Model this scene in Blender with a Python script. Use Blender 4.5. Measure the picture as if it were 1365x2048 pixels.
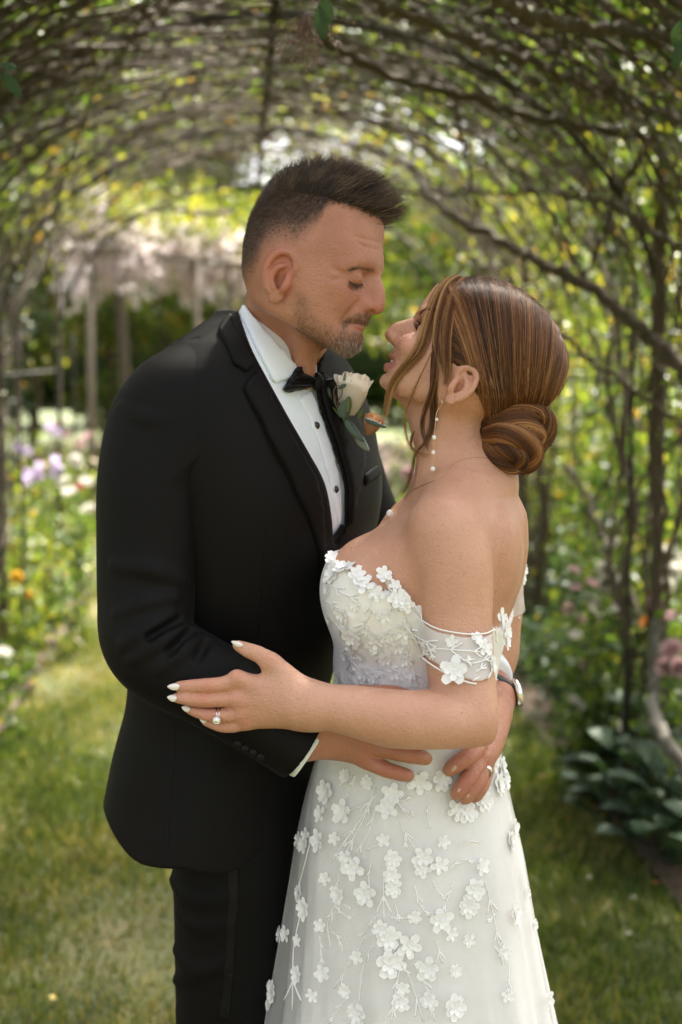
import bpy, math, random
import numpy as np
from mathutils import Vector, Matrix
from mathutils.bvhtree import BVHTree
from mathutils.geometry import delaunay_2d_cdt

SC = bpy.context.scene
COL = SC.collection
for _o in list(bpy.data.objects):
    bpy.data.objects.remove(_o)
R = math.radians
rng = np.random.default_rng(7)
random.seed(7)

# ------------------------------------------------------------------ camera
FPX = 2844.0                                   # focal length in pixels of the 1365 x 2048 frame (about 50 mm)
CAM_Z = 1.60
PITCH = math.atan(315.0 / FPX)
cam_d = bpy.data.cameras.new('camera')
cam_d.sensor_fit = 'VERTICAL'
cam_d.sensor_height = 36.0
cam_d.lens = FPX / 2048.0 * 36.0
cam_d.clip_start = 0.05
cam_d.clip_end = 2000.0
cam_d.dof.use_dof = True
cam_d.dof.focus_distance = 1.76
cam_d.dof.aperture_fstop = 3.2
cam_d.dof.aperture_blades = 9
cam = bpy.data.objects.new('camera', cam_d)
COL.objects.link(cam)
cam.location = (0, 0, CAM_Z)
cam.rotation_euler = (R(90) - PITCH, 0, 0)
SC.camera = cam

# ------------------------------------------------------------------ world, sun, exposure
SUN_ELEV, SUN_AZ = R(56), R(25)                # the sun stands behind the garden, a little to the right
world = bpy.data.worlds.new('World')
SC.world = world
world.use_nodes = True
_nt = world.node_tree
_bg = _nt.nodes['Background']
_sky = _nt.nodes.new('ShaderNodeTexSky')
_sky.sky_type = 'NISHITA'
_sky.sun_disc = False
_sky.sun_elevation = SUN_ELEV
_sky.sun_rotation = SUN_AZ
_sky.air_density = 0.6
_sky.dust_density = 6.0
_sky.ozone_density = 0.3
_hs = _nt.nodes.new('ShaderNodeHueSaturation')               # thin white cloud takes the blue out of the sky
_hs.inputs['Saturation'].default_value = 0.24
_nt.links.new(_sky.outputs[0], _hs.inputs['Color'])
_hm = _nt.nodes.new('ShaderNodeMix'); _hm.data_type = 'RGBA'; _hm.blend_type = 'MULTIPLY'; _hm.inputs[0].default_value = 1.0
_hm.inputs[7].default_value = (1.0, 1.0, 1.0, 1)              # hazy, faintly warm daylight
_nt.links.new(_hs.outputs[0], _hm.inputs[6])
_nt.links.new(_hm.outputs[2], _bg.inputs[0])
_bg.inputs[1].default_value = 0.15
sun_d = bpy.data.lights.new('sun', 'SUN')
sun_d.energy = 4.2
sun_d.angle = R(2.5)
sun_d.color = (1.0, 0.93, 0.82)
sun = bpy.data.objects.new('sun', sun_d)
COL.objects.link(sun)
_sv = Vector((math.sin(SUN_AZ) * math.cos(SUN_ELEV), math.cos(SUN_AZ) * math.cos(SUN_ELEV), math.sin(SUN_ELEV)))
sun.rotation_euler = _sv.to_track_quat('Z', 'Y').to_euler()
sun.location = (2, 6, 8)
SC.view_settings.view_transform = 'Standard'
SC.view_settings.look = 'None'
SC.view_settings.gamma = 1.0
SC.view_settings.use_curve_mapping = False
SC.view_settings.exposure = 2.2
SC.render.engine = 'CYCLES'
SC.cycles.use_denoising = True
SC.cycles.max_bounces = 8
SC.cycles.transparent_max_bounces = 16
SC.cycles.caustics_reflective = False
SC.cycles.caustics_refractive = False
SC.cycles.sample_clamp_indirect = 6.0

# ------------------------------------------------------------------ from a spot in the frame and a distance to a place in the garden
_cp, _sp = math.cos(PITCH), math.sin(PITCH)
def P(px, py, Y):
    dx, dy = (px - 682.5) / FPX, (1024.0 - py) / FPX
    wy = _cp + dy * _sp
    t = Y / wy
    return np.array((dx * t, Y, CAM_Z + (dy * _cp - _sp) * t))
Y0 = 1.85
def G(px, py, w=0.0):
    return P(px, py, Y0 + w)
def ray(px, py):
    d = Vector(((px - 682.5) / FPX, _cp + (1024.0 - py) / FPX * _sp, (1024.0 - py) / FPX * _cp - _sp))
    return Vector((0, 0, CAM_Z)), d.normalized()
def ground(px, py, z=0.0):
    o, d = ray(px, py)
    t = (z - o.z) / d.z
    return o + d * t

# ------------------------------------------------------------------ objects
def setp(o, label=None, cat=None, group=None, kind=None):
    if label: o['label'] = label
    if cat: o['category'] = cat
    if group: o['group'] = group
    if kind: o['kind'] = kind
    return o
def link(o, parent=None):
    COL.objects.link(o)
    if parent is not None: o.parent = parent
    return o
def thing(name, label, cat, loc=(0, 0, 0), group=None):
    o = bpy.data.objects.new(name, None)
    o.empty_display_size = 0.05
    COL.objects.link(o)
    o.location = loc
    return setp(o, label, cat, group)
def mesh_from(name, V, F, mat=None, smooth=True):
    me = bpy.data.meshes.new(name)
    V = np.asarray(V, dtype=np.float32)
    if isinstance(F, np.ndarray):
        n = F.shape[1]
        me.vertices.add(len(V)); me.vertices.foreach_set('co', V.ravel())
        me.loops.add(F.size); me.loops.foreach_set('vertex_index', F.astype(np.int32).ravel())
        me.polygons.add(len(F))
        me.polygons.foreach_set('loop_start', np.arange(0, F.size, n, dtype=np.int32))
        me.update(calc_edges=True)
    else:
        me.from_pydata(V.tolist(), [], F)
        me.update()
    if smooth and len(me.polygons):
        me.polygons.foreach_set('use_smooth', np.ones(len(me.polygons), dtype=bool))
    if mat is not None:
        for m in (mat if isinstance(mat, (list, tuple)) else [mat]):
            me.materials.append(m)
    return me
def obj(name, V, F, mat=None, parent=None, smooth=True):
    """one mesh object; world coordinates, whatever its parent's place is"""
    me = mesh_from(name, V, F, mat, smooth)
    o = bpy.data.objects.new(name, me)
    COL.objects.link(o)
    if parent is not None: set_parent(o, parent)
    return o
def world_loc(o):
    l = Vector((0, 0, 0))
    while o is not None:
        l = l + o.location
        o = o.parent
    return l
def set_parent(o, parent):
    o.parent = parent
    o.location = o.location - world_loc(parent)
    return o
def float_attr(me, name, vals):
    a = me.attributes.new(name, 'FLOAT', 'POINT')
    a.data.foreach_set('value', np.asarray(vals, dtype=np.float32))

# ------------------------------------------------------------------ materials
def mat(name, color=(0.5, 0.5, 0.5), rough=0.5, **kw):
    m = bpy.data.materials.new(name)
    m.use_nodes = True
    b = m.node_tree.nodes['Principled BSDF']
    b.inputs['Base Color'].default_value = (*color, 1)
    b.inputs['Roughness'].default_value = rough
    for k, v in kw.items():
        b.inputs[k.replace('_', ' ')].default_value = v
    return m
def N(m, t, **kw):
    n = m.node_tree.nodes.new(t)
    for k, v in kw.items(): setattr(n, k, v)
    return n
def L(m, a, b): m.node_tree.links.new(a, b)
def BS(m): return m.node_tree.nodes['Principled BSDF']
def noise(m, scale, detail=3.0, rough=0.55, coord='Object', vec=None, stretch=None):
    t = N(m, 'ShaderNodeTexNoise')
    t.inputs['Scale'].default_value = scale
    t.inputs['Detail'].default_value = detail
    t.inputs['Roughness'].default_value = rough
    if vec is None:
        tc = N(m, 'ShaderNodeTexCoord'); vec = tc.outputs[coord]
    if stretch:
        mp = N(m, 'ShaderNodeMapping'); mp.inputs['Scale'].default_value = stretch
        L(m, vec, mp.inputs['Vector']); vec = mp.outputs[0]
    L(m, vec, t.inputs['Vector'])
    return t
def ramp(m, fac, stops):
    r = N(m, 'ShaderNodeValToRGB')
    el = r.color_ramp.elements
    while len(el) < len(stops): el.new(0.5)
    for e, (p, c) in zip(el, stops):
        e.position = p; e.color = (*c, 1)
    L(m, fac, r.inputs[0])
    return r
def mixc(m, fac, a, b, mode='MIX'):
    x = N(m, 'ShaderNodeMix', data_type='RGBA', blend_type=mode)
    for sock, v in ((x.inputs[0], fac), (x.inputs[6], a), (x.inputs[7], b)):
        if isinstance(v, (int, float)): sock.default_value = v
        elif isinstance(v, tuple): sock.default_value = (*v, 1)
        else: L(m, v, sock)
    return x.outputs[2]
def attr(m, name, kind='GEOMETRY'):
    a = N(m, 'ShaderNodeAttribute', attribute_name=name, attribute_type=kind)
    return a
def bump(m, h, strength=0.3, dist=0.002):
    b = N(m, 'ShaderNodeBump')
    b.inputs['Strength'].default_value = strength
    b.inputs['Distance'].default_value = dist
    L(m, h, b.inputs['Height'])
    L(m, b.outputs[0], BS(m).inputs['Normal'])
    return b

# ------------------------------------------------------------------ implicit solids (distance functions) and their meshing
def smin(a, b, k):
    if k <= 0: return np.minimum(a, b)
    h = np.maximum(k - np.abs(a - b), 0) / k
    return np.minimum(a, b) - h * h * k * 0.25
def smax(a, b, k): return -smin(-a, -b, k)
class Prim:
    """f(points) -> distance; c, r a sphere round all of it"""
    def __init__(s, f, c, r): s.f, s.c, s.r = f, np.asarray(c, float), float(r)
def cone(a, b, ra, rb, flat=None):
    a, b = np.asarray(a, float), np.asarray(b, float)
    ab = b - a; l2 = max(float(ab @ ab), 1e-12)
    def f(p):
        v = p - a
        va = v @ ab
        t = np.clip(va * (1 / l2), 0, 1)
        dd = np.einsum('ij,ij->i', v, v) + t * (t * l2 - 2 * va)
        if flat is not None:
            vn = (v - t[:, None] * ab) @ flat[0]
            dd = dd + (1 / flat[1] ** 2 - 1) * vn * vn
        return np.sqrt(np.maximum(dd, 0)) - (ra + (rb - ra) * t)
    return Prim(f, (a + b) / 2, math.sqrt(l2) / 2 + max(ra, rb) * 1.3)
def ell(c, radii, axes=None):
    c = np.asarray(c, float); rad = np.asarray(radii, float)
    A = np.eye(3) if axes is None else np.asarray(axes, float)
    mr = rad.min()
    def f(p):
        q = (p - c) @ A.T
        q1 = q / rad; q2 = q1 / rad
        k0 = np.sqrt(np.einsum('ij,ij->i', q1, q1)); k1 = np.sqrt(np.einsum('ij,ij->i', q2, q2))
        return np.where(k0 < 1e-6, -mr, k0 * (k0 - 1) / np.maximum(k1, 1e-9))
    return Prim(f, c, rad.max())
def chain(pts, k=0.0, flat=None):
    """pts: (point, radius) list; one smooth limb"""
    segs = [cone(pts[i][0], pts[i + 1][0], pts[i][1], pts[i + 1][1], flat) for i in range(len(pts) - 1)]
    SC_ = np.array([s.c for s in segs]); SR_ = np.array([s.r for s in segs])
    def f(p):
        lo_, hi_ = p.min(0), p.max(0)
        cc = (lo_ + hi_) / 2; rc = np.linalg.norm(hi_ - lo_) / 2
        dd = np.linalg.norm(SC_ - cc, axis=1)
        ub = (dd + rc).min()
        d = None
        for i in np.nonzero(dd - SR_ - rc <= ub + k)[0]:
            v = segs[i].f(p)
            d = v if d is None else smin(d, v, k)
        return d
    c = np.mean([q[0] for q in pts], axis=0)
    r = max(np.linalg.norm(np.asarray(q[0]) - c) + q[1] * 1.3 for q in pts)
    return Prim(f, c, r)
def catmull(pts, n):
    pts = np.asarray(pts, float)
    P_ = np.vstack([2 * pts[0] - pts[1], pts, 2 * pts[-1] - pts[-2]])
    m = len(pts) - 1
    t = np.linspace(0, m, n)
    i = np.minimum(t.astype(int), m - 1); u = (t - i)[:, None]
    p0, p1, p2, p3 = P_[i], P_[i + 1], P_[i + 2], P_[i + 3]
    return 0.5 * (2 * p1 + (p2 - p0) * u + (2 * p0 - 5 * p1 + 4 * p2 - p3) * u ** 2 + (3 * p1 - p0 - 3 * p2 + p3) * u ** 3)
def limb(pts, radii, n=14, k=0.004, flat=None):
    c = catmull(np.hstack([np.asarray(pts, float), np.asarray(radii, float)[:, None]]), n)
    return chain([(q[:3], q[3]) for q in c], k, flat)
class Loft:
    """stacked super-ellipses along z: rows (z, cx, cy, half length along fwd, half width across, exponent)"""
    def __init__(s, rows, fwd):
        s.rows = np.asarray(sorted(rows), float)
        s.f = np.array((fwd[0], fwd[1])) / math.hypot(*fwd[:2])
        s.r = np.array((-s.f[1], s.f[0]))
    def at(s, z):
        Z = s.rows[:, 0]
        out = []
        t = np.interp(z, Z, np.arange(len(Z)))
        i = np.clip(t.astype(int), 0, len(Z) - 2); u = t - i
        im, ip = np.maximum(i - 1, 0), np.minimum(i + 2, len(Z) - 1)
        for c in range(1, 6):
            v = s.rows[:, c]
            p0, p1, p2, p3 = v[im], v[i], v[i + 1], v[ip]
            out.append(0.5 * (2 * p1 + (p2 - p0) * u + (2 * p0 - 5 * p1 + 4 * p2 - p3) * u ** 2 + (3 * p1 - p0 - 3 * p2 + p3) * u ** 3))
        return out
    def dist(s, p, cap=True):
        z = p[:, 2]
        cx, cy, a, b, n = s.at(z)
        qx, qy = p[:, 0] - cx, p[:, 1] - cy
        u = np.abs(qx * s.f[0] + qy * s.f[1]) / a
        v = np.abs(qx * s.r[0] + qy * s.r[1]) / b
        k = (u ** n + v ** n) ** (1 / n)
        g = np.sqrt((u / a) ** 2 + (v / b) ** 2) / np.maximum(np.sqrt(u * u + v * v), 1e-6)
        d = (k - 1) / np.maximum(g, 1e-6)
        if cap:
            d = np.maximum(d, np.maximum(s.rows[0, 0] - z, z - s.rows[-1, 0]))
        return d
    def prim(s, cap=True):
        r = s.rows
        c = np.array((r[:, 1].mean(), r[:, 2].mean(), (r[0, 0] + r[-1, 0]) / 2))
        R_ = max(np.linalg.norm(np.array((q[1], q[2], q[0])) - c) + max(q[3], q[4]) for q in r)
        return Prim(lambda p: s.dist(p, cap), c, R_)
class Solid:
    def __init__(s): s.ops = []
    def add(s, prim, k=0.0, op='u'): s.ops.append((prim, k, op)); return s
    def cut(s, prim, k=0.0): return s.add(prim, k, 's')
    def keep(s, prim, k=0.0): return s.add(prim, k, 'i')
    def f(s, p, cull=None):
        d = np.full(len(p), 1.0)
        lo_, hi_ = p.min(0), p.max(0)
        cc_ = (lo_ + hi_) / 2; rc_ = np.linalg.norm(hi_ - lo_) / 2
        for pr, k, op in s.ops:
            if op == 'i':
                d = smax(d, pr.f(p), k); continue
            if ((cc_ - pr.c) ** 2).sum() > (pr.r + 0.03 + k + rc_) ** 2: continue
            near = np.einsum('ij,ij->i', p - pr.c, p - pr.c) < (pr.r + 0.03 + k) ** 2
            if not near.any(): continue
            v = pr.f(p[near])
            if op == 'u': d[near] = smin(d[near], v, k)
            else: d[near] = smax(d[near], -v, k)
        return d
    def mesh(s, lo, hi, h, B=8, lip=1.25):
        lo = np.asarray(lo, float); hi = np.asarray(hi, float)
        nb = np.ceil((hi - lo) / (h * B)).astype(int)
        ax = [np.arange(n) for n in nb]
        bi = np.stack(np.meshgrid(*ax, indexing='ij'), -1).reshape(-1, 3)
        cen = lo + (bi + 0.5) * (h * B)
        dc = np.concatenate([s.f(c) for c in np.array_split(cen, max(1, len(cen) // 2000))])
        act = np.abs(dc) < h * B * 0.87 * lip + 0.002
        dims = nb * B
        D = np.repeat(np.repeat(np.repeat(np.sign(dc).astype(np.float32).reshape(nb), B, 0), B, 1), B, 2)
        off = np.stack(np.meshgrid(np.arange(B), np.arange(B), np.arange(B), indexing='ij'), -1).reshape(-1, 3)
        ab = bi[act]
        key = (ab[:, 0] // 5) * 1000000 + (ab[:, 1] // 5) * 1000 + ab[:, 2] // 5
        o_ = np.argsort(key, kind='stable'); ab = ab[o_]; key = key[o_]
        for ch in np.split(ab, np.nonzero(np.diff(key))[0] + 1):
            if not len(ch): continue
            idx = (ch[:, None, :] * B + off[None]).reshape(-1, 3)
            v = s.f(lo + idx * h)
            D[idx[:, 0], idx[:, 1], idx[:, 2]] = v
        return surface_nets(D, lo, h)
def surface_nets(D, lo, h):
    D = D.copy()
    for a in range(3):                         # close the box
        sl = [slice(None)] * 3
        sl[a] = 0; D[tuple(sl)] = np.maximum(D[tuple(sl)], 1e-4)
        sl[a] = -1; D[tuple(sl)] = np.maximum(D[tuple(sl)], 1e-4)
    S = D < 0
    nx, ny, nz = D.shape
    cnt = np.zeros((nx - 1, ny - 1, nz - 1), np.uint8)
    for i in (0, 1):
        for j in (0, 1):
            for k in (0, 1):
                cnt += S[i:nx - 1 + i, j:ny - 1 + j, k:nz - 1 + k]
    cells = np.argwhere((cnt > 0) & (cnt < 8))
    ids = np.full(cnt.shape, -1, np.int32)
    ids[cells[:, 0], cells[:, 1], cells[:, 2]] = np.arange(len(cells))
    acc = np.zeros((len(cells), 3)); num = np.zeros(len(cells))
    corners = [(i, j, k) for i in (0, 1) for j in (0, 1) for k in (0, 1)]
    cv = {c: D[cells[:, 0] + c[0], cells[:, 1] + c[1], cells[:, 2] + c[2]] for c in corners}
    for c in corners:
        for a in range(3):
            if c[a]: continue
            c2 = list(c); c2[a] = 1; c2 = tuple(c2)
            v0, v1 = cv[c], cv[c2]
            m = (v0 < 0) != (v1 < 0)
            t = np.where(m, v0 / np.where(v0 == v1, 1, v0 - v1), 0)
            p = np.tile(np.array(c, float), (len(cells), 1)); p[:, a] = t
            acc += p * m[:, None]; num += m
    V = lo + (cells + acc / num[:, None]) * h
    Q = []
    for a in range(3):
        b, c = (a + 1) % 3, (a + 2) % 3
        s0 = [slice(None)] * 3; s1 = [slice(None)] * 3
        s0[a] = slice(0, -1); s1[a] = slice(1, None)
        m = S[tuple(s0)] != S[tuple(s1)]
        e = np.argwhere(m)
        e = e[(e[:, b] > 0) & (e[:, c] > 0)]
        e = e[(e[:, b] < D.shape[b] - 1) & (e[:, c] < D.shape[c] - 1)]
        if not len(e): continue
        def g(db, dc):
            q = e.copy(); q[:, b] -= db; q[:, c] -= dc
            return ids[q[:, 0], q[:, 1], q[:, 2]]
        quad = np.stack([g(1, 1), g(0, 1), g(0, 0), g(1, 0)], 1)
        inside = S[e[:, 0], e[:, 1], e[:, 2]]
        quad[~inside] = quad[~inside][:, ::-1]
        Q.append(quad)
    F = np.vstack(Q)
    F = F[(F >= 0).all(1)]
    return V, F
def relax(V, F, it=2, lam=0.5):
    """a little Laplacian smoothing"""
    E = np.vstack([F[:, [0, 1]], F[:, [1, 2]], F[:, [2, 3]], F[:, [3, 0]]])
    E = np.vstack([E, E[:, ::-1]])
    n = np.bincount(E[:, 0], minlength=len(V)).astype(float)
    for _ in range(it):
        S = np.stack([np.bincount(E[:, 0], V[E[:, 1], a], len(V)) for a in range(3)], 1)
        V = V + lam * (S / np.maximum(n, 1)[:, None] - V)
    return V
def bvh_of(V, F): return BVHTree.FromPolygons([Vector(v) for v in np.asarray(V)], [tuple(int(i) for i in f) for f in F])
# ------------------------------------------------------------------ heads
CAM_UP = np.array((0, _sp, _cp)); CAM_FW = np.array((0, _cp, -_sp)); CAM_RT = np.array((1.0, 0, 0))
class Frame:
    """a head's own axes in millimetres: a forward, b up, c towards the side that faces the camera"""
    def __init__(s, nasion, facing, tilt, yaw, scale=1.0):
        fi = CAM_RT * facing * math.cos(tilt) - CAM_UP * math.sin(tilt)
        s.U = CAM_RT * facing * math.sin(tilt) + CAM_UP * math.cos(tilt)
        s.F = math.cos(yaw) * fi - math.sin(yaw) * CAM_FW
        s.C = -math.sin(yaw) * fi - math.cos(yaw) * CAM_FW
        s.o = np.asarray(nasion, float); s.k = scale * 0.001; s.yaw = yaw
        s.A = np.stack([s.F, s.U, s.C])
    def w(s, a, b, c=0.0): return s.o + (a * s.F + b * s.U + c * s.C) * s.k
    def loc(s, p): return (np.asarray(p) - s.o) @ s.A.T / s.k
def tps(pts, val, reg=1.0):
    x = np.asarray(pts, float) / 100.0; n = len(x)
    def phi(r2): return np.where(r2 > 0, 0.5 * r2 * np.log(np.maximum(r2, 1e-12)), 0)
    K = phi(((x[:, None] - x[None]) ** 2).sum(-1)) + reg * 1e-4 * np.eye(n)
    Pm = np.hstack([np.ones((n, 1)), x])
    A = np.block([[K, Pm], [Pm.T, np.zeros((3, 3))]])
    w = np.linalg.solve(A, np.concatenate([val, np.zeros(3)]))
    def f(q):
        q = q / 100.0
        return phi(((q[:, None] - x[None]) ** 2).sum(-1)) @ w[:n] + w[n] + q @ w[n + 1:]
    return f
class HeadMap:
    """the head as a field of half-widths over its own profile"""
    def __init__(s, fr, profile, inner, below, jaw):
        s.fr = fr; s.jaw = jaw
        prof = np.asarray(profile, float)
        pts = [tuple(p) for p in prof]; val = [0.0] * len(pts)
        t = np.roll(prof, -1, 0) - np.roll(prof, 1, 0)
        t[0] = prof[1] - prof[0]; t[-1] = prof[-1] - prof[-2]
        nrm = np.stack([t[:, 1], -t[:, 0]], 1); nrm /= np.linalg.norm(nrm, axis=1)[:, None]
        cen = np.array((-90, 0.0))
        for i in range(0, len(prof), 2):
            q = prof[i]
            n_ = nrm[i] if nrm[i] @ (q - cen) > 0 else -nrm[i]
            pts.append(tuple(q + n_ * 22)); val.append(-1100.0)
        for a, b, h in list(inner) + list(below):
            pts.append((a, b)); val.append(h * h)
        f = tps(pts, np.array(val), 0.4)
        s.a0, s.b0, s.st = -230.0, -170.0, 1.0
        na, nbb = 290, 330
        ga, gb = np.meshgrid(s.a0 + np.arange(na) * s.st, s.b0 + np.arange(nbb) * s.st, indexing='ij')
        H = f(np.stack([ga.ravel(), gb.ravel()], 1)).reshape(na, nbb)
        s.H = H; s.Ha, s.Hb = np.gradient(H, s.st)
    def smp(s, G_, a, b):
        x = np.clip((a - s.a0) / s.st, 0, G_.shape[0] - 1.001); y = np.clip((b - s.b0) / s.st, 0, G_.shape[1] - 1.001)
        i, j = x.astype(int), y.astype(int); u, v = x - i, y - j
        return (G_[i, j] * (1 - u) * (1 - v) + G_[i + 1, j] * u * (1 - v) + G_[i, j + 1] * (1 - u) * v + G_[i + 1, j + 1] * u * v)
    def half(s, a, b): return np.sqrt(np.maximum(s.smp(s.H, np.asarray(a, float), np.asarray(b, float)), 0))
    def dist(s, p):
        q = s.fr.loc(p)
        a, b, c = q[:, 0], q[:, 1], q[:, 2]
        Hv = s.smp(s.H, a, b)
        g = np.sqrt(s.smp(s.Ha, a, b) ** 2 + s.smp(s.Hb, a, b) ** 2 + 4 * c * c)
        d = (c * c - Hv) / np.maximum(g, 14.0)
        (x0, y0), (x1, y1) = s.jaw
        tx, ty = x1 - x0, y1 - y0; l = math.hypot(tx, ty)
        jd = ((a - x0) * ty - (b - y0) * tx) / l
        d = smax(d, jd if ty * (-60 - x0) - (40 - y0) * tx < 0 else -jd, 16.0)
        return d * s.fr.k
    def prim(s): return Prim(s.dist, s.fr.w(-85, 0, 0), 0.19)

def px_local(fr, pts, nas):
    """outline points seen in the frame, in the head's own profile plane"""
    out = []
    o = P(nas[0], nas[1], fr.o[1])
    for x, y in pts:
        d = P(x, y, fr.o[1]) - o
        fi = fr.F - (fr.F @ CAM_FW) * CAM_FW; fi /= np.linalg.norm(fi)
        out.append((float(d @ fi) / fr.k / math.cos(fr.yaw), float(d @ fr.U) / fr.k))
    return out

def add_ear(sol, fr, ce, size, base, lean, sides=(1, -1)):
    """ce centre (a, b), size = height in mm, base = half-width of the head there"""
    k = size / 64.0
    cl, sl = math.cos(lean), math.sin(lean)
    for sd in sides:
        def e(x, y, z):
            x, y = x * k, y * k
            return fr.w(ce[0] + x * cl - y * sl, ce[1] + x * sl + y * cl, sd * (base + z * k))
        m = fr.k
        # a thin shell, then the bowl and the groove under the rim cut into it
        nrm = np.asarray(e(0, 0, 10)) - np.asarray(e(0, 0, 0))
        ax_f = np.asarray(e(1, 0, -0.42)) - np.asarray(e(0, 0, 0)); ax_f /= np.linalg.norm(ax_f)
        ax_u = np.asarray(e(0, 1, 0.05)) - np.asarray(e(0, 0, 0)); ax_u -= (ax_u @ ax_f) * ax_f; ax_u /= np.linalg.norm(ax_u)
        ax_n = np.cross(ax_f, ax_u)
        A = np.stack([ax_f, ax_u, ax_n])
        ear = Solid()
        ear.add(ell(e(-3, 7, 5), (17.5 * m * k, 25 * m * k, 4.0 * m * k), A))
        ear.add(ell(e(0.5, -19, 3), (10.5 * m * k, 13 * m * k, 3.6 * m * k), A), 0.004)
        ear.cut(ell(e(-4, 10, 10.5), (13.2 * m * k, 19.5 * m * k, 5.6 * m * k), A), 0.002)
        ear.cut(ell(e(1.5, -3, 7), (9 * m * k, 11.5 * m * k, 10 * m * k), A), 0.003)
        hel = [(6, 4, 2.5), (12, 13, 4), (11, 24, 5.5), (3, 31, 8), (-8, 30.5, 11), (-16, 22, 13), (-19, 9, 14), (-17.5, -4, 13), (-13, -14, 10), (-7, -21, 7.5)]
        ear.add(limb([e(*q) for q in hel], [2.2 * m * k, 2.7 * m * k, 3.1 * m * k, 3.3 * m * k, 3.3 * m * k, 3.1 * m * k, 2.9 * m * k, 2.7 * m * k, 2.6 * m * k, 2.6 * m * k], 26), 0.0015)
        anti = [(2, 17, 5.5), (-6, 12, 8.5), (-10.5, 3, 9.5), (-9.5, -8, 8.5), (-3, -14, 6.5)]
        ear.add(limb([e(*q) for q in anti], [1.8 * m * k, 2.6 * m * k, 2.9 * m * k, 2.8 * m * k, 2.6 * m * k], 14), 0.003)
        ear.add(limb([e(7, 9, 3), e(9.5, 0, 4.5), e(9, -8, 5), e(7, -14, 4)], [2 * m * k, 3.3 * m * k, 3.6 * m * k, 2.4 * m * k], 10), 0.003)
        c = e(-3, 0, 5)
        sol.add(Prim(ear.f, c, 42 * m * k), 0.003)

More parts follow.
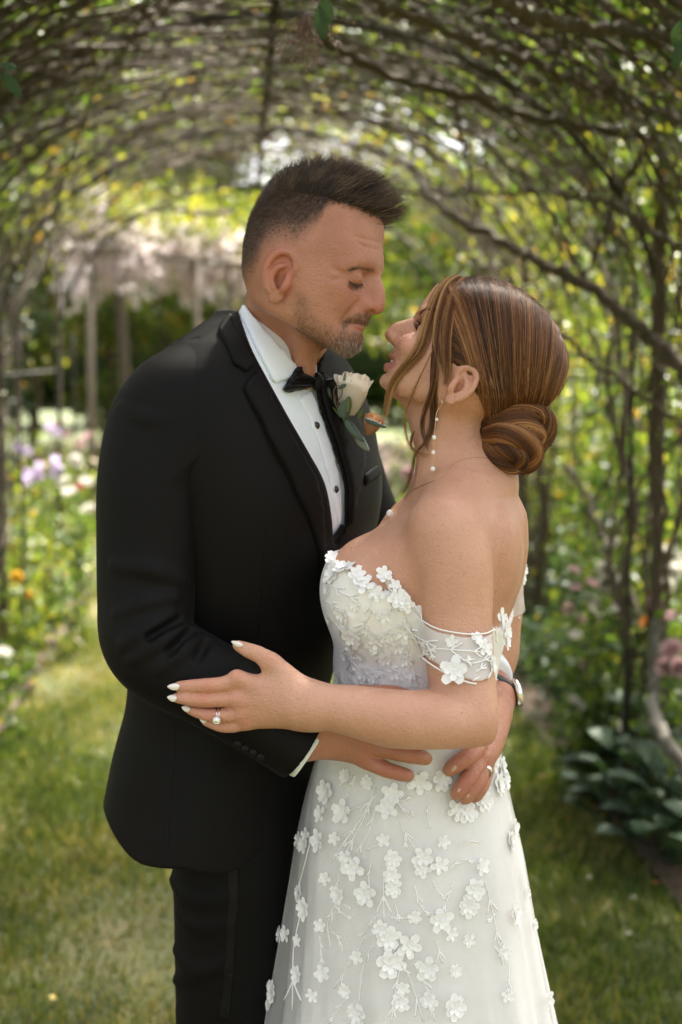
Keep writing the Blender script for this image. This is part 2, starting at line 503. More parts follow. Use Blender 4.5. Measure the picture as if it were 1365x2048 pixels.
def build_head(sol, fr, prof, inner, below, jaw, female):
    hm = HeadMap(fr, prof, inner, below, jaw)
    sol.add(hm.prim())
    m = fr.k; W = fr.w
    tipa, tipb = max(prof, key=lambda q: q[0] if -60 < q[1] < -20 else -99)
    ns = 0.72 if female else 1.0
    # eye sockets, closed lids
    ea, eb, ec = (-20.5, -17, 32.5) if not female else (-20.5, -11, 31)
    for sd in (1, -1):
        sol.cut(ell(W(ea + 15.0, eb + 1.5, sd * (ec + 0.5)), (11.5 * m, 11.0 * m, 16 * m), fr.A), 0.008)
        sol.add(ell(W(ea - 0.5, eb, sd * ec), (12.6 * m, 11.5 * m, 13.5 * m), fr.A), 0.005)
        if not female:                                                    # heavy brow, bag under the eye
            sol.add(limb([W(-5, 4, sd * 10), W(-8.5, 4.5, sd * 23), W(-15.5, 2.5, sd * 38), W(-26, -4, sd * 48)], [3.0 * m, 4.0 * m, 4.0 * m, 3.0 * m], 10), 0.014)
            sol.add(limb([W(-13.5, -29, sd * 22), W(-14.5, -32, sd * 31), W(-21, -30, sd * 42)], [1.6 * m, 1.9 * m, 1.6 * m], 8), 0.007)
            sol.cut(limb([W(-9.5, -11.5, sd * 21), W(-6.3, -9.5, sd * 30), W(-11, -11.5, sd * 42)], [0.8 * m, 1.3 * m, 0.9 * m], 9), 0.002)
        else:
            sol.add(limb([W(-3, 8, sd * 12), W(-4.5, 10, sd * 26), W(-14, 8, sd * 42)], [3 * m, 3.8 * m, 3 * m], 8), 0.008)
            sol.add(ell(W(-19, -38, sd * 40), (13 * m, 12 * m, 13 * m), fr.A), 0.016)   # smiling cheek
    br = [q for q in prof[:14] if tipb + 3 < q[1] < 8]
    rr = np.linspace(8.5, 7.5, len(br)) * ns
    sol.add(limb([W(q[0] - r_ - 0.3, q[1], 0) for q, r_ in zip(br, rr)], rr * m, 14), 0.009)
    sol.add(limb([W(q[0] - r_ - 8, q[1] - 4, 0) for q, r_ in zip(br, rr * 1.4)], rr * 1.4 * m, 14), 0.010)
    # nose: ball of the tip, wings, nostrils
    sol.add(ell(W(tipa - 10 * ns, tipb - (0 if female else 2.2), 0), (10 * ns * m, 8.6 * ns * m, 9.4 * ns * m), fr.A), 0.006)
    if not female: tipb = tipb - 3.5
    for sd in (1, -1):
        wa = tipa - 18.5 * ns
        sol.add(ell(W(wa, tipb - 1.5, sd * 12.2 * ns), (9.2 * ns * m, 7.2 * ns * m, 6.0 * ns * m), fr.A), 0.0035)
        if female: sol.cut(limb([W(wa - 9.0 * ns, tipb - 5, sd * 17.5 * ns), W(wa - 7.5 * ns, tipb + 3, sd * 18 * ns), W(wa - 2 * ns, tipb + 8.5, sd * 16 * ns)], [0.6 * m, 0.8 * m, 0.5 * m], 8), 0.004)
        sol.cut(ell(W(wa + 4.5 * ns, tipb - 9.2 * ns, sd * 8.0 * ns), (6.6 * ns * m, 5.4 * ns * m, 4.0 * ns * m), fr.A), 0.0018)
    if not female:
        la, lb = prof[14]
        sol.add(limb([W(la - 1.0, lb + 3.6, 0), W(la - 5.5, lb + 2.6, 12), W(la - 14.5, lb - 2.5, 23)], [3.4 * m, 2.6 * m, 1.3 * m], 9), 0.003)
        sol.add(limb([W(la - 1.0, lb + 3.6, 0), W(la - 5.5, lb + 2.6, -12), W(la - 14.5, lb - 2.5, -23)], [3.4 * m, 2.6 * m, 1.3 * m], 9), 0.003)
        for sd in (1, -1):
            sol.add(limb([W(la - 2.4, lb - 4.6, 0), W(la - 6.5, lb - 5, sd * 12), W(la - 14.5, lb - 4.5, sd * 21)], [3.7 * m, 2.9 * m, 1.2 * m], 9), 0.003)
            sol.cut(limb([W(la + 2.2, lb - 0.3, 0), W(la - 2.6, lb - 1.2, sd * 12), W(la - 13.5, lb - 4, sd * 25)], [0.7 * m, 0.8 * m, 0.9 * m], 12), 0.0025)
    else:
        for sd in (1, -1):
            sol.add(limb([W(-7.0, -58.5, 0), W(-10.5, -59.5, sd * 12), W(-20, -64, sd * 24)], [2.3 * m, 2.0 * m, 1.1 * m], 9), 0.003)
            sol.add(limb([W(-10.5, -72, 0), W(-14, -71, sd * 12), W(-21, -66.5, sd * 23)], [3.1 * m, 2.5 * m, 1.1 * m], 9), 0.003)
            sol.cut(limb([W(-4.0, -65.5, 0), W(-9.5, -65.5, sd * 12), W(-21, -65.5, sd * 23)], [3.2 * m, 2.8 * m, 1.0 * m], 12), 0.002)
    return hm

def on_head(hm, nas, px, py, c0=40.0):
    """the spot of the head's near side that is seen at (px, py)"""
    fr = hm.fr; d = P(px, py, fr.o[1]) - P(nas[0], nas[1], fr.o[1])
    fi = fr.F - (fr.F @ CAM_FW) * CAM_FW; fi /= np.linalg.norm(fi)
    ai, b = float(d @ fi) / fr.k, float(d @ fr.U) / fr.k; c = c0
    for _ in range(25):
        a = (ai + c * math.sin(fr.yaw)) / math.cos(fr.yaw)
        c = 0.6 * c + 0.4 * float(hm.half(np.array([a]), np.array([b]))[0])
    return a, b, c
# ---- the groom's head
GN = (756, 546)
GF = Frame(G(GN[0], GN[1], -0.035), 1, R(13), R(16))
g_face = px_local(GF, [(766, 442), (764.5, 480), (766, 504), (765.5, 520), (757, 540), (755, 548), (759, 565.5), (763.5, 584), (766.5, 602), (767, 615), (760, 625.5), (746, 627.5), (741, 631),
                       (735.5, 644), (727.5, 649.5), (728, 656), (721, 664), (724, 676), (722, 690), (708, 703)], GN)
g_skull = [(-18, 76), (-28, 88), (-42, 97), (-60, 104), (-86, 108), (-112, 105), (-134, 97), (-152, 84), (-170, 57), (-180, 22), (-179, -12), (-170, -42), (-158, -62)]
g_inner = [(-26, 72, 36), (-42, 72, 52), (-70, 75, 64), (-100, 75, 68), (-135, 70, 58), (-158, 62, 34), (-40, 84, 36), (-60, 92, 40), (-85, 94, 46), (-115, 92, 42),
           (-14, 42, 36), (-26, 42, 51), (-50, 40, 65), (-90, 40, 74), (-130, 40, 69), (-160, 35, 47),
           (-9.5, 12, 37), (-18, 12, 49), (-28, 12, 57), (-50, 10, 66), (-90, 10, 74), (-130, 8, 70), (-165, 8, 42),
           (-4, -4, 7.5), (-9, -11, 19), (-15, -12, 38), (-26, -12, 52), (-42, -12, 60), (-90, -15, 71), (-130, -15, 66), (-165, -18, 36),
           (7, -26, 5.5), (0, -26, 9), (-7, -28, 17), (-12, -33, 30), (-19, -35, 44), (-31, -35, 54), (-55, -35, 62), (-95, -38, 67), (-130, -40, 58), (-155, -42, 34),
           (9, -41, 7.5), (1, -44, 12), (-8, -50, 24), (-20, -53, 41), (-40, -55, 53), (-70, -58, 59), (-100, -60, 59), (-130, -62, 48),
           (-2, -64, 11), (-8, -66, 18), (-17, -66, 29), (-5, -80, 14), (-13, -78, 22), (-20, -77, 29), (-30, -76, 40), (-45, -75, 49), (-75, -75, 55), (-98, -72, 56),
           (-9, -95, 19), (-20, -95, 30), (-45, -95, 43), (-70, -90, 49)]
g_below = [(-14, -120, 16), (-35, -125, 30), (-70, -125, 44), (-105, -112, 50), (-140, -100, 46)]
# ---- the bride's head
BN = (834, 636)
BF = Frame(G(BN[0], BN[1], -0.005), -1, R(-40), R(-5), 1.0)
b_face = px_local(BF, [(877, 566), (857, 590), (843, 611), (835, 628), (833, 637), (822, 643.5), (810, 647), (796, 650), (783, 656.5), (774.5, 665), (771.5, 671), (775, 678), (783, 685), (788.5, 694), (789, 698),
                       (783, 704), (784.5, 713), (784, 722), (773, 728), (772, 733), (775, 744), (765, 752), (758.5, 764), (759.5, 773.5), (766, 783)], BN)
b_skull = [(-22, 84), (-48, 99), (-80, 105), (-112, 99), (-142, 80), (-163, 50), (-172, 18), (-170, -12), (-160, -40), (-148, -58)]
b_inner = [(-24, 66, 34), (-42, 68, 50), (-70, 70, 61), (-100, 70, 64), (-130, 66, 54), (-150, 58, 32), (-58, 88, 34), (-82, 90, 44), (-108, 88, 40),
           (-14, 36, 36), (-26, 36, 49), (-50, 38, 62), (-88, 38, 70), (-125, 38, 65), (-152, 33, 44),
           (-11.5, 11, 35), (-20, 11, 47), (-30, 11, 54), (-50, 10, 62), (-88, 10, 70), (-125, 8, 66), (-157, 8, 38),
           (-6, -4, 7), (-11, -10, 17), (-17, -12, 35), (-27, -12, 49), (-42, -12, 57), (-88, -15, 67), (-125, -15, 62), (-156, -18, 34),
           (5, -24, 5), (-1, -25, 8), (-8, -27, 16), (-12, -31, 29), (-19, -33, 43), (-30, -34, 52), (-53, -34, 59), (-92, -36, 63), (-125, -38, 55), (-148, -40, 32),
           (5, -37, 7), (0, -40, 11), (-9, -46, 24), (-20, -49, 40), (-38, -52, 50), (-68, -55, 55), (-96, -57, 55), (-125, -58, 44),
           (-7, -58, 12), (-12, -60, 22), (-20, -62, 33), (-13, -76, 15), (-20, -74, 26), (-30, -73, 37), (-47, -72, 45), (-73, -72, 50), (-94, -70, 50),
           (-21, -88, 18), (-31, -88, 28), (-50, -88, 38), (-70, -85, 44)]
b_below = [(-26, -112, 16), (-45, -114, 28), (-72, -114, 38), (-100, -104, 44), (-132, -92, 40)]
# ------------------------------------------------------------------ bodies
def skin_mat(name, base, dark, flush, lipc, stub, scalp):
    m = mat(name, base, 0.47)
    n1 = noise(m, 16, 4); n2 = noise(m, 150, 3); n3 = noise(m, 420, 2)
    c = mixc(m, ramp(m, n1.outputs[0], [(0.35, (0, 0, 0)), (0.65, (1, 1, 1))]).outputs[0], base, dark)
    spots = ramp(m, noise(m, 260, 2).outputs[0], [(0.63, (0, 0, 0)), (0.76, (1, 1, 1))]).outputs[0]
    c = mixc(m, spots, c, tuple(0.80 * x for x in dark))
    c = mixc(m, attr(m, 'flush').outputs['Fac'], c, flush)
    c = mixc(m, attr(m, 'lips').outputs['Fac'], c, lipc)
    mb = N(m, 'ShaderNodeMath', operation='MULTIPLY'); L(m, attr(m, 'beard').outputs['Fac'], mb.inputs[0]); mb.inputs[1].default_value = 0.55
    c = mixc(m, mb.outputs[0], c, stub)
    sc = mixc(m, n3.outputs[0], tuple(0.6 * x for x in scalp), scalp)
    c = mixc(m, attr(m, 'hairy').outputs['Fac'], c, sc)
    L(m, c, BS(m).inputs['Base Color'])
    BS(m).inputs['Subsurface Weight'].default_value = 0.06
    BS(m).inputs['Subsurface Radius'].default_value = (1.0, 0.38, 0.2)
    BS(m).inputs['Subsurface Scale'].default_value = 0.006
    BS(m).inputs['Specular IOR Level'].default_value = 0.42
    ad = N(m, 'ShaderNodeMath', operation='ADD'); L(m, n2.outputs[0], ad.inputs[0]); L(m, n3.outputs[0], ad.inputs[1])
    bump(m, ad.outputs[0], 0.65, 0.0016)
    return m
SKIN_G = skin_mat('skin_groom', (0.47, 0.215, 0.140), (0.385, 0.162, 0.100), (0.43, 0.148, 0.095), (0.40, 0.165, 0.115), (0.25, 0.125, 0.075), (0.055, 0.036, 0.026))
SKIN_B = skin_mat('skin_bride', (0.59, 0.325, 0.220), (0.52, 0.268, 0.172), (0.57, 0.245, 0.165), (0.46, 0.175, 0.14), (0.3, 0.2, 0.1), (0.05, 0.03, 0.02))
def GG(pts): return [G(*p) for p in pts]
def finger(sol, pts, rad, k=0.0012):
    """joints from knuckle to tip, with a slight swelling at each joint"""
    sol.add(limb(GG(pts), [r * 0.001 for r in rad], 5 * len(pts), 0.001), k)
def loft_px(rows, fwd):
    out = []
    for px, py, w, a, b, n in rows:
        p = G(px, py, w); out.append((p[2], p[0], p[1], a, b, n))
    return Loft(out, fwd)
B_FWD = (-math.cos(R(20)), math.sin(R(20)))
G_FWD = (math.cos(R(33)), -math.sin(R(33)))

# ---- groom
gs = Solid()
g_hm = build_head(gs, GF, g_face + g_skull, g_inner, g_below, ((-5, -113), (-100, -86)), False)
add_ear(gs, GF, (-99, -40), 65, 65, R(-8))
def groove(sol, hm, nas, pl, rad, k, out=0.0):
    q = [on_head(hm, nas, x, y) for x, y in pl]
    for sd in (1, -1):
        sol.cut(limb([hm.fr.w(a, b, sd * (c + out)) for a, b, c in q], np.asarray(rad) * hm.fr.k, 10), k)
groove(gs, g_hm, GN, [(717, 612), (706, 626), (694, 640), (684, 656)], [0.6, 1.3, 1.3, 0.5], 0.007, 0.6)      # fold from nose to mouth
groove(gs, g_hm, GN, [(726, 580), (714, 585), (700, 582)], [0.5, 1.0, 0.5], 0.006, 0.8)                         # under the eye
groove(gs, g_hm, GN, [(690, 561), (678, 556), (668, 548)], [0.5, 0.7, 0.3], 0.004, 0.6)                         # crow's feet
groove(gs, g_hm, GN, [(688, 568), (676, 570), (666, 572)], [0.4, 0.6, 0.3], 0.004, 0.6)
groove(gs, g_hm, GN, [(764, 500), (745, 503), (715, 500)], [0.2, 0.3, 0.2], 0.003, 0.9)                         # lines of the forehead
groove(gs, g_hm, GN, [(764, 486), (740, 488), (705, 484)], [0.2, 0.3, 0.2], 0.003, 0.9)
gs.add(limb(GG([(590, 585, 0.05), (565, 680, 0.065), (542, 745, 0.075), (525, 830, 0.08)]), [0.060, 0.060, 0.062, 0.072], 10), 0.030)
gs.add(limb(GG([(610, 640, -0.01), (610, 700, 0.0), (608, 760, 0.01)]), [0.016, 0.015, 0.014], 8), 0.02)      # neck muscle
gs.add(limb(GG([(520, 860, 0.08), (480, 1200, 0.08), (460, 1600, 0.1)]), [0.06, 0.05, 0.05], 8), 0.02)
gs.add(limb(GG([(345, 815, -0.06), (285, 1100, -0.08), (268, 1300, -0.10), (430, 1395, -0.12), (600, 1470, -0.140)]), [0.03, 0.03, 0.03, 0.03, 0.031], 20), 0.02)
gs.add(limb(GG([(668, 872, 0.215), (718, 1030, 0.25), (810, 1220, 0.27), (915, 1300, 0.215), (955, 1335, 0.125), (985, 1392, 0.05)]), [0.03, 0.03, 0.03, 0.03, 0.03, 0.030], 20), 0.02)
# his right hand on her waist
HR = -0.146
gp = Solid()
gp.add(limb(GG([(600, 1470, HR + 0.006), (640, 1478, HR + 0.002), (700, 1500, HR), (735, 1518, HR)]), [0.028, 0.024, 0.0145, 0.0105], 10), 0.012)
gp.add(cone(G(640, 1465, HR), G(735, 1487, HR), 0.021, 0.0125), 0.012)
gp.add(cone(G(640, 1450, HR), G(745, 1455, HR), 0.021, 0.0125), 0.012)
gp.add(cone(G(640, 1440, HR), G(735, 1422, HR), 0.020, 0.012), 0.012)
gp.add(limb(GG([(640, 1440, HR), (680, 1402, HR - 0.002), (725, 1391, HR - 0.004)]), [0.020, 0.016, 0.0125], 8), 0.012)
gs.add(Prim(gp.f, G(680, 1460, HR), 0.09), 0.012)
finger(gs, [(740, 1490, HR), (790, 1503, HR - 0.006), (830, 1512, HR - 0.005), (852, 1517, HR - 0.001)], [11.5, 10.4, 9.6, 8.2], 0.004)
finger(gs, [(730, 1520, HR), (770, 1538, HR - 0.006), (800, 1547, HR - 0.005), (817, 1551, HR - 0.001)], [10.5, 9.6, 8.8, 7.6], 0.004)
finger(gs, [(745, 1455, HR), (800, 1460, HR - 0.004), (850, 1465, HR), (880, 1468, HR + 0.004)], [11.5, 10.5, 9.6, 8.2], 0.004)
finger(gs, [(735, 1422, HR), (790, 1422, HR - 0.004), (840, 1425, HR), (865, 1428, HR + 0.004)], [11, 10.2, 9.4, 8.2], 0.004)
finger(gs, [(725, 1391, HR - 0.004), (775, 1388, HR - 0.006), (803, 1391, HR - 0.004), (816, 1394, HR)], [12, 11, 9.8, 8], 0.004)
# his left hand round her back
gp = Solid()
gp.add(limb(GG([(985, 1392, 0.05), (980, 1440, 0.0), (966, 1490, -0.06)]), [0.030, 0.026, 0.018], 10), 0.012)
gp.add(limb(GG([(983, 1420, 0.01), (978, 1480, -0.06), (962, 1515, -0.105)]), [0.022, 0.017, 0.0125], 10), 0.012)
gp.add(limb(GG([(985, 1420, 0.02), (978, 1480, -0.05), (966, 1530, -0.095)]), [0.020, 0.016, 0.0115], 10), 0.012)
gs.add(Prim(gp.f, G(975, 1450, -0.03), 0.12), 0.012)
finger(gs, [(958, 1490, -0.105), (938, 1512, -0.128), (912, 1530, -0.134), (899, 1540, -0.132)], [11.5, 11, 10, 8.2], 0.003)
finger(gs, [(962, 1515, -0.105), (940, 1553, -0.128), (922, 1578, -0.134), (913, 1588, -0.133)], [11.5, 10.6, 9.6, 7.8], 0.002)
finger(gs, [(970, 1525, -0.098), (956, 1566, -0.122), (937, 1590, -0.128), (930, 1598, -0.127)], [10.4, 9.6, 8.6, 7.2], 0.002)
finger(gs, [(975, 1540, -0.085), (966, 1570, -0.110), (955, 1588, -0.118), (949, 1595, -0.118)], [9, 8.4, 7.8, 6.6], 0.002)
V, F = gs.mesh((-.42, 1.55, 1.02), (.28, 2.28, 1.90), 0.0017)
V = relax(V, F, 1, 0.4)
GV, GFc = V, F
groom = thing('groom', 'dark haired man in black dinner suit looking down at the woman he holds', 'person', (-0.1, 1.95, 0))
g_body = obj('body', V, F, SKIN_G, groom)

# ---- bride
BW = -0.01
bs = Solid()
b_hm = build_head(bs, BF, b_face + b_skull, b_inner, b_below, ((-20, -106), (-92, -78)), True)
add_ear(bs, BF, (-104, -41), 53, 61, R(-8))
bs.add(limb(GG([(888, 800, -0.005), (903, 870, BW), (925, 960, BW), (935, 1010, BW)]), [0.050, 0.049, 0.051, 0.06], 10), 0.016)
bs.add(limb(GG([(880, 830, -0.045), (862, 900, -0.045), (848, 975, -0.03)]), [0.010, 0.011, 0.009], 9), 0.02)       # neck muscle
b_torso = loft_px([(945, 985, BW, .035, .05, 2), (945, 1005, BW, .055, .085, 2), (932, 1030, BW, .075, .120, 2), (912, 1070, BW, .090, .145, 2.1), (895, 1115, BW, .100, .150, 2.2), (875, 1180, BW, .106, .145, 2.2),
                   (850, 1250, BW, .105, .130, 2.2), (836, 1310, BW, .103, .117, 2.2), (830, 1380, BW, .099, .110, 2.2), (826, 1450, BW, .100, .108, 2.2), (822, 1540, BW, .100, .106, 2.2)], B_FWD)
bs.add(b_torso.prim(), 0.03)
bs.add(limb(GG([(940, 950, BW), (915, 1015, -0.075), (893, 1063, -0.125)]), [0.048, 0.046, 0.048], 10), 0.035)
bs.add(limb(GG([(945, 960, BW), (955, 1020, 0.06), (965, 1070, 0.115)]), [0.045, 0.045, 0.048], 10), 0.035)
arm = Solid()
arm.add(limb(GG([(895, 1068, -0.128), (908, 1150, -0.140), (916, 1240, -0.150), (922, 1340, -0.165), (931, 1422, -0.185), (934, 1445, -0.192)]), [0.049, 0.0465, 0.0405, 0.0395, 0.0385, 0.0345], 24))
arm.add(limb(GG([(936, 1444, -0.192), (890, 1442, -0.200), (800, 1440, -0.206), (700, 1421, -0.205), (625, 1411, -0.200), (600, 1410, -0.198)]), [0.033, 0.0365, 0.0345, 0.029, 0.0245, 0.0235], 20), 0.006)
bs.add(Prim(arm.f, G(820, 1300, -0.16), 0.32), 0.009)
bs.add(limb(GG([(962, 1075, 0.115), (985, 1180, 0.13), (982, 1260, 0.13), (972, 1330, 0.13), (900, 1420, 0.16), (700, 1380, 0.28)]), [0.05, 0.042, 0.0405, 0.039, 0.036, 0.025], 22), 0.018)
bs.add(ell(G(835, 1085, 0.0), (0.050, 0.075, 0.060)), 0.04)            # upper chest
# shoulder blade, spine furrow, collar bone, elbow point
bs.add(ell(G(1000, 1105, -0.085), (0.022, 0.03, 0.045)), 0.03)
bs.cut(limb(GG([(1058, 1010, -0.01), (1066, 1090, -0.012), (1052, 1180, -0.01), (1030, 1250, -0.01)]), [0.008, 0.011, 0.010, 0.008], 10), 0.022)
bs.add(limb(GG([(835, 1000, -0.02), (850, 1010, -0.065), (878, 1022, -0.115)]), [0.006, 0.0065, 0.007], 8), 0.014)
bs.add(ell(G(958, 1468, -0.19), (0.012, 0.012, 0.012)), 0.020)
for w_, x_ in ((-0.075, 742), (0.06, 738)):
    bs.add(ell(G(x_, 1178, w_), (0.060, 0.066, 0.066)), 0.045)
# her left hand on his sleeve
HB = -0.197
hp = Solid()
hp.add(limb(GG([(620, 1411, -0.199), (560, 1385, HB), (476, 1360, HB)]), [0.0245, 0.0150, 0.0098], 10), 0.012)
hp.add(limb(GG([(620, 1411, -0.199), (560, 1400, HB - 0.001), (476, 1398, HB - 0.001)]), [0.0245, 0.0150, 0.0096], 10), 0.012)
hp.add(limb(GG([(620, 1413, -0.199), (560, 1416, HB), (484, 1424, HB + 0.001)]), [0.0245, 0.0150, 0.0094], 10), 0.012)
hp.add(limb(GG([(620, 1415, -0.199), (560, 1430, HB + 0.003), (492, 1442, HB + 0.005)]), [0.0240, 0.0145, 0.0090], 10), 0.012)
hp.add(limb(GG([(606, 1398, -0.197), (575, 1362, HB + 0.004), (541, 1324, HB + 0.003)]), [0.0190, 0.0160, 0.0108], 10), 0.014)
bs.add(Prim(hp.f, G(545, 1385, HB), 0.09), 0.010)
for x_, y_, w_, r_ in ((474, 1356, HB - 0.003, 9.4), (472, 1399, HB - 0.004, 9.2), (482, 1427, HB - 0.001, 8.8), (492, 1445, HB + 0.003, 8.2)):
    bs.add(ell(G(x_, y_, w_), (r_ * .001, r_ * .001, r_ * .001)), 0.008)
finger(bs, [(476, 1360, HB), (445, 1369, HB - 0.001), (415, 1371.5, HB - 0.001), (378, 1373, HB + 0.004), (357, 1373, HB + 0.009)], [10.1, 9.2, 8.8, 7.7, 5.9], 0.0035)
finger(bs, [(474, 1397, HB - 0.001), (440, 1399, HB - 0.002), (404, 1400, HB - 0.001), (372, 1397, HB + 0.004), (353, 1395.5, HB + 0.009)], [9.9, 9.0, 8.6, 7.5, 5.7], 0.002)
finger(bs, [(484, 1425, HB + 0.001), (455, 1430, HB + 0.000), (423, 1430, HB + 0.002), (397, 1424, HB + 0.008), (380, 1419, HB + 0.012)], [9.5, 8.7, 8.1, 7.0, 5.5], 0.002)
finger(bs, [(492, 1445, HB + 0.004), (466, 1452, HB + 0.005), (444, 1452, HB + 0.008), (426, 1447, HB + 0.013), (412, 1443, HB + 0.017)], [8.6, 7.7, 7.3, 6.4, 5.1], 0.002)
finger(bs, [(543, 1326, HB + 0.003), (520, 1310, HB + 0.006), (498, 1301, HB + 0.012), (476, 1291, HB + 0.019)], [11.0, 9.7, 8.8, 6.2], 0.006)
V, F = bs.mesh((-.24, 1.55, 1.14), (.30, 2.06, 1.74), 0.0017)
V = relax(V, F, 1, 0.4)
BV, BFc = V, F
bride = thing('bride', 'woman with auburn updo in white floral wedding dress looking up at the man', 'person', (0.12, 1.83, 0))
b_body = obj('body', V, F, SKIN_B, bride)
# ------------------------------------------------------------------ cloth helpers
def proj(p):
    q = np.asarray(p, float) - np.array((0, 0, CAM_Z))
    d = q @ CAM_FW
    return 682.5 + FPX * (q @ CAM_RT) / d, 1024.0 - FPX * (q @ CAM_UP) / d
def poly_sd(x, y, poly):
    """signed distance to a polygon, negative inside"""
    poly = np.asarray(poly, float)
    n = len(poly); d = np.full(len(x), 1e18); s = np.ones(len(x))
    for i in range(n):
        a, b = poly[i], poly[i - 1]
        e = b - a; wx, wy = x - a[0], y - a[1]
        t = np.clip((wx * e[0] + wy * e[1]) / max(e @ e, 1e-9), 0, 1)
        d = np.minimum(d, (wx - e[0] * t) ** 2 + (wy - e[1] * t) ** 2)
        c1 = y >= a[1]; c2 = y < b[1]; c3 = e[0] * wy > e[1] * wx
        s = np.where((c1 & c2 & c3) | (~c1 & ~c2 & ~c3), -s, s)
    return s * np.sqrt(d)
def smooth_poly(poly, n=6):
    p = np.asarray(poly, float)
    q = catmull(np.vstack([p, p[:1]]), len(p) * n + 1)
    return q[:-1]
def cast(bvhs, px, py, back=None):
    o, d = ray(px, py)
    best = None
    for b in (bvhs if isinstance(bvhs, (list, tuple)) else [bvhs]):
        h = b.ray_cast(o, d)
        if h[0] is not None and (best is None or h[3] < best[2]): best = (h[0], h[1], h[3])
    if best is None: return None
    n = best[1]
    if n.dot(d) > 0: n = -n
    return best[0], n
def panel(name, poly, bvhs, thick, lift, mat_, parent, res=9.0, edge=4.0, tilt=None, soft=1, bow=None):
    """a cut of cloth lying on the surfaces `bvhs`: its outline as seen from the front, its own thickness and rolled edge"""
    poly = np.asarray(poly, float)
    pts = []
    for i in range(len(poly)):
        a, b = poly[i], poly[(i + 1) % len(poly)]
        m = max(1, int(np.linalg.norm(b - a) / res))
        for j in range(m): pts.append(a + (b - a) * j / m)
    nb = len(pts)
    x0, y0 = poly.min(0); x1, y1 = poly.max(0)
    gx, gy = np.meshgrid(np.arange(x0, x1, res), np.arange(y0, y1, res * 0.87))
    gx = gx + (np.arange(gx.shape[0]) % 2)[:, None] * res * 0.5
    gx, gy = gx.ravel(), gy.ravel()
    sd = poly_sd(gx, gy, pts)
    k = sd < -res * 0.45
    allp = np.vstack([np.array(pts), np.stack([gx[k], gy[k]], 1)])
    r = delaunay_2d_cdt([Vector(q) for q in allp], [(i, (i + 1) % nb) for i in range(nb)], [list(range(nb))], 1, 1e-4)
    q2 = np.array([tuple(v) for v in r[0]]); tri = [tuple(f) for f in r[2]]
    hit, nrm = [], []
    for x, y in q2:
        h = cast(bvhs, x, y)
        hit.append(h[0] if h else None); nrm.append(h[1] if h else None)
    good = [i for i in range(len(q2)) if hit[i] is not None]
    for i in range(len(q2)):
        if hit[i] is None:
            j = min(good, key=lambda g: (q2[g][0] - q2[i][0]) ** 2 + (q2[g][1] - q2[i][1]) ** 2)
            o, d = ray(*q2[i]); o2, d2 = ray(*q2[j])
            hit[i] = o + d * ((hit[j] - o).length); nrm[i] = nrm[j]
    H = np.array([tuple(h) for h in hit]); Nn = np.array([tuple(n) for n in nrm])
    E = set()
    for f in tri:
        for a, b in ((0, 1), (1, 2), (2, 0)): E.add((f[a], f[b])); E.add((f[b], f[a]))
    E = np.array(list(E)); cnt = np.maximum(np.bincount(E[:, 0], minlength=len(H)), 1)[:, None]
    for _ in range(3 * soft):
        Nn = Nn + np.stack([np.bincount(E[:, 0], Nn[E[:, 1], a], len(H)) for a in range(3)], 1) / cnt
        Nn /= np.linalg.norm(Nn, axis=1)[:, None]
    for _ in range(soft):
        H = 0.5 * H + 0.5 * np.stack([np.bincount(E[:, 0], H[E[:, 1], a], len(H)) for a in range(3)], 1) / cnt
    sd = -poly_sd(q2[:, 0], q2[:, 1], pts) * 0.65e-3
    e = np.clip(sd / (edge * 1e-3), 0, 1)
    roll = np.sqrt(1 - (1 - e) ** 2)
    lf = lift if np.isscalar(lift) else np.array([lift(x, y) for x, y in q2])
    bw = 0 if bow is None else np.array([bow(x, y) for x, y in q2])
    top = H + Nn * (lf + thick * (0.25 + 0.75 * roll) + bw)[:, None]
    bot = H + Nn * (lf - 0.0005 + 0 * roll)[:, None]
    n = len(q2)
    V = np.vstack([top, bot]); F = []
    # wind so that the top faces outwards
    f0 = tri[len(tri) // 2]
    nn = np.cross(top[f0[1]] - top[f0[0]], top[f0[2]] - top[f0[0]])
    flip = nn @ Nn[f0[0]] < 0
    for f in tri:
        F.append(f[::-1] if flip else f); g = tuple(i + n for i in f)
        F.append(g if flip else g[::-1])
    edges = {}
    for f in tri:
        for a, b in ((0, 1), (1, 2), (2, 0)):
            edges.setdefault((min(f[a], f[b]), max(f[a], f[b])), []).append((f[a], f[b]))
    for e_ in edges.values():
        if len(e_) == 1:
            a, b = e_[0]
            F.append((a, b, b + n, a + n) if flip else (b, a, a + n, b + n))
    return obj(name, V, F, mat_, parent)
def tube(pts, rad, sides=6, cap=True):
    pts = np.asarray(pts, float); n = len(pts)
    rad = np.full(n, rad) if np.isscalar(rad) else np.asarray(rad, float)
    t = np.gradient(pts, axis=0); t /= np.maximum(np.linalg.norm(t, axis=1), 1e-9)[:, None]
    ref = np.array((0, 0, 1.0)) if abs(t[0][2]) < 0.8 else np.array((1.0, 0, 0))
    V = []
    u = np.cross(t[0], ref); u /= np.linalg.norm(u)
    for i in range(n):
        u = u - (u @ t[i]) * t[i]; u /= max(np.linalg.norm(u), 1e-9)
        v = np.cross(t[i], u)
        a = np.arange(sides) * 2 * math.pi / sides
        V.append(pts[i] + rad[i] * (np.cos(a)[:, None] * u + np.sin(a)[:, None] * v))
    V = np.vstack(V)
    i, j = np.meshgrid(np.arange(n - 1), np.arange(sides), indexing='ij')
    i, j = i.ravel(), j.ravel(); j2 = (j + 1) % sides
    F = np.stack([i * sides + j, i * sides + j2, (i + 1) * sides + j2, (i + 1) * sides + j], 1)
    F = [tuple(f) for f in F]
    if cap:
        F.append(tuple(range(sides))[::-1]); F.append(tuple((n - 1) * sides + k for k in range(sides)))
    return V, F
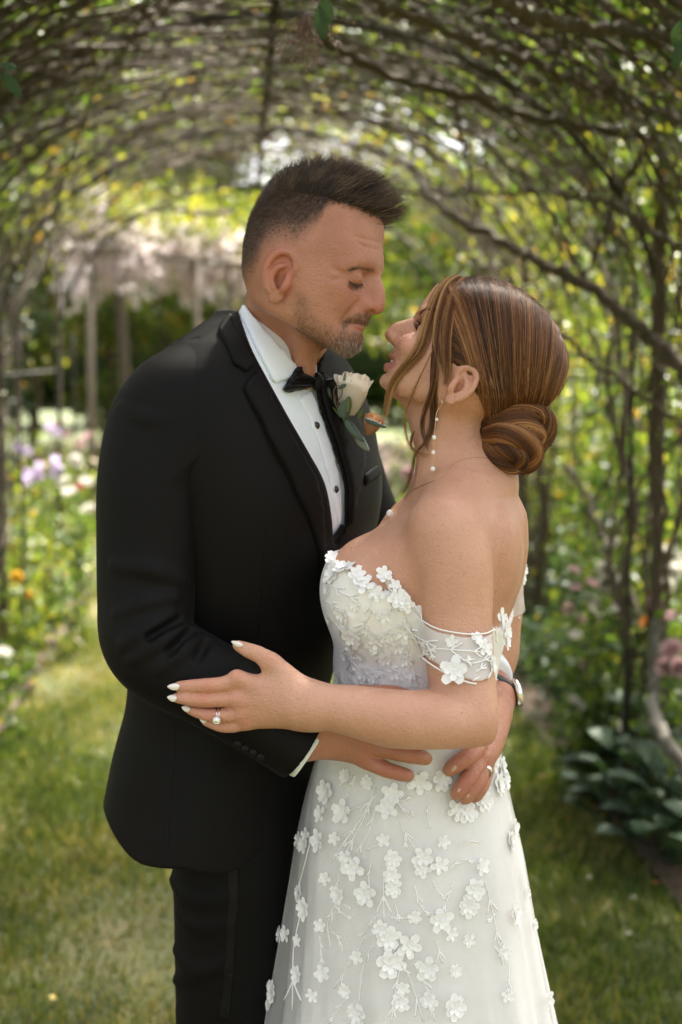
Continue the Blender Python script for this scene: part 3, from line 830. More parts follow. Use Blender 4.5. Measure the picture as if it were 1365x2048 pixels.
def joinm(parts):
    V, F, o = [], [], 0
    for v, f in parts:
        V.append(np.asarray(v)); F += [tuple(int(i) + o for i in q) for q in f]; o += len(v)
    return np.vstack(V), F

# ------------------------------------------------------------------ the groom's clothes
def cloth_mat(name, col, rough, sheen=0.15, weave=900.0):
    m = mat(name, col, rough)
    BS(m).inputs['Sheen Weight'].default_value = sheen
    BS(m).inputs['Sheen Roughness'].default_value = 0.4
    BS(m).inputs['Specular IOR Level'].default_value = 0.14
    n1 = noise(m, 9.0, 3, coord='Object'); n2 = noise(m, weave, 1, coord='Object')
    c = mixc(m, n1.outputs[0], tuple(x * 0.8 for x in col), tuple(x * 1.25 for x in col))
    L(m, c, BS(m).inputs['Base Color'])
    bump(m, n2.outputs[0], 0.25, 0.0006)
    return m
M_SUIT = cloth_mat('black_wool', (0.0032, 0.0026, 0.0023), 0.60, 0.022)
M_TROUSER = cloth_mat('black_wool_trousers', (0.0026, 0.0022, 0.0020), 0.68, 0.012)
M_SATIN = cloth_mat('black_satin', (0.006, 0.0055, 0.0055), 0.42, 0.0)
M_VEST = cloth_mat('black_waistcoat', (0.007, 0.0062, 0.006), 0.7, 0.05)
M_SHIRT = cloth_mat('white_cotton', (0.82, 0.87, 0.94), 0.75, 0.1, 700)
M_METAL = mat('silver', (0.75, 0.74, 0.72), 0.18, Metallic=1.0)
M_ONYX = mat('onyx', (0.01, 0.01, 0.012), 0.12)

j_torso = loft_px([(522, 622, .07, .055, .066, 2), (516, 650, .07, .070, .090, 2), (508, 690, .07, .090, .135, 2.1), (503, 735, .075, .104, .180, 2.2), (503, 790, .08, .117, .205, 2.3),
                   (512, 880, .08, .130, .207, 2.4), (522, 1000, .08, .136, .200, 2.4), (508, 1150, .08, .130, .182, 2.3), (480, 1290, .085, .120, .168, 2.3),
                   (462, 1400, .09, .116, .165, 2.3), (452, 1500, .09, .126, .174, 2.3), (444, 1600, .09, .134, .184, 2.3), (430, 1760, .09, .142, .197, 2.3), (428, 1800, .09, .142, .197, 2.3)], G_FWD)
OPEN = smooth_poly([(474, 618), (500, 690), (532, 752), (575, 830), (618, 905), (650, 966), (664, 1035), (668, 1086), (680, 1075), (690, 1048), (688, 965), (662, 878), (637, 800), (636, 740), (640, 690), (560, 600)], 4)
HEM_Z = 0.938
gfw = np.array((*G_FWD, 0.0)); grt = np.array((-G_FWD[1], G_FWD[0], 0.0))      # grt: towards his left
gcen = G(440, 1600, .09)
def hem_z(p):
    q = p - gcen
    u = (q @ gfw) / 0.135; r = (q @ grt)
    rise = np.clip((u - 0.86) / 0.40, 0, 1) ** 2 * 0.13
    wav = 0.006 * np.sin(9 * np.arctan2(r, q @ gfw))
    return HEM_Z + rise + wav + 0.064 * np.clip((-u + 0.40) / 1.2, 0, 1) ** 1.3
def torso_wr(p):
    """soft drape: shallow folds from the shoulder, pull lines at the waist"""
    x, y = proj(p)
    d = 0.0022 * np.sin((x * 0.6 + y * 0.25) * 0.045) * np.clip((y - 1250) / 200, 0, 1)
    d = d + 0.0016 * np.sin((x * 0.9 - y * 0.5) * 0.05 + 1.0) * np.exp(-((y - 1330) / 120) ** 2)
    return d
def jacket_f(p): return j_torso.dist(p, True) + torso_wr(p)
def jacket_full(p):
    d = jacket_f(p)
    x, y = proj(p)
    op = poly_sd(x, y, OPEN) * 0.65e-3
    front = ((p - G(520, 900, .08)) @ gfw)
    op = np.maximum(op, -front - 0.02)
    d = smax(d, -np.maximum(op, -(d + 0.013)), 0.003)
    return smax(d, hem_z(p) - p[:, 2], 0.004)
jc = G(490, 1180, .085)
sleeve = Solid()
SLV = [(345, 800, -.040, .053), (318, 862, -.050, .064), (305, 960, -.062, .068), (298, 1090, -.075, .0645), (293, 1200, -.09, .060), (296, 1275, -.108, .058), (335, 1322, -.120, .056), (420, 1368, -.128, .053), (520, 1432, -.136, .0485), (612, 1494, -.142, .0455), (655, 1523, -.144, .045)]
_sl = limb([G(*q[:3]) for q in SLV], [q[3] for q in SLV], 40, 0.003)
def seg_ridge(pts, r): return limb(GG(pts), [r * 0.5] + [r] * (len(pts) - 2) + [r * 0.4], 12)
sleeve.add(_sl)
sleeve.add(Prim(lambda p: np.maximum(j_torso.dist(p, True) + 0.0025, np.linalg.norm(p - G(340, 790, -.04), axis=1) - 0.11), G(340, 790, -.04), 0.12), 0.035)
def on_sleeve(px, py): return None
SOL_TMP = Solid().add(_sl)
RIDGES = [([(392, 1205), (345, 1232), (290, 1262), (245, 1290)], 7, 14), ([(398, 1218), (370, 1250), (320, 1285), (262, 1322)], 6, 12), ([(400, 1226), (395, 1258), (365, 1300), (320, 1340)], 6, 12),
          ([(420, 1240), (432, 1270), (425, 1310)], 5, 10), ([(400, 1190), (350, 1195), (290, 1205), (235, 1225)], 6, 14), ([(450, 1262), (470, 1300), (465, 1340)], 4, 9),
          ([(240, 815), (290, 835), (350, 842)], 5, 14), ([(230, 1130), (300, 1140), (370, 1160)], 5, 16), ([(500, 1330), (520, 1370), (515, 1410)], 4, 9)]
_sv_, _sf_ = SOL_TMP.mesh((-.36, 1.6, 1.05), (.06, 1.98, 1.78), 0.005)
_sb = bvh_of(_sv_, _sf_)
for pts, r, k in RIDGES:
    q = []
    for x, y in pts:
        h = cast(_sb, x, y)
        if h: q.append(np.array(h[0]) - np.array(h[1]) * r * 0.0006)
    if len(q) > 1: sleeve.add(limb(q, [r * 0.0008] + [r * 0.0013] * (len(q) - 2) + [r * 0.0007], 14), k * 0.0008)
for pts, r in ([[(398, 1212), (360, 1240), (300, 1275)], 3.0], [[(402, 1224), (385, 1262), (340, 1305)], 3.0], [[(412, 1236), (415, 1280), (395, 1320)], 2.5]):
    q = []
    for x, y in pts:
        h = cast(_sb, x, y)
        if h: q.append(np.array(h[0]) + np.array(h[1]) * 0.001)
    if len(q) > 1: sleeve.cut(limb(q, [r * 0.0014] * len(q), 12), 0.008)
_ax = G(612, 1494, -.142) - G(520, 1432, -.136); _ax = _ax / np.linalg.norm(_ax)
CUFF = G(607, 1492, -.142)
_tilt = np.array(_ax) + 0.18 * CAM_FW; _tilt /= np.linalg.norm(_tilt)
sleeve.keep(Prim(lambda p: (p - CUFF) @ _tilt, CUFF, 9), 0.003)
sleeve.cut(limb([CUFF - _ax * 0.02, CUFF + _ax * 0.05], [.0405, .0405], 3), 0.002)
sv, sf = sleeve.mesh((-.36, 1.58, 1.03), (.03, 1.96, 1.78), 0.0025)
sv = relax(sv, sf, 1, 0.4)
sl2 = Solid()
SL2 = [(668, 862, .215, .055), (686, 940, .235, .058), (718, 1030, .25, .058), (810, 1220, .27, .056), (915, 1300, .215, .052), (955, 1335, .125, .048), (972, 1350, .085, .046)]
sl2.add(limb([G(*q[:3]) for q in SL2], [q[3] for q in SL2], 26, 0.003))
CUF2 = G(970, 1352, .078); _ax2 = G(990, 1400, .03) - G(955, 1335, .125); _ax2 = _ax2 / np.linalg.norm(_ax2)
sl2.keep(Prim(lambda p: (p - CUF2) @ _ax2, CUF2, 9), 0.003)
sl2.cut(limb([CUF2 - _ax2 * 0.02, CUF2 + _ax2 * 0.05], [.041, .041], 3), 0.002)
s2v, s2f = sl2.mesh((-.05, 1.84, 1.22), (.32, 2.24, 1.74), 0.0035)
jk = Solid(); jk.add(Prim(jacket_full, jc, 0.8))
jv, jf = jk.mesh((-.42, 1.68, .90), (.18, 2.24, 1.84), 0.003)
jv = relax(jv, jf, 1, 0.4)
shell = Solid(); shell.add(Prim(jacket_f, jc, 0.8))
shv, shf = shell.mesh((-.42, 1.68, .84), (.18, 2.24, 1.84), 0.006)
BV_JK = bvh_of(shv, shf)
jacket = obj('jacket', jv, jf, M_SUIT, groom)
jacket['label'] = 'black wool dinner jacket with notched lapels'
o = obj('sleeve', sv, sf, M_SUIT, jacket)
o = obj('sleeve', s2v, s2f, M_SUIT, jacket)
# shirt front and the neck of the shirt
shirt = Solid()
def shirt_f(p):
    d = j_torso.dist(p, True) + 0.0105
    x, y = proj(p)
    pl = np.abs(np.sin((x - y * 0.36 + 6) * 0.105))
    d = d - 0.0012 * (pl > 0.93) * (np.abs((x - 628 - (y - 800) * 0.30)) < 22)
    op = poly_sd(x, y, OPEN) * 0.65e-3 - 0.016
    front = ((p - G(520, 900, .08)) @ gfw)
    return np.maximum(np.maximum(np.maximum(d, op), -front - 0.03), -0.5)
shirt.add(Prim(shirt_f, G(580, 850, 0), 0.45))
wv, wf = shirt.mesh((-.2, 1.62, 1.3), (.06, 2.1, 1.85), 0.003)
shirt_o = obj('shirt', wv, wf, M_SHIRT, groom)
BV_SH = bvh_of(wv, wf)
neck = Solid()
neck.add(limb(GG([(590, 590, 0.05), (562, 680, 0.062), (545, 745, 0.066), (530, 830, 0.066)]), [0.0655, 0.0675, 0.0735, 0.088], 12))
nv, nf = neck.mesh((-.22, 1.7, 1.5), (.08, 2.1, 1.78), 0.004)
BV_NK = bvh_of(nv, nf)
panel('collar', smooth_poly([(471, 634), (480, 616), (492, 602), (520, 636), (548, 672), (580, 708), (612, 742), (606, 752), (590, 760), (570, 768), (544, 774), (530, 752), (505, 700), (488, 665)], 3), [BV_NK, BV_SH], 0.0035, 0.0015, M_SHIRT, shirt_o, 8, 2.0, soft=6)
panel('collar', [(612, 743), (622, 735), (634, 726), (635, 752), (628, 764), (618, 762)], [BV_NK, BV_SH], 0.003, 0.001, M_SHIRT, shirt_o, 6, 1.5, soft=2)
panel('placket', [(588, 800), (600, 786), (626, 776), (644, 820), (668, 890), (686, 962), (688, 1048), (676, 1068), (664, 1010), (650, 950), (630, 880), (608, 830)], BV_SH, 0.0018, 0.001, M_SHIRT, shirt_o, 9, 1.2, soft=3)
# waistcoat edge inside the lapel
panel('waistcoat', smooth_poly([(566, 800), (590, 838), (620, 888), (650, 945), (664, 1000), (668, 1070), (676, 1066), (690, 1046), (702, 1060), (690, 1120), (655, 1120), (640, 1010), (610, 920)], 3), BV_JK, 0.003, -0.006, M_VEST, groom, 9, 2.0, soft=3)
# lapels and collar
lap = smooth_poly([(519, 729), (493, 754), (478, 776), (493, 806), (512, 842), (533, 882), (560, 936), (585, 987), (606, 1030), (622, 1072), (633, 1120), (638, 1180), (648, 1190), (655, 1130), (654, 1070), (650, 1020), (640, 972), (618, 930), (593, 882), (568, 836), (543, 785)], 2)
panel('lapel', lap, BV_JK, 0.0045, 0.0012, M_SUIT, jacket, 9, 2.2, soft=4, bow=lambda x, y: 0.0035 * math.sin(min(1, max(0, (y - 760) / 300)) * math.pi))
col = [(519, 729), (493, 754), (478, 742), (459, 734), (455, 712), (446, 690), (428, 659), (438, 644), (452, 630), (464, 622), (470, 626), (474, 638), (488, 668), (505, 702)]
panel('lapel', col, [BV_JK, BV_NK], 0.0045, 0.002, M_SUIT, jacket, 8, 2.2, soft=5)
lapr = smooth_poly([(634, 735), (650, 745), (690, 768), (716, 800), (728, 850), (735, 905), (728, 960), (715, 1010), (700, 1060), (690, 1052), (690, 1000), (687, 960), (672, 905), (655, 855), (640, 805), (634, 775)], 2)
panel('lapel', lapr, BV_JK, 0.0045, 0.0012, M_SUIT, jacket, 9, 2.2, soft=4)
panel('pocket', [(722, 950), (752, 925), (768, 938), (768, 950), (728, 978)], BV_JK, 0.003, 0.001, M_SUIT, jacket, 7, 1.5, soft=3)
# bow tie
bow = thing('bow_tie', None, None); bow.parent = groom
bow.location = -groom.location
for nm, pl in (('wing', [(622, 758), (604, 742), (588, 730), (582, 733), (572, 752), (556, 781), (560, 786), (570, 793), (592, 788), (612, 782), (624, 774)]),
               ('wing', [(630, 757), (645, 752), (660, 750), (674, 748), (676, 754), (667, 766), (656, 779), (644, 778), (630, 772)])):
    sgn = 1 if pl[0][0] < 626 else -1
    w_ = panel(nm, pl, [BV_SH, BV_NK], 0.012, 0.004, M_SATIN, groom, 5, 9.0, soft=6, bow=lambda x, y: 0.004 * math.sin((y - 730) * 0.28))
    w_.parent = bow; w_.location = (0, 0, 0)
knot = Solid()
kc = cast([BV_SH, BV_NK], 625, 765); kc = np.array(kc[0]) + np.array(kc[1]) * 0.009
knot.add(ell(kc, (0.0085, 0.009, 0.0125)))
kv, kf = knot.mesh(kc - 0.02, kc + 0.02, 0.0015)
k_ = obj('knot', kv, kf, M_SATIN, None); k_.parent = bow
# shirt studs
for x, y in ((630.5, 852), (668.5, 979)):
    h = cast(BV_SH, x, y); c = np.array(h[0]) + np.array(h[1]) * 0.003
    st = Solid().add(ell(c, (0.0042, 0.003, 0.0046)))
    v, f = st.mesh(c - 0.007, c + 0.007, 0.001); obj('stud', v, f, M_ONYX, shirt_o)
    n = np.array(h[1]); u = np.cross(n, (0, 0, 1.0)); u /= np.linalg.norm(u); w = np.cross(n, u)
    a = np.linspace(0, 2 * math.pi, 17)[:-1]
    ringp = c + 0.0046 * (np.cos(a)[:, None] * u + np.sin(a)[:, None] * w)
    v, f = tube(np.vstack([ringp, ringp[:1]]), 0.0009, 5, False); obj('stud_rim', v, f, M_METAL, shirt_o)
# shirt cuffs
for c, ax, r, ln in ((CUFF, _ax, .0385, .012), (CUF2, _ax2, .037, .014)):
    cf = Solid().add(limb([c - ax * 0.05, c + ax * 0.05], [r, r * 0.97], 3))
    cf.keep(Prim(lambda p, c=c, ax=ax, ln=ln: np.abs((p - c - ax * (ln - 0.02)) @ ax) - 0.02, c, 1), 0.002)
    v, f = cf.mesh(c - 0.07, c + 0.07, 0.003); obj('cuff', v, f, M_SHIRT, shirt_o)
# sleeve buttons
BV_SL = bvh_of(sv, sf)
for x, y in ((477, 1487), (492, 1496), (508, 1504), (523, 1513)):
    h = cast(BV_SL, x, y)
    if h is None: continue
    c = np.array(h[0]) + np.array(h[1]) * 0.001
    b_ = Solid().add(ell(c, (0.006, 0.003, 0.006)))
    v, f = b_.mesh(c - 0.009, c + 0.009, 0.0015); obj('button', v, f, M_SATIN, jacket)
# trousers: two legs down to the grass
tr = Solid()
TRR = [(470, 1560, 0.04, .085), (472, 1700, 0.035, .086), (470, 1850, 0.03, .082), (463, 2048, 0.03, .076), (458, 2300, 0.03, .072), (455, 2700, 0.03, .066), (455, 3060, 0.03, .066)]
TRL = [(520, 1560, .17, .085), (530, 1700, .17, .086), (545, 1850, .17, .082), (565, 2048, .18, .078), (600, 2300, .2, .075), (610, 2600, .22, .068), (615, 2960, .22, .066)]
tr.add(limb([G(*q[:3]) for q in TRR], [q[3] for q in TRR], 24, 0.003))
tr.add(limb([G(*q[:3]) for q in TRL], [q[3] for q in TRL], 24, 0.003), 0.02)
for pts, r in (([(345, 1760), (372, 1790), (420, 1800), (470, 1790)], 5), ([(352, 1900), (380, 1930), (430, 1935)], 5), ([(350, 1960), (390, 1950), (450, 1925)], 4), ([(360, 1830), (400, 1850), (460, 1845)], 4)):
    q = []
    for x, y in pts:
        q.append(G(x, y, 0.03 - 0.08 * math.sqrt(max(0, 1 - ((x - 468) / 126) ** 2)) + 0.003))
    tr.add(limb(q, [r * 0.0006] + [r * 0.001] * (len(q) - 2) + [r * 0.0006], 10), 0.014)
tr.keep(Prim(lambda p: 0.03 - p[:, 2], (0, 0, 0), 9))
tv, tf = tr.mesh((-.42, 1.64, 0.01), (.14, 2.26, 1.16), 0.004)
trousers = obj('trousers', tv, tf, M_TROUSER, groom)
BV_TR = bvh_of(tv, tf)
panel('side_stripe', [(452, 1700), (483, 1700), (482, 1800), (476, 1900), (468, 2000), (462, 2047), (432, 2047), (440, 1990), (448, 1900), (452, 1800)], BV_TR, 0.0012, 0.0005, M_SATIN, trousers, 12, 1.0, soft=2)
# ------------------------------------------------------------------ the bride's dress
M_DRESS = mat('ivory_satin', (0.88, 0.855, 0.835), 0.55)
BS(M_DRESS).inputs['Sheen Weight'].default_value = 0.2
_n = noise(M_DRESS, 14, 3); L(M_DRESS, mixc(M_DRESS, _n.outputs[0], (0.86, 0.835, 0.815), (0.92, 0.905, 0.89)), BS(M_DRESS).inputs['Base Color'])
bump(M_DRESS, noise(M_DRESS, 260, 2).outputs[0], 0.15, 0.001)
def tulle_mat(name, alpha, col=(0.92, 0.915, 0.91)):
    m = mat(name, col, 0.8)
    nt = m.node_tree; b = BS(m); out = nt.nodes['Material Output']
    tr = N(m, 'ShaderNodeBsdfTransparent'); tl = N(m, 'ShaderNodeBsdfTranslucent'); tl.inputs[0].default_value = (*col, 1)
    mx = N(m, 'ShaderNodeMixShader'); mx.inputs[0].default_value = 0.15
    L(m, b.outputs[0], mx.inputs[1]); L(m, tl.outputs[0], mx.inputs[2])
    m2 = N(m, 'ShaderNodeMixShader')
    n = noise(m, 60, 2); mr = N(m, 'ShaderNodeMapRange')
    mr.inputs['To Min'].default_value = alpha * 0.93; mr.inputs['To Max'].default_value = min(1, alpha * 1.07)
    L(m, n.outputs[0], mr.inputs[0]); L(m, mr.outputs[0], m2.inputs[0])
    L(m, tr.outputs[0], m2.inputs[1]); L(m, mx.outputs[0], m2.inputs[2]); L(m, m2.outputs[0], out.inputs[0])
    return m
M_TULLE = tulle_mat('white_tulle', 0.32)
M_TULLE2 = tulle_mat('white_tulle_sleeve', 0.50)
M_PETAL = mat('white_organza', (0.93, 0.925, 0.915), 0.6)
_o = M_PETAL.node_tree.nodes['Material Output']; _t = N(M_PETAL, 'ShaderNodeBsdfTranslucent'); _t.inputs[0].default_value = (0.9, 0.88, 0.86, 1)
_m = N(M_PETAL, 'ShaderNodeMixShader'); _m.inputs[0].default_value = 0.12
L(M_PETAL, BS(M_PETAL).outputs[0], _m.inputs[1]); L(M_PETAL, _t.outputs[0], _m.inputs[2]); L(M_PETAL, _m.outputs[0], _o.inputs[0])
M_VINE = mat('white_thread', (0.88, 0.87, 0.86), 0.5)
M_BEAD = mat('glass_bead', (0.85, 0.86, 0.88), 0.08, Metallic=0.6)

def zpx(py, w=-0.01): return G(850, py, w)[2]
bfw = np.array((*B_FWD, 0.0)); blf = np.array((B_FWD[1], -B_FWD[0], 0.0))     # blf: her left or right, towards the camera side when negative y
if blf[1] > 0: blf = -blf
ZN = [(0, 1112), (25, 1092), (42, 1094), (62, 1118), (90, 1170), (125, 1222), (180, 1250)]
def neck_z(p):
    c = G(870, 1180, BW)
    q = p - c
    ang = np.degrees(np.abs(np.arctan2(q @ blf, q @ bfw + 0.02)))
    return np.interp(ang, [a for a, _ in ZN], [zpx(y) for _, y in ZN]) + 0.003 * np.sin(ang * 0.9)
bod = Solid()
bod.add(b_torso.prim(), 0.0)
for w_, x_ in ((-0.075, 742), (0.06, 738)):
    bod.add(ell(G(x_, 1178, w_), (0.060, 0.066, 0.066)), 0.045)
def bodice_f(p):
    d = bod.f(p) - 0.0045
    x, y = proj(p)
    d = d - 0.0022 * np.exp(-((x - 700 - (y - 1200) * 0.05) / 7) ** 2) * (y > 1230) - 0.0022 * np.exp(-((x - 770 - (y - 1200) * -0.02) / 7) ** 2) * (y > 1240) - 0.002 * np.exp(-((x - 822) / 7) ** 2) * (y > 1240)
    d = smax(d, p[:, 2] - neck_z(p), 0.003)
    return d
bodS = Solid().add(Prim(bodice_f, G(840, 1300, BW), 0.4))
dv, df = bodS.mesh((-.06, 1.64, zpx(1430)), (.30, 2.05, zpx(1060)), 0.0025)
dv = relax(dv, df, 1, 0.4)
dress = obj('dress', dv, df, M_DRESS, bride)
dress['label'] = 'white off-the-shoulder dress with raised flowers and tulle skirt'
# skirt: rings from the waist down to the grass; rows: (py, centre px, half-width m)
def skirt_surface(rows, fold, seed, nth=260, nz=70, extra=0.0):
    r_ = np.random.default_rng(seed)
    rows = np.asarray(rows, float)
    zs = np.array([zpx(q[0]) for q in rows]); cx = np.array([G(q[1], q[0], BW)[0] for q in rows]); hw = rows[:, 2]
    zz = np.linspace(zs[0], max(zs[-1], 0.02), nz)
    o = np.argsort(zs)
    C = np.interp(zz, zs[o], cx[o]); H = np.interp(zz, zs[o], hw[o])
    th = np.linspace(0, 2 * math.pi, nth, endpoint=False)
    ph = r_.uniform(0, 6.28, 6); fr = (7, 11, 16, 23, 5, 31); am = (0.30, 0.30, 0.25, 0.16, 0.2, 0.08)
    T, Z = np.meshgrid(th, np.arange(nz)); t = Z / (nz - 1)
    f = sum(a * np.cos(n * T + p + 0.5 * np.sin(2.0 * t * 3 + p)) for a, n, p in zip(am, fr, ph))
    A = fold * np.clip((t - 0.04) / 0.5, 0, 1) ** 0.8
    R_ = H[:, None] * (1 + 0 * T) + A * f * H[:, None] / 0.2
    X = C[:, None] + R_ * np.cos(T); Yd = (Y0 + BW) + (R_ * 0.94) * np.sin(T)
    V = np.stack([X.ravel(), Yd.ravel(), np.repeat(zz, nth)], 1)
    i, j = np.meshgrid(np.arange(nz - 1), np.arange(nth), indexing='ij'); i, j = i.ravel(), j.ravel(); j2 = (j + 1) % nth
    F = np.stack([i * nth + j, (i + 1) * nth + j, (i + 1) * nth + j2, i * nth + j2], 1)
    return V, F
SK_IN = [(1395, 827, .108), (1450, 825, .1125), (1520, 820, .120), (1600, 822, .129), (1700, 832, .140), (1850, 840, .150), (2048, 852, .166), (2400, 856, .20), (3140, 850, .27)]
SK_OUT = [(1400, 827, .110), (1450, 824, .1155), (1520, 818, .124), (1600, 816, .138), (1700, 816, .153), (1850, 816, .170), (2048, 820, .196), (2400, 822, .25), (3140, 820, .38)]
skv, skf = skirt_surface(SK_IN, 0.018, 4)
sk_in = obj('skirt', skv, skf, M_DRESS, dress)
skv2, skf2 = skirt_surface(SK_OUT, 0.019, 9)
sk_out = obj('tulle_skirt', skv2, skf2, M_TULLE, dress)
skv3, skf3 = skirt_surface([(q[0], q[1] * 0.6 + r_[1] * 0.4, q[2] * 0.45 + r_[2] * 0.55) for q, r_ in zip(SK_IN, SK_OUT)], 0.018, 21)
sk_mid = obj('tulle_skirt', skv3, skf3, M_TULLE, dress)
BV_OUT = bvh_of(skv2, skf2); BV_BOD = bvh_of(dv, df); BV_BR = bvh_of(BV, BFc)
# sheer sleeves
sl_near = smooth_poly([(745, 1128), (772, 1143), (800, 1168), (826, 1203), (852, 1238), (884, 1258), (930, 1268), (965, 1267), (982, 1262), (985, 1300), (985, 1338), (978, 1362), (950, 1370), (915, 1358), (888, 1342), (862, 1322), (842, 1300), (822, 1262), (800, 1220), (770, 1180)], 3)
sn = panel('sleeve', sl_near, [BV_BR, BV_BOD], 0.001, 0.005, M_TULLE2, dress, 9, 1.0, soft=4)
def arm_band(c0, c1, r0, r1, name, n=30):
    ax = c1 - c0; ax = ax / np.linalg.norm(ax)
    u = np.cross(ax, (0, 1, 0)); u /= np.linalg.norm(u); v = np.cross(ax, u)
    V = []
    for k in range(7):
        t = k / 6; a = np.linspace(0, 2 * math.pi, n, endpoint=False)
        r = (r0 + (r1 - r0) * t) * (1 + 0.02 * np.sin(5 * a + k))
        V.append(c0 + (c1 - c0) * t + r[:, None] * (np.cos(a)[:, None] * u + np.sin(a)[:, None] * v))
    F = [(k * n + j, k * n + (j + 1) % n, (k + 1) * n + (j + 1) % n, (k + 1) * n + j) for k in range(6) for j in range(n)]
    return obj(name, np.vstack(V), F, M_TULLE2, dress)
arm_band(G(975, 1130, 0.125), G(984, 1225, 0.13), .050, .0465, 'sleeve')
# organza flowers
def flower_mesh(name, n1, n2, seed):
    r_ = np.random.default_rng(seed); parts = []
    for lay, (n, rad, lift, cup) in enumerate(((n1, 1.0, 0.10, 0.25), (n2, 0.62, 0.22, 0.5))):
        for i in range(n):
            a = 2 * math.pi * (i + 0.5 * lay) / n + r_.uniform(-.15, .15)
            V = []
            L_ = rad * r_.uniform(.85, 1.1); W_ = rad * 0.52 * r_.uniform(.9, 1.15)
            for s in np.linspace(0, 1, 4):
                w = W_ * (math.sin(min(1, s * 1.02 + 0.12) * math.pi * 0.62) ** 1.0) * (1 if s < .9 else .72)
                for q in (-1, 0, 1):
                    x = L_ * s * (1 if q == 0 else 0.94 if s > .8 else 1); y = q * w * 0.62
                    z = lift + cup * s * s * 0.7 + (0.10 if q else 0) + r_.uniform(-.03, .03) - 0.10 * lay * 0
                    V.append((x * math.cos(a) - y * math.sin(a), x * math.sin(a) + y * math.cos(a), z))
            F = [(k * 3 + j, (k + 1) * 3 + j, (k + 1) * 3 + j + 1, k * 3 + j + 1) for k in range(3) for j in range(2)]
            parts.append((np.array(V), F))
    a = np.linspace(0, 2 * math.pi, 7)[:-1]
    V = np.vstack([np.stack([.13 * np.cos(a), .13 * np.sin(a), np.full(6, .25)], 1), [[0, 0, .42]]])
    parts.append((V, [(i, (i + 1) % 6, 6) for i in range(6)]))
    v, f = joinm(parts)
    return mesh_from(name, v, f, M_PETAL)
FLM = [flower_mesh('flower', 6, 5, 3), flower_mesh('flower', 5, 5, 5), flower_mesh('flower', 7, 5, 8), flower_mesh('flower', 5, 4, 11)]
fr_ = random.Random(5)
def put_flower(p, n, size, parent, name='flower'):
    o = bpy.data.objects.new(name, fr_.choice(FLM)); COL.objects.link(o)
    n = Vector(n).normalized()
    o.rotation_euler = (n.to_track_quat('Z', 'Y') @ Matrix.Rotation(fr_.uniform(0, 6.28), 3, 'Z').to_quaternion()).to_euler()
    o.scale = (size, size, size * 0.5)
    o.location = Vector(p) + n * size * 0.02
    set_parent(o, parent)
    return o
SZ = {'s': .0095, 'm': .0125, 'M': .0150, 'L': .0170, 'X': .0205}
def zf(lst, ox, oy, k): return [(ox + x / k, oy + y / k, s) for x, y, s in lst]
SKF = zf([(405, 150, 's'), (325, 225, 'L'), (395, 305, 'L'), (300, 315, 'm'), (240, 410, 'm'), (290, 430, 'M'), (360, 420, 's'), (610, 230, 'M'), (585, 290, 'M'), (720, 180, 'L'), (820, 170, 'M'), (880, 300, 'M'), (930, 310, 'M'),
          (410, 505, 'm'), (440, 545, 'L'), (570, 425, 's'), (610, 510, 'm'), (740, 500, 'M'), (735, 550, 'm'), (825, 435, 's'), (810, 535, 'm'), (375, 660, 'm'), (495, 660, 'L'), (605, 580, 'm'), (610, 635, 'm'), (210, 655, 'm'), (230, 720, 'M'),
          (130, 830, 'm'), (205, 855, 's'), (815, 770, 'L'), (705, 755, 's'), (560, 810, 'm'), (590, 850, 'L'), (680, 880, 'L'), (595, 955, 'X'), (760, 975, 'L'), (935, 855, 's'), (455, 925, 's'), (310, 995, 'm'), (875, 985, 's'), (200, 1000, 'm'),
          (95, 1090, 'm'), (405, 1070, 's'), (650, 1060, 's'), (460, 1170, 'L'), (640, 1120, 'm'), (875, 1140, 'L'), (765, 1110, 'm'), (935, 710, 'M'), (960, 640, 'M'), (1060, 190, 'L'), (1040, 90, 'M'), (1000, 260, 'M'),
          (1130, 745, 'M'), (1085, 905, 's'), (1100, 1090, 's'), (990, 540, 'm'), (1110, 430, 'M'), (500, 180, 's'), (320, 590, 's'), (300, 790, 's'), (265, 1090, 's'), (860, 830, 's')], 500, 1480, 2.133)
for x, y, s in SKF:
    h = cast([BV_OUT, BV_BOD], x, y)
    if h: put_flower(h[0], h[1], SZ[s], dress)
for x, y, s in ((1008, 1560, 'L'), (1004, 1535, 'M'), (1028, 1655, 'm'), (1040, 1765, 'm'), (1052, 1785, 's'), (1068, 1850, 's'), (1095, 2000, 'm'), (608, 1690, 'm'), (598, 1680, 'm'), (560, 1868, 'm'), (545, 1975, 'm'), (538, 2010, 's'), (1002, 1470, 'm')):
    h = cast([BV_OUT, BV_BOD], x, y) or cast([BV_OUT, BV_BOD], x + (12 if x < 800 else -12), y) or cast([BV_OUT, BV_BOD], x + (26 if x < 800 else -26), y)
    if h: put_flower(h[0], h[1], SZ[s], dress)
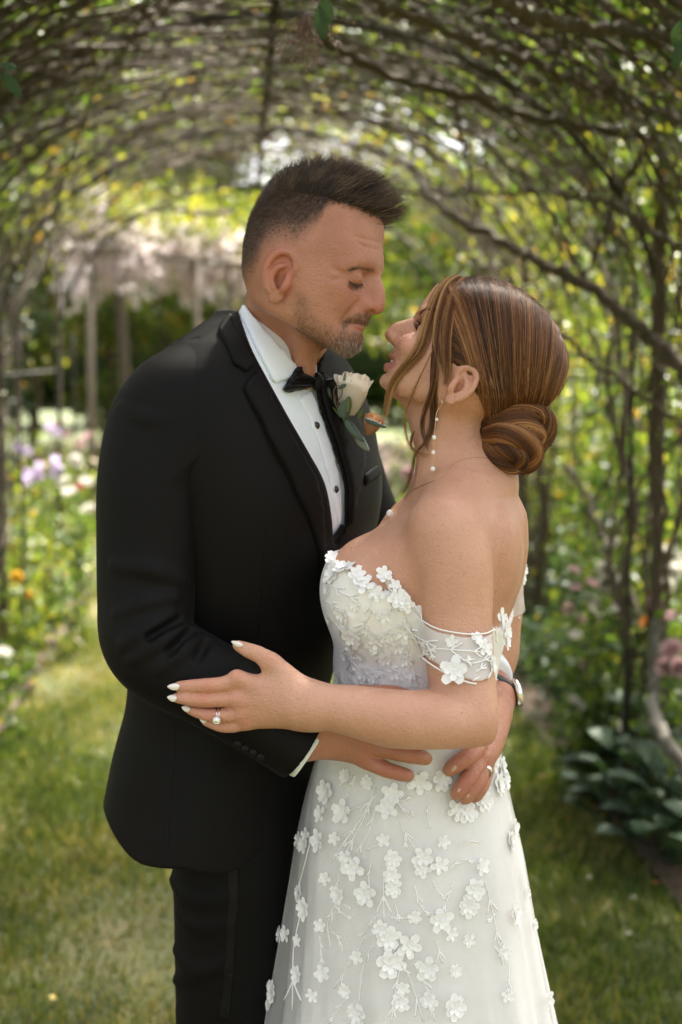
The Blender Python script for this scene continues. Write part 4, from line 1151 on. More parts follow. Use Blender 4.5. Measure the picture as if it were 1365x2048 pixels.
BDF = zf([(225, 375, 'L'), (270, 415, 'L'), (190, 440, 'L'), (320, 530, 'L'), (360, 470, 'm'), (180, 510, 'L'), (240, 480, 'L'), (300, 680, 's'), (230, 735, 'm'), (285, 860, 'L'), (270, 900, 'M'), (420, 880, 'L'), (410, 910, 'M'), (570, 830, 'L'), (545, 650, 'M'), (580, 680, 'm'), (540, 915, 'm'),
          (470, 745, 'm'), (460, 520, 'm'), (415, 620, 'm'), (710, 800, 'X'), (935, 855, 'm'), (965, 862, 's'), (1010, 915, 'm'), (830, 885, 's'), (845, 1040, 'X'), (945, 1115, 'm'), (215, 1090, 'M'), (350, 1060, 'M'), (400, 1075, 'm'), (660, 1130, 'M'),
          (575, 985, 'm'), (1050, 1010, 'm'), (520, 575, 's'), (150, 600, 's'), (350, 570, 'M'), (300, 500, 'L'), (250, 960, 'm'), (330, 960, 's'), (470, 980, 'm'), (520, 1060, 'm'), (280, 1100, 's'), (600, 1060, 's'), (250, 800, 's'), (360, 820, 's'), (480, 850, 'm'), (440, 1040, 's'), (560, 1120, 'm'), (160, 760, 's')], 600, 960, 2.73)
BV_SLV = bvh_of(np.array([v.co + sn.location for v in sn.data.vertices]) + np.array(world_loc(dress)), [tuple(p.vertices) for p in sn.data.polygons])
for x, y, s in BDF:
    h = cast([BV_BOD, BV_SLV], x, y)
    if h: put_flower(h[0], h[1], SZ[s] * 0.92, dress)
for x, y, w_, s, nx in ((1010, 1262, -.14, 'L', 1), (1003, 1240, -.13, 'M', .8), (1012, 1282, -.15, 'm', 1), (1044, 1138, 0.10, 'L', 1), (1042, 1152, .10, 'M', 1), (1036, 1195, .11, 'm', 1), (1034, 1218, .11, 'm', .9), (1030, 1175, .10, 's', 1)):
    put_flower(G(x, y, w_), (nx, -0.5, 0.2), SZ[s], dress)
for e0, e1 in ((7, 27), (36, 54)):
    seg = sl_near[e0:e1]; pts = []
    for x, y in seg:
        h = cast([BV_BR, BV_BOD], x, y)
        if h: pts.append(np.array(h[0]) + np.array(h[1]) * 0.0058)
    v, f = tube(catmull(np.array(pts), 60), .0011, 5); obj('edging', v, f, M_VINE, dress)
# embroidered stems
def stitch(poly, bv, r=0.0008, leaf=True):
    q = catmull(np.array(poly, float), 4 * len(poly) + 2); P3 = []
    for x, y in q:
        h = cast(bv, x, y)
        if h: P3.append(np.array(h[0]) + np.array(h[1]) * 0.0012)
    out = []
    if len(P3) > 2: out.append(tube(P3, r, 5))
    return out
VN = [[(455, 150), (430, 200), (410, 250)], [(540, 200), (480, 330), (400, 440), (355, 520)], [(530, 240), (470, 370), (410, 480)], [(540, 280), (510, 390), (450, 490)], [(440, 150), (400, 180), (380, 200)], [(545, 230), (500, 270), (430, 300)],
      [(620, 250), (680, 330), (700, 300)], [(640, 350), (690, 440), (740, 500)], [(660, 400), (665, 470)], [(600, 240), (650, 260), (690, 240)], [(765, 240), (757, 330), (770, 380)], [(385, 570), (372, 640)], [(375, 690), (335, 780), (350, 890)],
      [(362, 700), (400, 740), (440, 765)], [(400, 700), (435, 722)], [(375, 745), (385, 710)], [(345, 815), (400, 845), (412, 842)], [(375, 835), (395, 880), (400, 905)], [(570, 560), (572, 770)], [(700, 620), (730, 710), (770, 750)], [(550, 740), (500, 800), (470, 845)],
      [(600, 755), (650, 760), (700, 756)], [(500, 830), (440, 930), (360, 1060)], [(530, 870), (490, 950), (465, 1130)], [(640, 950), (680, 1010), (740, 1200)], [(420, 1090), (370, 1160), (340, 1205)], [(300, 830), (305, 900), (310, 960)], [(795, 850), (820, 950)],
      [(1040, 880), (1100, 960), (1095, 1080)], [(1045, 740), (1010, 780)], [(890, 450), (940, 430), (980, 440)], [(850, 550), (900, 510), (960, 520)], [(520, 520), (510, 590), (515, 640)], [(620, 700), (640, 780)], [(640, 970), (620, 1080), (600, 1200)], [(455, 380), (430, 400), (395, 460)],
      [(500, 470), (560, 440), (575, 420)], [(1000, 600), (1040, 760), (1060, 880)], [(700, 950), (770, 1090), (790, 1200)], [(870, 600), (840, 680), (820, 740)], [(780, 600), (800, 640), (835, 680)], [(260, 440), (230, 560), (200, 660)], [(215, 760), (190, 900), (185, 1150)]]
parts = []
for pl in VN:
    pts = [(500 + x / 2.133, 1480 + y / 2.133) for x, y in pl]
    parts += stitch(pts, [BV_OUT, BV_BOD])
    for k in range(1, len(pts)):                                   # little side leaves
        mx_, my_ = (pts[k][0] + pts[k - 1][0]) / 2, (pts[k][1] + pts[k - 1][1]) / 2
        dx, dy = pts[k][0] - pts[k - 1][0], pts[k][1] - pts[k - 1][1]
        for s in (0.45, -0.45):
            if fr_.random() < 0.6:
                parts += stitch([(mx_, my_), (mx_ + dx * 0.18 - dy * s * 0.16, my_ + dy * 0.18 + dx * s * 0.16), (mx_ + dx * 0.34 - dy * s * 0.32, my_ + dy * 0.34 + dx * s * 0.32)], [BV_OUT, BV_BOD], 0.0011)
VB = [[(655, 970), (700, 935), (750, 922), (900, 932), (1000, 940)], [(560, 780), (640, 850), (750, 915)], [(880, 975), (950, 1000), (1060, 960)], [(960, 1050), (1010, 1010)], [(900, 990), (930, 965)], [(720, 930), (730, 980)], [(640, 880), (700, 900)],
      [(390, 640), (380, 740), (310, 830)], [(140, 660), (200, 690), (240, 720)], [(330, 930), (290, 1000), (300, 1060)], [(500, 940), (480, 1000), (530, 1040)], [(430, 500), (480, 640), (520, 740)], [(200, 780), (240, 840), (280, 930), (290, 1040)], [(600, 900), (590, 1000), (640, 1100)],
      [(450, 930), (430, 1000), (450, 1080)], [(880, 1090), (980, 1110), (1070, 1060)], [(160, 560), (240, 620), (320, 650)], [(420, 700), (440, 760)], [(350, 760), (330, 850)]]
for pl in VB:
    pts = [(600 + x / 2.73, 960 + y / 2.73) for x, y in pl]
    parts += stitch(pts, [BV_SLV, BV_BOD], 0.0009)
    for k in range(1, len(pts)):
        mx_, my_ = (pts[k][0] + pts[k - 1][0]) / 2, (pts[k][1] + pts[k - 1][1]) / 2
        dx, dy = pts[k][0] - pts[k - 1][0], pts[k][1] - pts[k - 1][1]
        for s in (0.5, -0.5):
            parts += stitch([(mx_, my_), (mx_ + dx * 0.2 - dy * s * 0.3, my_ + dy * 0.2 + dx * s * 0.3), (mx_ + dx * 0.4 - dy * s * 0.55, my_ + dy * 0.4 + dx * s * 0.55)], [BV_SLV, BV_BOD], 0.0011)
v, f = joinm(parts)
o = obj('embroidery', v, f, M_VINE, dress); o['kind'] = 'stuff'
# ------------------------------------------------------------------ hair
def hair_mat(name, stops, rough=0.42, spec=0.5, trans=0.0):
    m = mat(name, stops[0][1], rough)
    r = ramp(m, attr(m, 'tone').outputs['Fac'], stops)
    L(m, r.outputs[0], BS(m).inputs['Base Color'])
    BS(m).inputs['Specular IOR Level'].default_value = spec
    BS(m).inputs['Anisotropic'].default_value = 0.0
    return m
def strands(name, pts, rad, tone, mat_, parent):
    """pts (n, k, 3) world; rad (n, k) or scalar; tone (n,) 0..1"""
    n, k, _ = pts.shape
    cv = bpy.data.hair_curves.new(name)
    cv.add_curves([k] * n)
    loc = np.array(world_loc(parent)) if parent is not None else np.zeros(3)
    cv.attributes['position'].data.foreach_set('vector', (pts.reshape(-1, 3) - loc).astype(np.float32).ravel())
    r = cv.attributes.get('radius') or cv.attributes.new('radius', 'FLOAT', 'POINT')
    rr = np.broadcast_to(np.asarray(rad, dtype=np.float32), (n, k)).ravel() if not np.isscalar(rad) else np.full(n * k, rad, np.float32)
    r.data.foreach_set('value', np.ascontiguousarray(rr, dtype=np.float32))
    t = cv.attributes.new('tone', 'FLOAT', 'POINT')
    t.data.foreach_set('value', np.repeat(np.asarray(tone, np.float32), k))
    cv.materials.append(mat_)
    o = bpy.data.objects.new(name, cv); COL.objects.link(o)
    if parent is not None: o.parent = parent
    return o
def vnormals(V, F):
    n = np.cross(V[F[:, 2]] - V[F[:, 0]], V[F[:, 3]] - V[F[:, 1]])
    o = np.zeros_like(V)
    for c in range(4):
        for a in range(3): o[:, a] += np.bincount(F[:, c], n[:, a], len(V))
    return o / np.maximum(np.linalg.norm(o, axis=1), 1e-12)[:, None]
def sampler(V, F, mask_v):
    """random spots on the masked part of a mesh"""
    ok = mask_v[F].mean(1)
    idx = np.nonzero(ok > 0.001)[0]
    VN_ = vnormals(V, F)
    def go(n, power=1.0):
        w = ok[idx] ** power; w = w / w.sum()
        f = F[rng.choice(idx, n, p=w)]
        b = rng.dirichlet((1, 1, 1, 1), n)
        p = (V[f] * b[..., None]).sum(1); nn = (VN_[f] * b[..., None]).sum(1)
        return p, nn / np.linalg.norm(nn, axis=1)[:, None]
    return go
def unit(v): return v / np.maximum(np.linalg.norm(v, axis=-1, keepdims=True), 1e-9)

# ---- groom: where hair and beard grow, as seen from his near side, the same on the far side
gl = GF.loc(GV)
gm = np.stack([gl[:, 0], gl[:, 1], np.abs(gl[:, 2])], 1)
gpx, gpy = proj(GF.o + gm @ GF.A * GF.k)
in_head = (gl[:, 1] > -135) & (np.abs(gl[:, 2]) < 95) & (gl[:, 0] > -200) & (gl[:, 0] < 40) & (np.linalg.norm(GV - GF.w(-85, 0, 0), axis=1) < 0.19)
def smst(x, a, b):
    t = np.clip((x - a) / (b - a), 0, 1); return t * t * (3 - 2 * t)
HL = np.array([(480, 590), (505, 575), (530, 520), (560, 500), (590, 505), (612, 492), (635, 462), (646, 440), (650, 425), (660, 416), (684, 409), (726, 428), (752, 440), (790, 446)], float)
hb = np.interp(gpx, HL[:, 0], HL[:, 1])
fadew = np.interp(gpx, [500, 560, 620, 650, 670, 780], [80, 80, 70, 26, 20, 20])
hairy = np.where(in_head, smst(hb - gpy, 0, fadew), 0)
ear_d = poly_sd(gpx, gpy, [(528, 520), (540, 500), (560, 496), (582, 512), (588, 540), (582, 590), (572, 600), (545, 575), (532, 550)])
hairy = hairy * smst(ear_d, 1, 9) * (gl[:, 1] > -75)
MUST = [(686, 640), (700, 634), (718, 627), (742, 629), (738, 645), (722, 648), (700, 650), (690, 660), (682, 660)]
CHIN = [(676, 662), (690, 656), (700, 662), (712, 664), (726, 664), (732, 680), (728, 696), (708, 712), (680, 712), (660, 700), (664, 680)]
JAWP = [(598, 590), (610, 600), (622, 630), (650, 650), (670, 660), (672, 700), (690, 714), (660, 712), (630, 695), (606, 670), (594, 640), (590, 610)]
beard = np.zeros(len(GV))
for pl, w, sft in ((MUST, 1.0, 5), (CHIN, 1.0, 8), (JAWP, 0.80, 18)):
    beard = np.maximum(beard, w * smst(-poly_sd(gpx, gpy, pl), -sft, sft * 0.6))
lips = smst(-poly_sd(gpx, gpy, [(692, 652), (706, 646), (722, 646.5), (731, 648), (730, 658), (722, 662), (708, 661), (698, 657)]), -2, 2)
beard = np.where(in_head & (gl[:, 0] > -110) & (gl[:, 1] < -40), beard, 0) * (1 - lips)
float_attr(g_body.data, 'hairy', hairy * 0.85); float_attr(g_body.data, 'beard', beard); float_attr(g_body.data, 'lips', np.where(in_head, lips, 0))
earm = np.where(in_head, smst(-ear_d, -6, 6), 0) * (np.abs(gl[:, 2]) > 60)
nosem = np.exp(-(((gl[:, 0] - 8) / 16) ** 2 + ((gl[:, 1] + 44) / 13) ** 2)) * in_head + 0.6 * np.exp(-(((gl[:, 0] + 16) / 22) ** 2 + ((gl[:, 1] + 36) / 13) ** 2)) * in_head
hk = 0
for x_, y_, w_ in ((790, 1503, HR - .014), (770, 1538, HR - .014), (738, 1488, HR - .010), (728, 1518, HR - .010), (830, 1512, HR - .014), (800, 1547, HR - .013), (775, 1386, HR - .014), (938, 1512, -.138), (940, 1553, -.138), (956, 1566, -.13), (962, 1512, -.115), (972, 1528, -.108), (912, 1530, -.142), (922, 1578, -.142)):
    hk = hk + 0.7 * np.exp(-(np.linalg.norm(GV - G(x_, y_, w_), axis=1) / .0095) ** 2)
float_attr(g_body.data, 'flush', np.clip(0.8 * earm + 0.42 * nosem + hk, 0, 1))
M_HAIR_G = hair_mat('dark_brown_hair', [(0, (0.022, 0.014, 0.010)), (0.5, (0.062, 0.038, 0.026)), (1, (0.19, 0.125, 0.085))], 0.45)
M_BEARD = hair_mat('beard_hair', [(0, (0.050, 0.024, 0.014)), (0.5, (0.16, 0.080, 0.042)), (0.8, (0.32, 0.20, 0.13)), (1, (0.62, 0.54, 0.47))], 0.5)
# a close cap of hair over the top of the skull
cap = Solid()
def cap_f(p):
    d = g_hm.dist(p)
    q = GF.loc(p)
    top = smst(q[:, 1], 62, 92) * smst(-q[:, 0], 12, 34)
    side = 0.0
    qf = np.exp(-((q[:, 0] + 14) / 20) ** 2) * smst(q[:, 1], 66, 80) * (np.abs(q[:, 2]) < 52)
    d = d - 0.001 * (7.0 * top - 0.8 + 1.0 * qf)
    front = q[:, 0] + 12 - np.clip((74 - q[:, 1]) * 0.6, -30, 60) * 1.0
    low = 60 - q[:, 1] + np.clip(-(q[:, 0] + 45) * 0.18, 0, 20) * -1.0
    return smax(d, np.maximum(low, front) * 0.001, 0.004)
cap.add(Prim(cap_f, GF.w(-85, 60, 0), 0.17))
cv_, cf_ = cap.mesh(GF.w(-85, 0, 0) - 0.16, GF.w(-85, 0, 0) + 0.20, 0.003)
M_CAP = mat('hair_under', (0.012, 0.008, 0.006), 0.7)
hair_g = obj('hair', cv_, cf_, M_CAP, groom)
go = sampler(GV, GFc, hairy)
p, n = go(30000, 1.3)
q = GF.loc(p)
ln = np.interp(q[:, 1], [-60, 0, 30, 60, 90], [1.4, 2.2, 4.0, 9, 13]) * rng.uniform(.7, 1.2, len(p))
d0 = unit(n * 0.75 + (-0.55 * GF.U + -0.35 * GF.F) + rng.normal(0, .18, (len(p), 3)))
t = np.linspace(0, 1, 3)[None, :, None]
pts = p[:, None] + d0[:, None] * (ln[:, None, None] * 0.001) * t
strands('short_hair', pts, np.array((.00010, .00010, .00005)), np.clip(rng.normal(.5, .22, len(p)), 0, 1), M_HAIR_G, hair_g)
# the quiff: rooted over the crown, combed up and forward
gc = sampler(cv_, cf_, smst(GF.loc(cv_)[:, 1], 58, 74))
p, n = gc(6500)
q = GF.loc(p)
frt = smst(q[:, 0], -95, -18)                       # 0 at the crown, 1 at the forehead
bck = smst(-q[:, 0], 105, 150)
clump = np.sin(q[:, 0] * 0.21 + 1.3 * np.sin(q[:, 2] * 0.13)) * 0.5 + np.sin(q[:, 2] * 0.33 + q[:, 0] * 0.07) * 0.5
ln = (20 + 11 * frt) * (1 - 0.45 * bck) * rng.uniform(.75, 1.12, len(p)) * (1 + 0.12 * clump)
edge_ = smst(np.abs(q[:, 2]), 34, 58)
ln = ln * (1 - 0.45 * edge_)
dirF = 0.30 + 0.75 * frt - 0.55 * bck + 0.25 * clump
dirU = 0.85 - 0.15 * frt + 0.18 * clump
dirC = -0.25 * np.sign(q[:, 2]) * edge_ * 0 + 0.2 * clump
d0 = unit(n * 0.55 + dirF[:, None] * GF.F * 0.5 + dirU[:, None] * GF.U * 0.5 + rng.normal(0, .10, (len(p), 3)))
d1 = unit(dirF[:, None] * GF.F + (dirU * 0.75)[:, None] * GF.U + dirC[:, None] * GF.C + rng.normal(0, .16, (len(p), 3)))
t = np.linspace(0, 1, 7)
pts = p[:, None] + (ln[:, None, None] * 0.001) * (d0[:, None] * (t - 0.45 * t ** 2)[None, :, None] + d1[:, None] * (0.62 * t ** 2)[None, :, None])
rad = 0.00030 * (1 - 0.8 * t ** 2)
tone = np.clip(0.45 + 0.34 * clump + rng.normal(0, .2, len(p)) + 0.1 * frt, 0, 1)
strands('quiff', pts, rad[None].repeat(len(p), 0), tone, M_HAIR_G, hair_g)
# a few stray spikes at the crown
m_ = 160
p2, n2 = gc(m_ * 3); q2 = GF.loc(p2); sel = np.argsort(np.abs(q2[:, 0] + 95) + np.abs(q2[:, 2]))[:m_]
p2 = p2[sel]
d0 = unit(GF.U + rng.normal(0, .35, (m_, 3)) - 0.15 * GF.F)
pts = p2[:, None] + d0[:, None] * (rng.uniform(22, 33, m_)[:, None, None] * 0.001) * t[None, :, None] + (rng.normal(0, .004, (m_, 1, 3))) * (t ** 2)[None, :, None]
strands('quiff', pts, rad[None].repeat(m_, 0), rng.uniform(.2, .6, m_), M_HAIR_G, hair_g)
# beard and moustache
gb = sampler(GV, GFc, beard)
p, n = gb(7500, 1.5)
q = GF.loc(p)
isch = smst(-q[:, 1], 84, 96) * smst(q[:, 0], -40, -15)
ism = (q[:, 1] > -78) & (q[:, 0] > -26)
ln = np.where(ism, 2.8, 1.8) + 2.8 * isch
ln = ln * rng.uniform(.6, 1.2, len(p))
d0 = unit(n * 0.55 - 0.75 * GF.U + np.where(ism[:, None], np.sign(q[:, 2:3]) * GF.C * 0.35, GF.F * 0.15) + rng.normal(0, .2, (len(p), 3)))
t3 = np.linspace(0, 1, 4)
pts = p[:, None] + d0[:, None] * (ln[:, None, None] * 0.001) * t3[None, :, None] - GF.U * (ln[:, None, None] * 0.00025) * (t3 ** 2)[None, :, None]
tone = np.clip(rng.normal(.55, .18, len(p)) + (rng.random(len(p)) < 0.28 * isch) * 0.5, 0, 1)
strands('beard', pts, np.array((.00012, .00011, .0001, .00004)), tone, M_BEARD, groom)
# eyebrows and lashes, both sides
def lineset(fr, pl, n, ln, spread, dirs, bvh, lift=0.0005):
    """short hairs along a line drawn in the frame on the near side; pl rows (px, py)"""
    q = catmull(np.array(pl, float), n); out = []
    q = q + rng.normal(0, 1, q.shape) * spread
    for i, (x, y) in enumerate(q):
        h = cast(bvh, x, y)
        if h is None: continue
        u = i / n
        d = dirs(u); v = fr.F * d[0] + fr.U * d[1] + fr.C * d[2] + rng.normal(0, .12, 3)
        v = v + np.array(h[1]) * 0.25
        v /= np.linalg.norm(v)
        p0 = np.array(h[0]) + np.array(h[1]) * lift
        l = ln * 0.001 * rng.uniform(.7, 1.2)
        out.append([p0, p0 + v * l * 0.5 + np.array(h[1]) * l * 0.1, p0 + v * l])
    return np.array(out)
BV_GR = bvh_of(GV, GFc)
br_ = lineset(GF, [(748, 541), (738, 539), (726, 536), (714, 536), (702, 541)], 260, 4.6, np.array((2.0, 2.4)), lambda u: (-0.75, 0.30 - 0.5 * u, 0.25), BV_GR)
ls_ = lineset(GF, [(724, 566.5), (716, 569), (708, 567), (700, 562)], 90, 6.5, 0.5, lambda u: (0.35 - 0.4 * u, -0.75, 0.30), BV_GR)
def mirror(fr, pts):
    q = (pts - fr.o) @ fr.A.T; q[..., 2] *= -1
    return fr.o + q @ fr.A
for nm, a, r, tn in (('eyebrow', br_, .00010, .25), ('eyelash', ls_, .00015, .0)):
    for b_ in (a, mirror(GF, a)):
        strands(nm, b_, np.array((r, r * .8, r * .3)), np.clip(rng.normal(tn, .15, len(b_)), 0, 1), M_BEARD if nm == 'eyebrow' else M_HAIR_G, groom)

# ---- bride: the hair mass is a second profile with its own widths
hp_px = [(868, 572), (884, 562), (905, 556), (935, 554), (965, 556), (1000, 563), (1035, 579), (1068, 602), (1096, 634), (1116, 672), (1127, 712), (1129, 748), (1120, 778), (1104, 800), (1080, 812), (1050, 822), (1015, 836), (985, 850), (962, 850), (948, 820)]
h_prof = px_local(BF, hp_px, BN)
h_in = []
for x, y, h in ((900, 600, 48), (930, 600, 60), (960, 600, 60), (1000, 610, 58), (1040, 630, 52), (1080, 665, 44), (900, 650, 60), (940, 650, 72), (980, 660, 75), (1030, 680, 70), (1080, 710, 54), (1105, 735, 36),
                (880, 690, 62), (920, 700, 72), (960, 710, 76), (1010, 730, 71), (1060, 755, 55), (1095, 770, 34), (900, 740, 66), (940, 755, 70), (980, 775, 66), (1030, 790, 52), (1060, 798, 38), (950, 800, 60), (985, 815, 52)):
    a, b = px_local(BF, [(x, y)], BN)[0]
    a = a + h * math.sin(BF.yaw) / math.cos(BF.yaw)
    h_in.append((a, b, h))
b_hair = HeadMap(BF, h_prof, h_in, [], ((-200, -300), (-201, -300)))
hair_sd = Solid()
FRONT = [(868, 560), (884, 600), (892, 640), (894, 690), (897, 735), (915, 748), (945, 752), (951, 775), (946, 800), (948, 835), (960, 862), (1010, 870), (1150, 870), (1180, 500), (860, 500)]
def hairvol_f(p):
    q = BF.loc(p)
    Hv = b_hair.smp(b_hair.H, q[:, 0], q[:, 1])
    g = np.sqrt(b_hair.smp(b_hair.Ha, q[:, 0], q[:, 1]) ** 2 + b_hair.smp(b_hair.Hb, q[:, 0], q[:, 1]) ** 2 + 4 * q[:, 2] ** 2)
    d = (q[:, 2] ** 2 - Hv) / np.maximum(g, 14) * 0.001
    pm = BF.o + np.stack([q[:, 0], q[:, 1], np.abs(q[:, 2])], 1) @ BF.A * BF.k
    x, y = proj(pm)
    ang = np.arctan2(q[:, 1] + 10, q[:, 0] + 75)
    d = d + 0.0007 * np.sin(x * 0.30 + y * 0.05) + 0.0005 * np.sin(x * 0.61 + 1)
    return smax(d, poly_sd(x, y, FRONT) * 0.65e-3, 0.006)
hair_sd.add(Prim(hairvol_f, BF.w(-95, 10, 0), 0.2))
hv, hf = hair_sd.mesh(BF.w(-95, 10, 0) - np.array((.14, .12, .15)), BF.w(-95, 10, 0) + np.array((.15, .12, .14)), 0.0028)
HAIR_STOPS = [(0, (0.024, 0.010, 0.005)), (0.35, (0.085, 0.032, 0.012)), (0.62, (0.18, 0.066, 0.021)), (0.85, (0.38, 0.175, 0.062)), (1, (0.62, 0.38, 0.165))]
M_HAIR_B = hair_mat('auburn_hair', HAIR_STOPS, 0.48, 0.3)
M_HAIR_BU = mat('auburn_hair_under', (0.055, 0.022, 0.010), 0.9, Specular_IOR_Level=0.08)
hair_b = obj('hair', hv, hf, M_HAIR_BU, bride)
def quad_bez(a, b, c, t): return a * (1 - t) ** 2 + 2 * b * t * (1 - t) + c * t ** 2
CR = catmull(np.array([(872, 578), (888, 562), (925, 555), (968, 556), (1010, 566), (1050, 588), (1086, 622), (1112, 662), (1124, 696)], float), 200)
def side_strands(n, k, side, lift0, lift1):
    s = rng.random(n)
    i = (s * 199).astype(int)
    A = CR[i]
    u0 = np.where(rng.random(n) < 0.45, 0.0, rng.uniform(0, .55, n))
    u1 = np.where(rng.random(n) < 0.7, 1.0, rng.uniform(.6, 1, n))
    mid = np.stack([np.interp(s, [0, .25, .5, .75, 1], [905, 942, 1002, 1090, 1138]), np.interp(s, [0, .25, .5, .75, 1], [652, 668, 690, 690, 752])], 1)
    end = np.stack([np.interp(s, [0, .3, .6, 1], [958, 985, 1035, 1092]), np.interp(s, [0, .3, .6, 1], [842, 838, 826, 806])], 1)
    j = rng.normal(0, 4.0, (n, 2))
    mid = mid + j; end = end + rng.normal(0, 2.5, (n, 2))
    t = u0[:, None] + (u1 - u0)[:, None] * np.linspace(0, 1, k)[None]
    xy = A[:, None] * ((1 - t) ** 2)[..., None] + 2 * mid[:, None] * (t * (1 - t))[..., None] + end[:, None] * (t ** 2)[..., None]
    wv = np.sin(s * 60)[:, None] * np.sin(t * 3 + s[:, None] * 9) * 2.0
    xy[..., 0] += wv
    # spot in the frame -> place on the hair mass
    o = P(BN[0], BN[1], BF.o[1])
    fi = BF.F - (BF.F @ CAM_FW) * CAM_FW; fi /= np.linalg.norm(fi)
    dx = (xy[..., 0] - BN[0]) * (BF.o[1] / FPX); dy = (BN[1] - xy[..., 1]) * (BF.o[1] / FPX)
    ai = (dx * fi[0] + dy * (fi @ CAM_UP)) * 1000; bi_ = (dx * BF.U[0] + dy * (BF.U @ CAM_UP)) * 1000
    c = np.full(ai.shape, 60.0)
    for _ in range(5):
        a = (ai + c * math.sin(BF.yaw)) / math.cos(BF.yaw)
        c = 0.5 * c + 0.5 * b_hair.half(a, bi_)
    lf = rng.uniform(lift0, lift1, n)[:, None]
    cl = np.sin(s * 47 + 2.0 * np.sin(s * 17)) * 0.5 + np.sin(s * 113 + 1) * 0.3
    lf = lf + 0.8 * cl[:, None]
    cc = (c + lf) * side
    W3 = BF.o + (a[..., None] * BF.F + bi_[..., None] * BF.U + cc[..., None] * BF.C) * BF.k
    return W3, s, cl, t
for side, n in ((1, 9000), (-1, 3500)):
    W3, s, cl, tt = side_strands(n, 10, side, -0.6, 1.9)
    tone = 0.29 + 0.22 * cl + 0.10 * np.sin(s * 310) + rng.normal(0, .17, n) + 0.28 * np.exp(-((s - 0.05) / .14) ** 2) + 0.12 * smst(s, .6, 1)
    tone = tone - 0.22 * np.exp(-((s - 0.30) / .10) ** 2)
    strands('strand', W3, 0.00020, np.clip(tone, 0, 1), M_HAIR_B, hair_b)
for side, n in ((1, 2200), (-1, 500)):
    TEMPLE = True
    s0 = rng.random(n)
    A = np.stack([np.interp(s0, [0, .5, 1], [884, 893, 902]), np.interp(s0, [0, .5, 1], [590, 650, 735])], 1) + rng.normal(0, 3, (n, 2))
    mid = np.stack([np.interp(s0, [0, 1], [932, 935]), np.interp(s0, [0, 1], [655, 738])], 1) + rng.normal(0, 5, (n, 2))
    end = np.stack([np.interp(s0, [0, 1], [985, 955]), np.interp(s0, [0, 1], [820, 842])], 1) + rng.normal(0, 5, (n, 2))
    t = np.linspace(0, 1, 10)[None]
    xy = A[:, None] * ((1 - t) ** 2)[..., None] + 2 * mid[:, None] * (t * (1 - t))[..., None] + end[:, None] * (t ** 2)[..., None]
    fi = BF.F - (BF.F @ CAM_FW) * CAM_FW; fi /= np.linalg.norm(fi)
    dx = (xy[..., 0] - BN[0]) * (BF.o[1] / FPX); dy = (BN[1] - xy[..., 1]) * (BF.o[1] / FPX)
    ai = (dx * fi[0] + dy * (fi @ CAM_UP)) * 1000; bi_ = (dx * BF.U[0] + dy * (BF.U @ CAM_UP)) * 1000
    c = np.full(ai.shape, 60.0)
    for _ in range(5):
        a = (ai + c * math.sin(BF.yaw)) / math.cos(BF.yaw); c = 0.5 * c + 0.5 * b_hair.half(a, bi_)
    cc = (c + rng.uniform(-1, 1.6, n)[:, None]) * side
    W3_ = BF.o + (a[..., None] * BF.F + bi_[..., None] * BF.U + cc[..., None] * BF.C) * BF.k
    strands('strand', W3_, 0.0002, np.clip(0.26 + 0.2 * np.sin(s0 * 40) + rng.normal(0, .12, n) + .25 * (s0 < .2), 0, 1), M_HAIR_B, hair_b)
# locks: bundles of strands along a path
def lock(path, rad, n, k=16, twist=0.0, flat=1.0, tone=(.5, .15), taper=0.3, r_s=0.00022, frizz=0.0, fill=0.86, base=True, parent=None, nm='lock'):
    path = catmull(np.array(path, float), k)
    T = unit(np.gradient(path, axis=0))
    u = np.cross(T, CAM_FW); u = unit(u); v = np.cross(T, u)
    t = np.linspace(0, 1, k)
    env = rad * (taper + (1 - taper) * np.sin(np.clip(t * 0.9 + 0.1, 0, 1) * math.pi) ** 0.6)
    ph = rng.uniform(0, 2 * math.pi, n); rr = np.sqrt(rng.uniform(fill ** 2, 1, n))
    ang = ph[:, None] + twist * t[None]
    off = (np.cos(ang)[..., None] * u[None] + np.sin(ang)[..., None] * v[None] * flat) * (env[None] * rr[:, None])[..., None]
    pts = path[None] + off + rng.normal(0, 1, (n, 1, 3)) * frizz * (t ** 2)[None, :, None]
    if not base:                                             # strands of unequal length
        cut = 1 - 0.3 * rng.random(n) ** 1.6; st0 = 0.06 * rng.random(n)
        tt_ = (st0[:, None] + (cut - st0)[:, None] * t[None]) * (k - 1); i0 = np.minimum(tt_.astype(int), k - 2); fr0 = (tt_ - i0)[..., None]
        pts = np.take_along_axis(pts, i0[..., None], 1) * (1 - fr0) + np.take_along_axis(pts, i0[..., None] + 1, 1) * fr0
    tn = np.clip(tone[0] + 0.2 * np.sin(ph * 3 + 1.2) + rng.normal(0, tone[1], n), 0, 1)
    o = strands(nm, pts, (r_s * (1 - 0.6 * t ** 3))[None].repeat(n, 0), tn, M_HAIR_B, parent)
    if base:
        V_, F_ = tube(path, env * 0.80, 10)
        V_ = path.repeat(10, 0) + (V_ - path.repeat(10, 0)) * 1.0
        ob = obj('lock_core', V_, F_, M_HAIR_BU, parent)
    return o
bunc = G(1035, 870, -0.03)
def BPt(x, y, w): return G(x, y, w)
core = Solid()
core.add(ell(G(1022, 872, -0.015), (0.036, 0.042, 0.036)))
kv, kf = core.mesh(G(1030, 868, -0.015) - 0.07, G(1030, 868, -0.015) + 0.07, 0.004)
bun = obj('bun', kv, kf, M_HAIR_BU, hair_b)
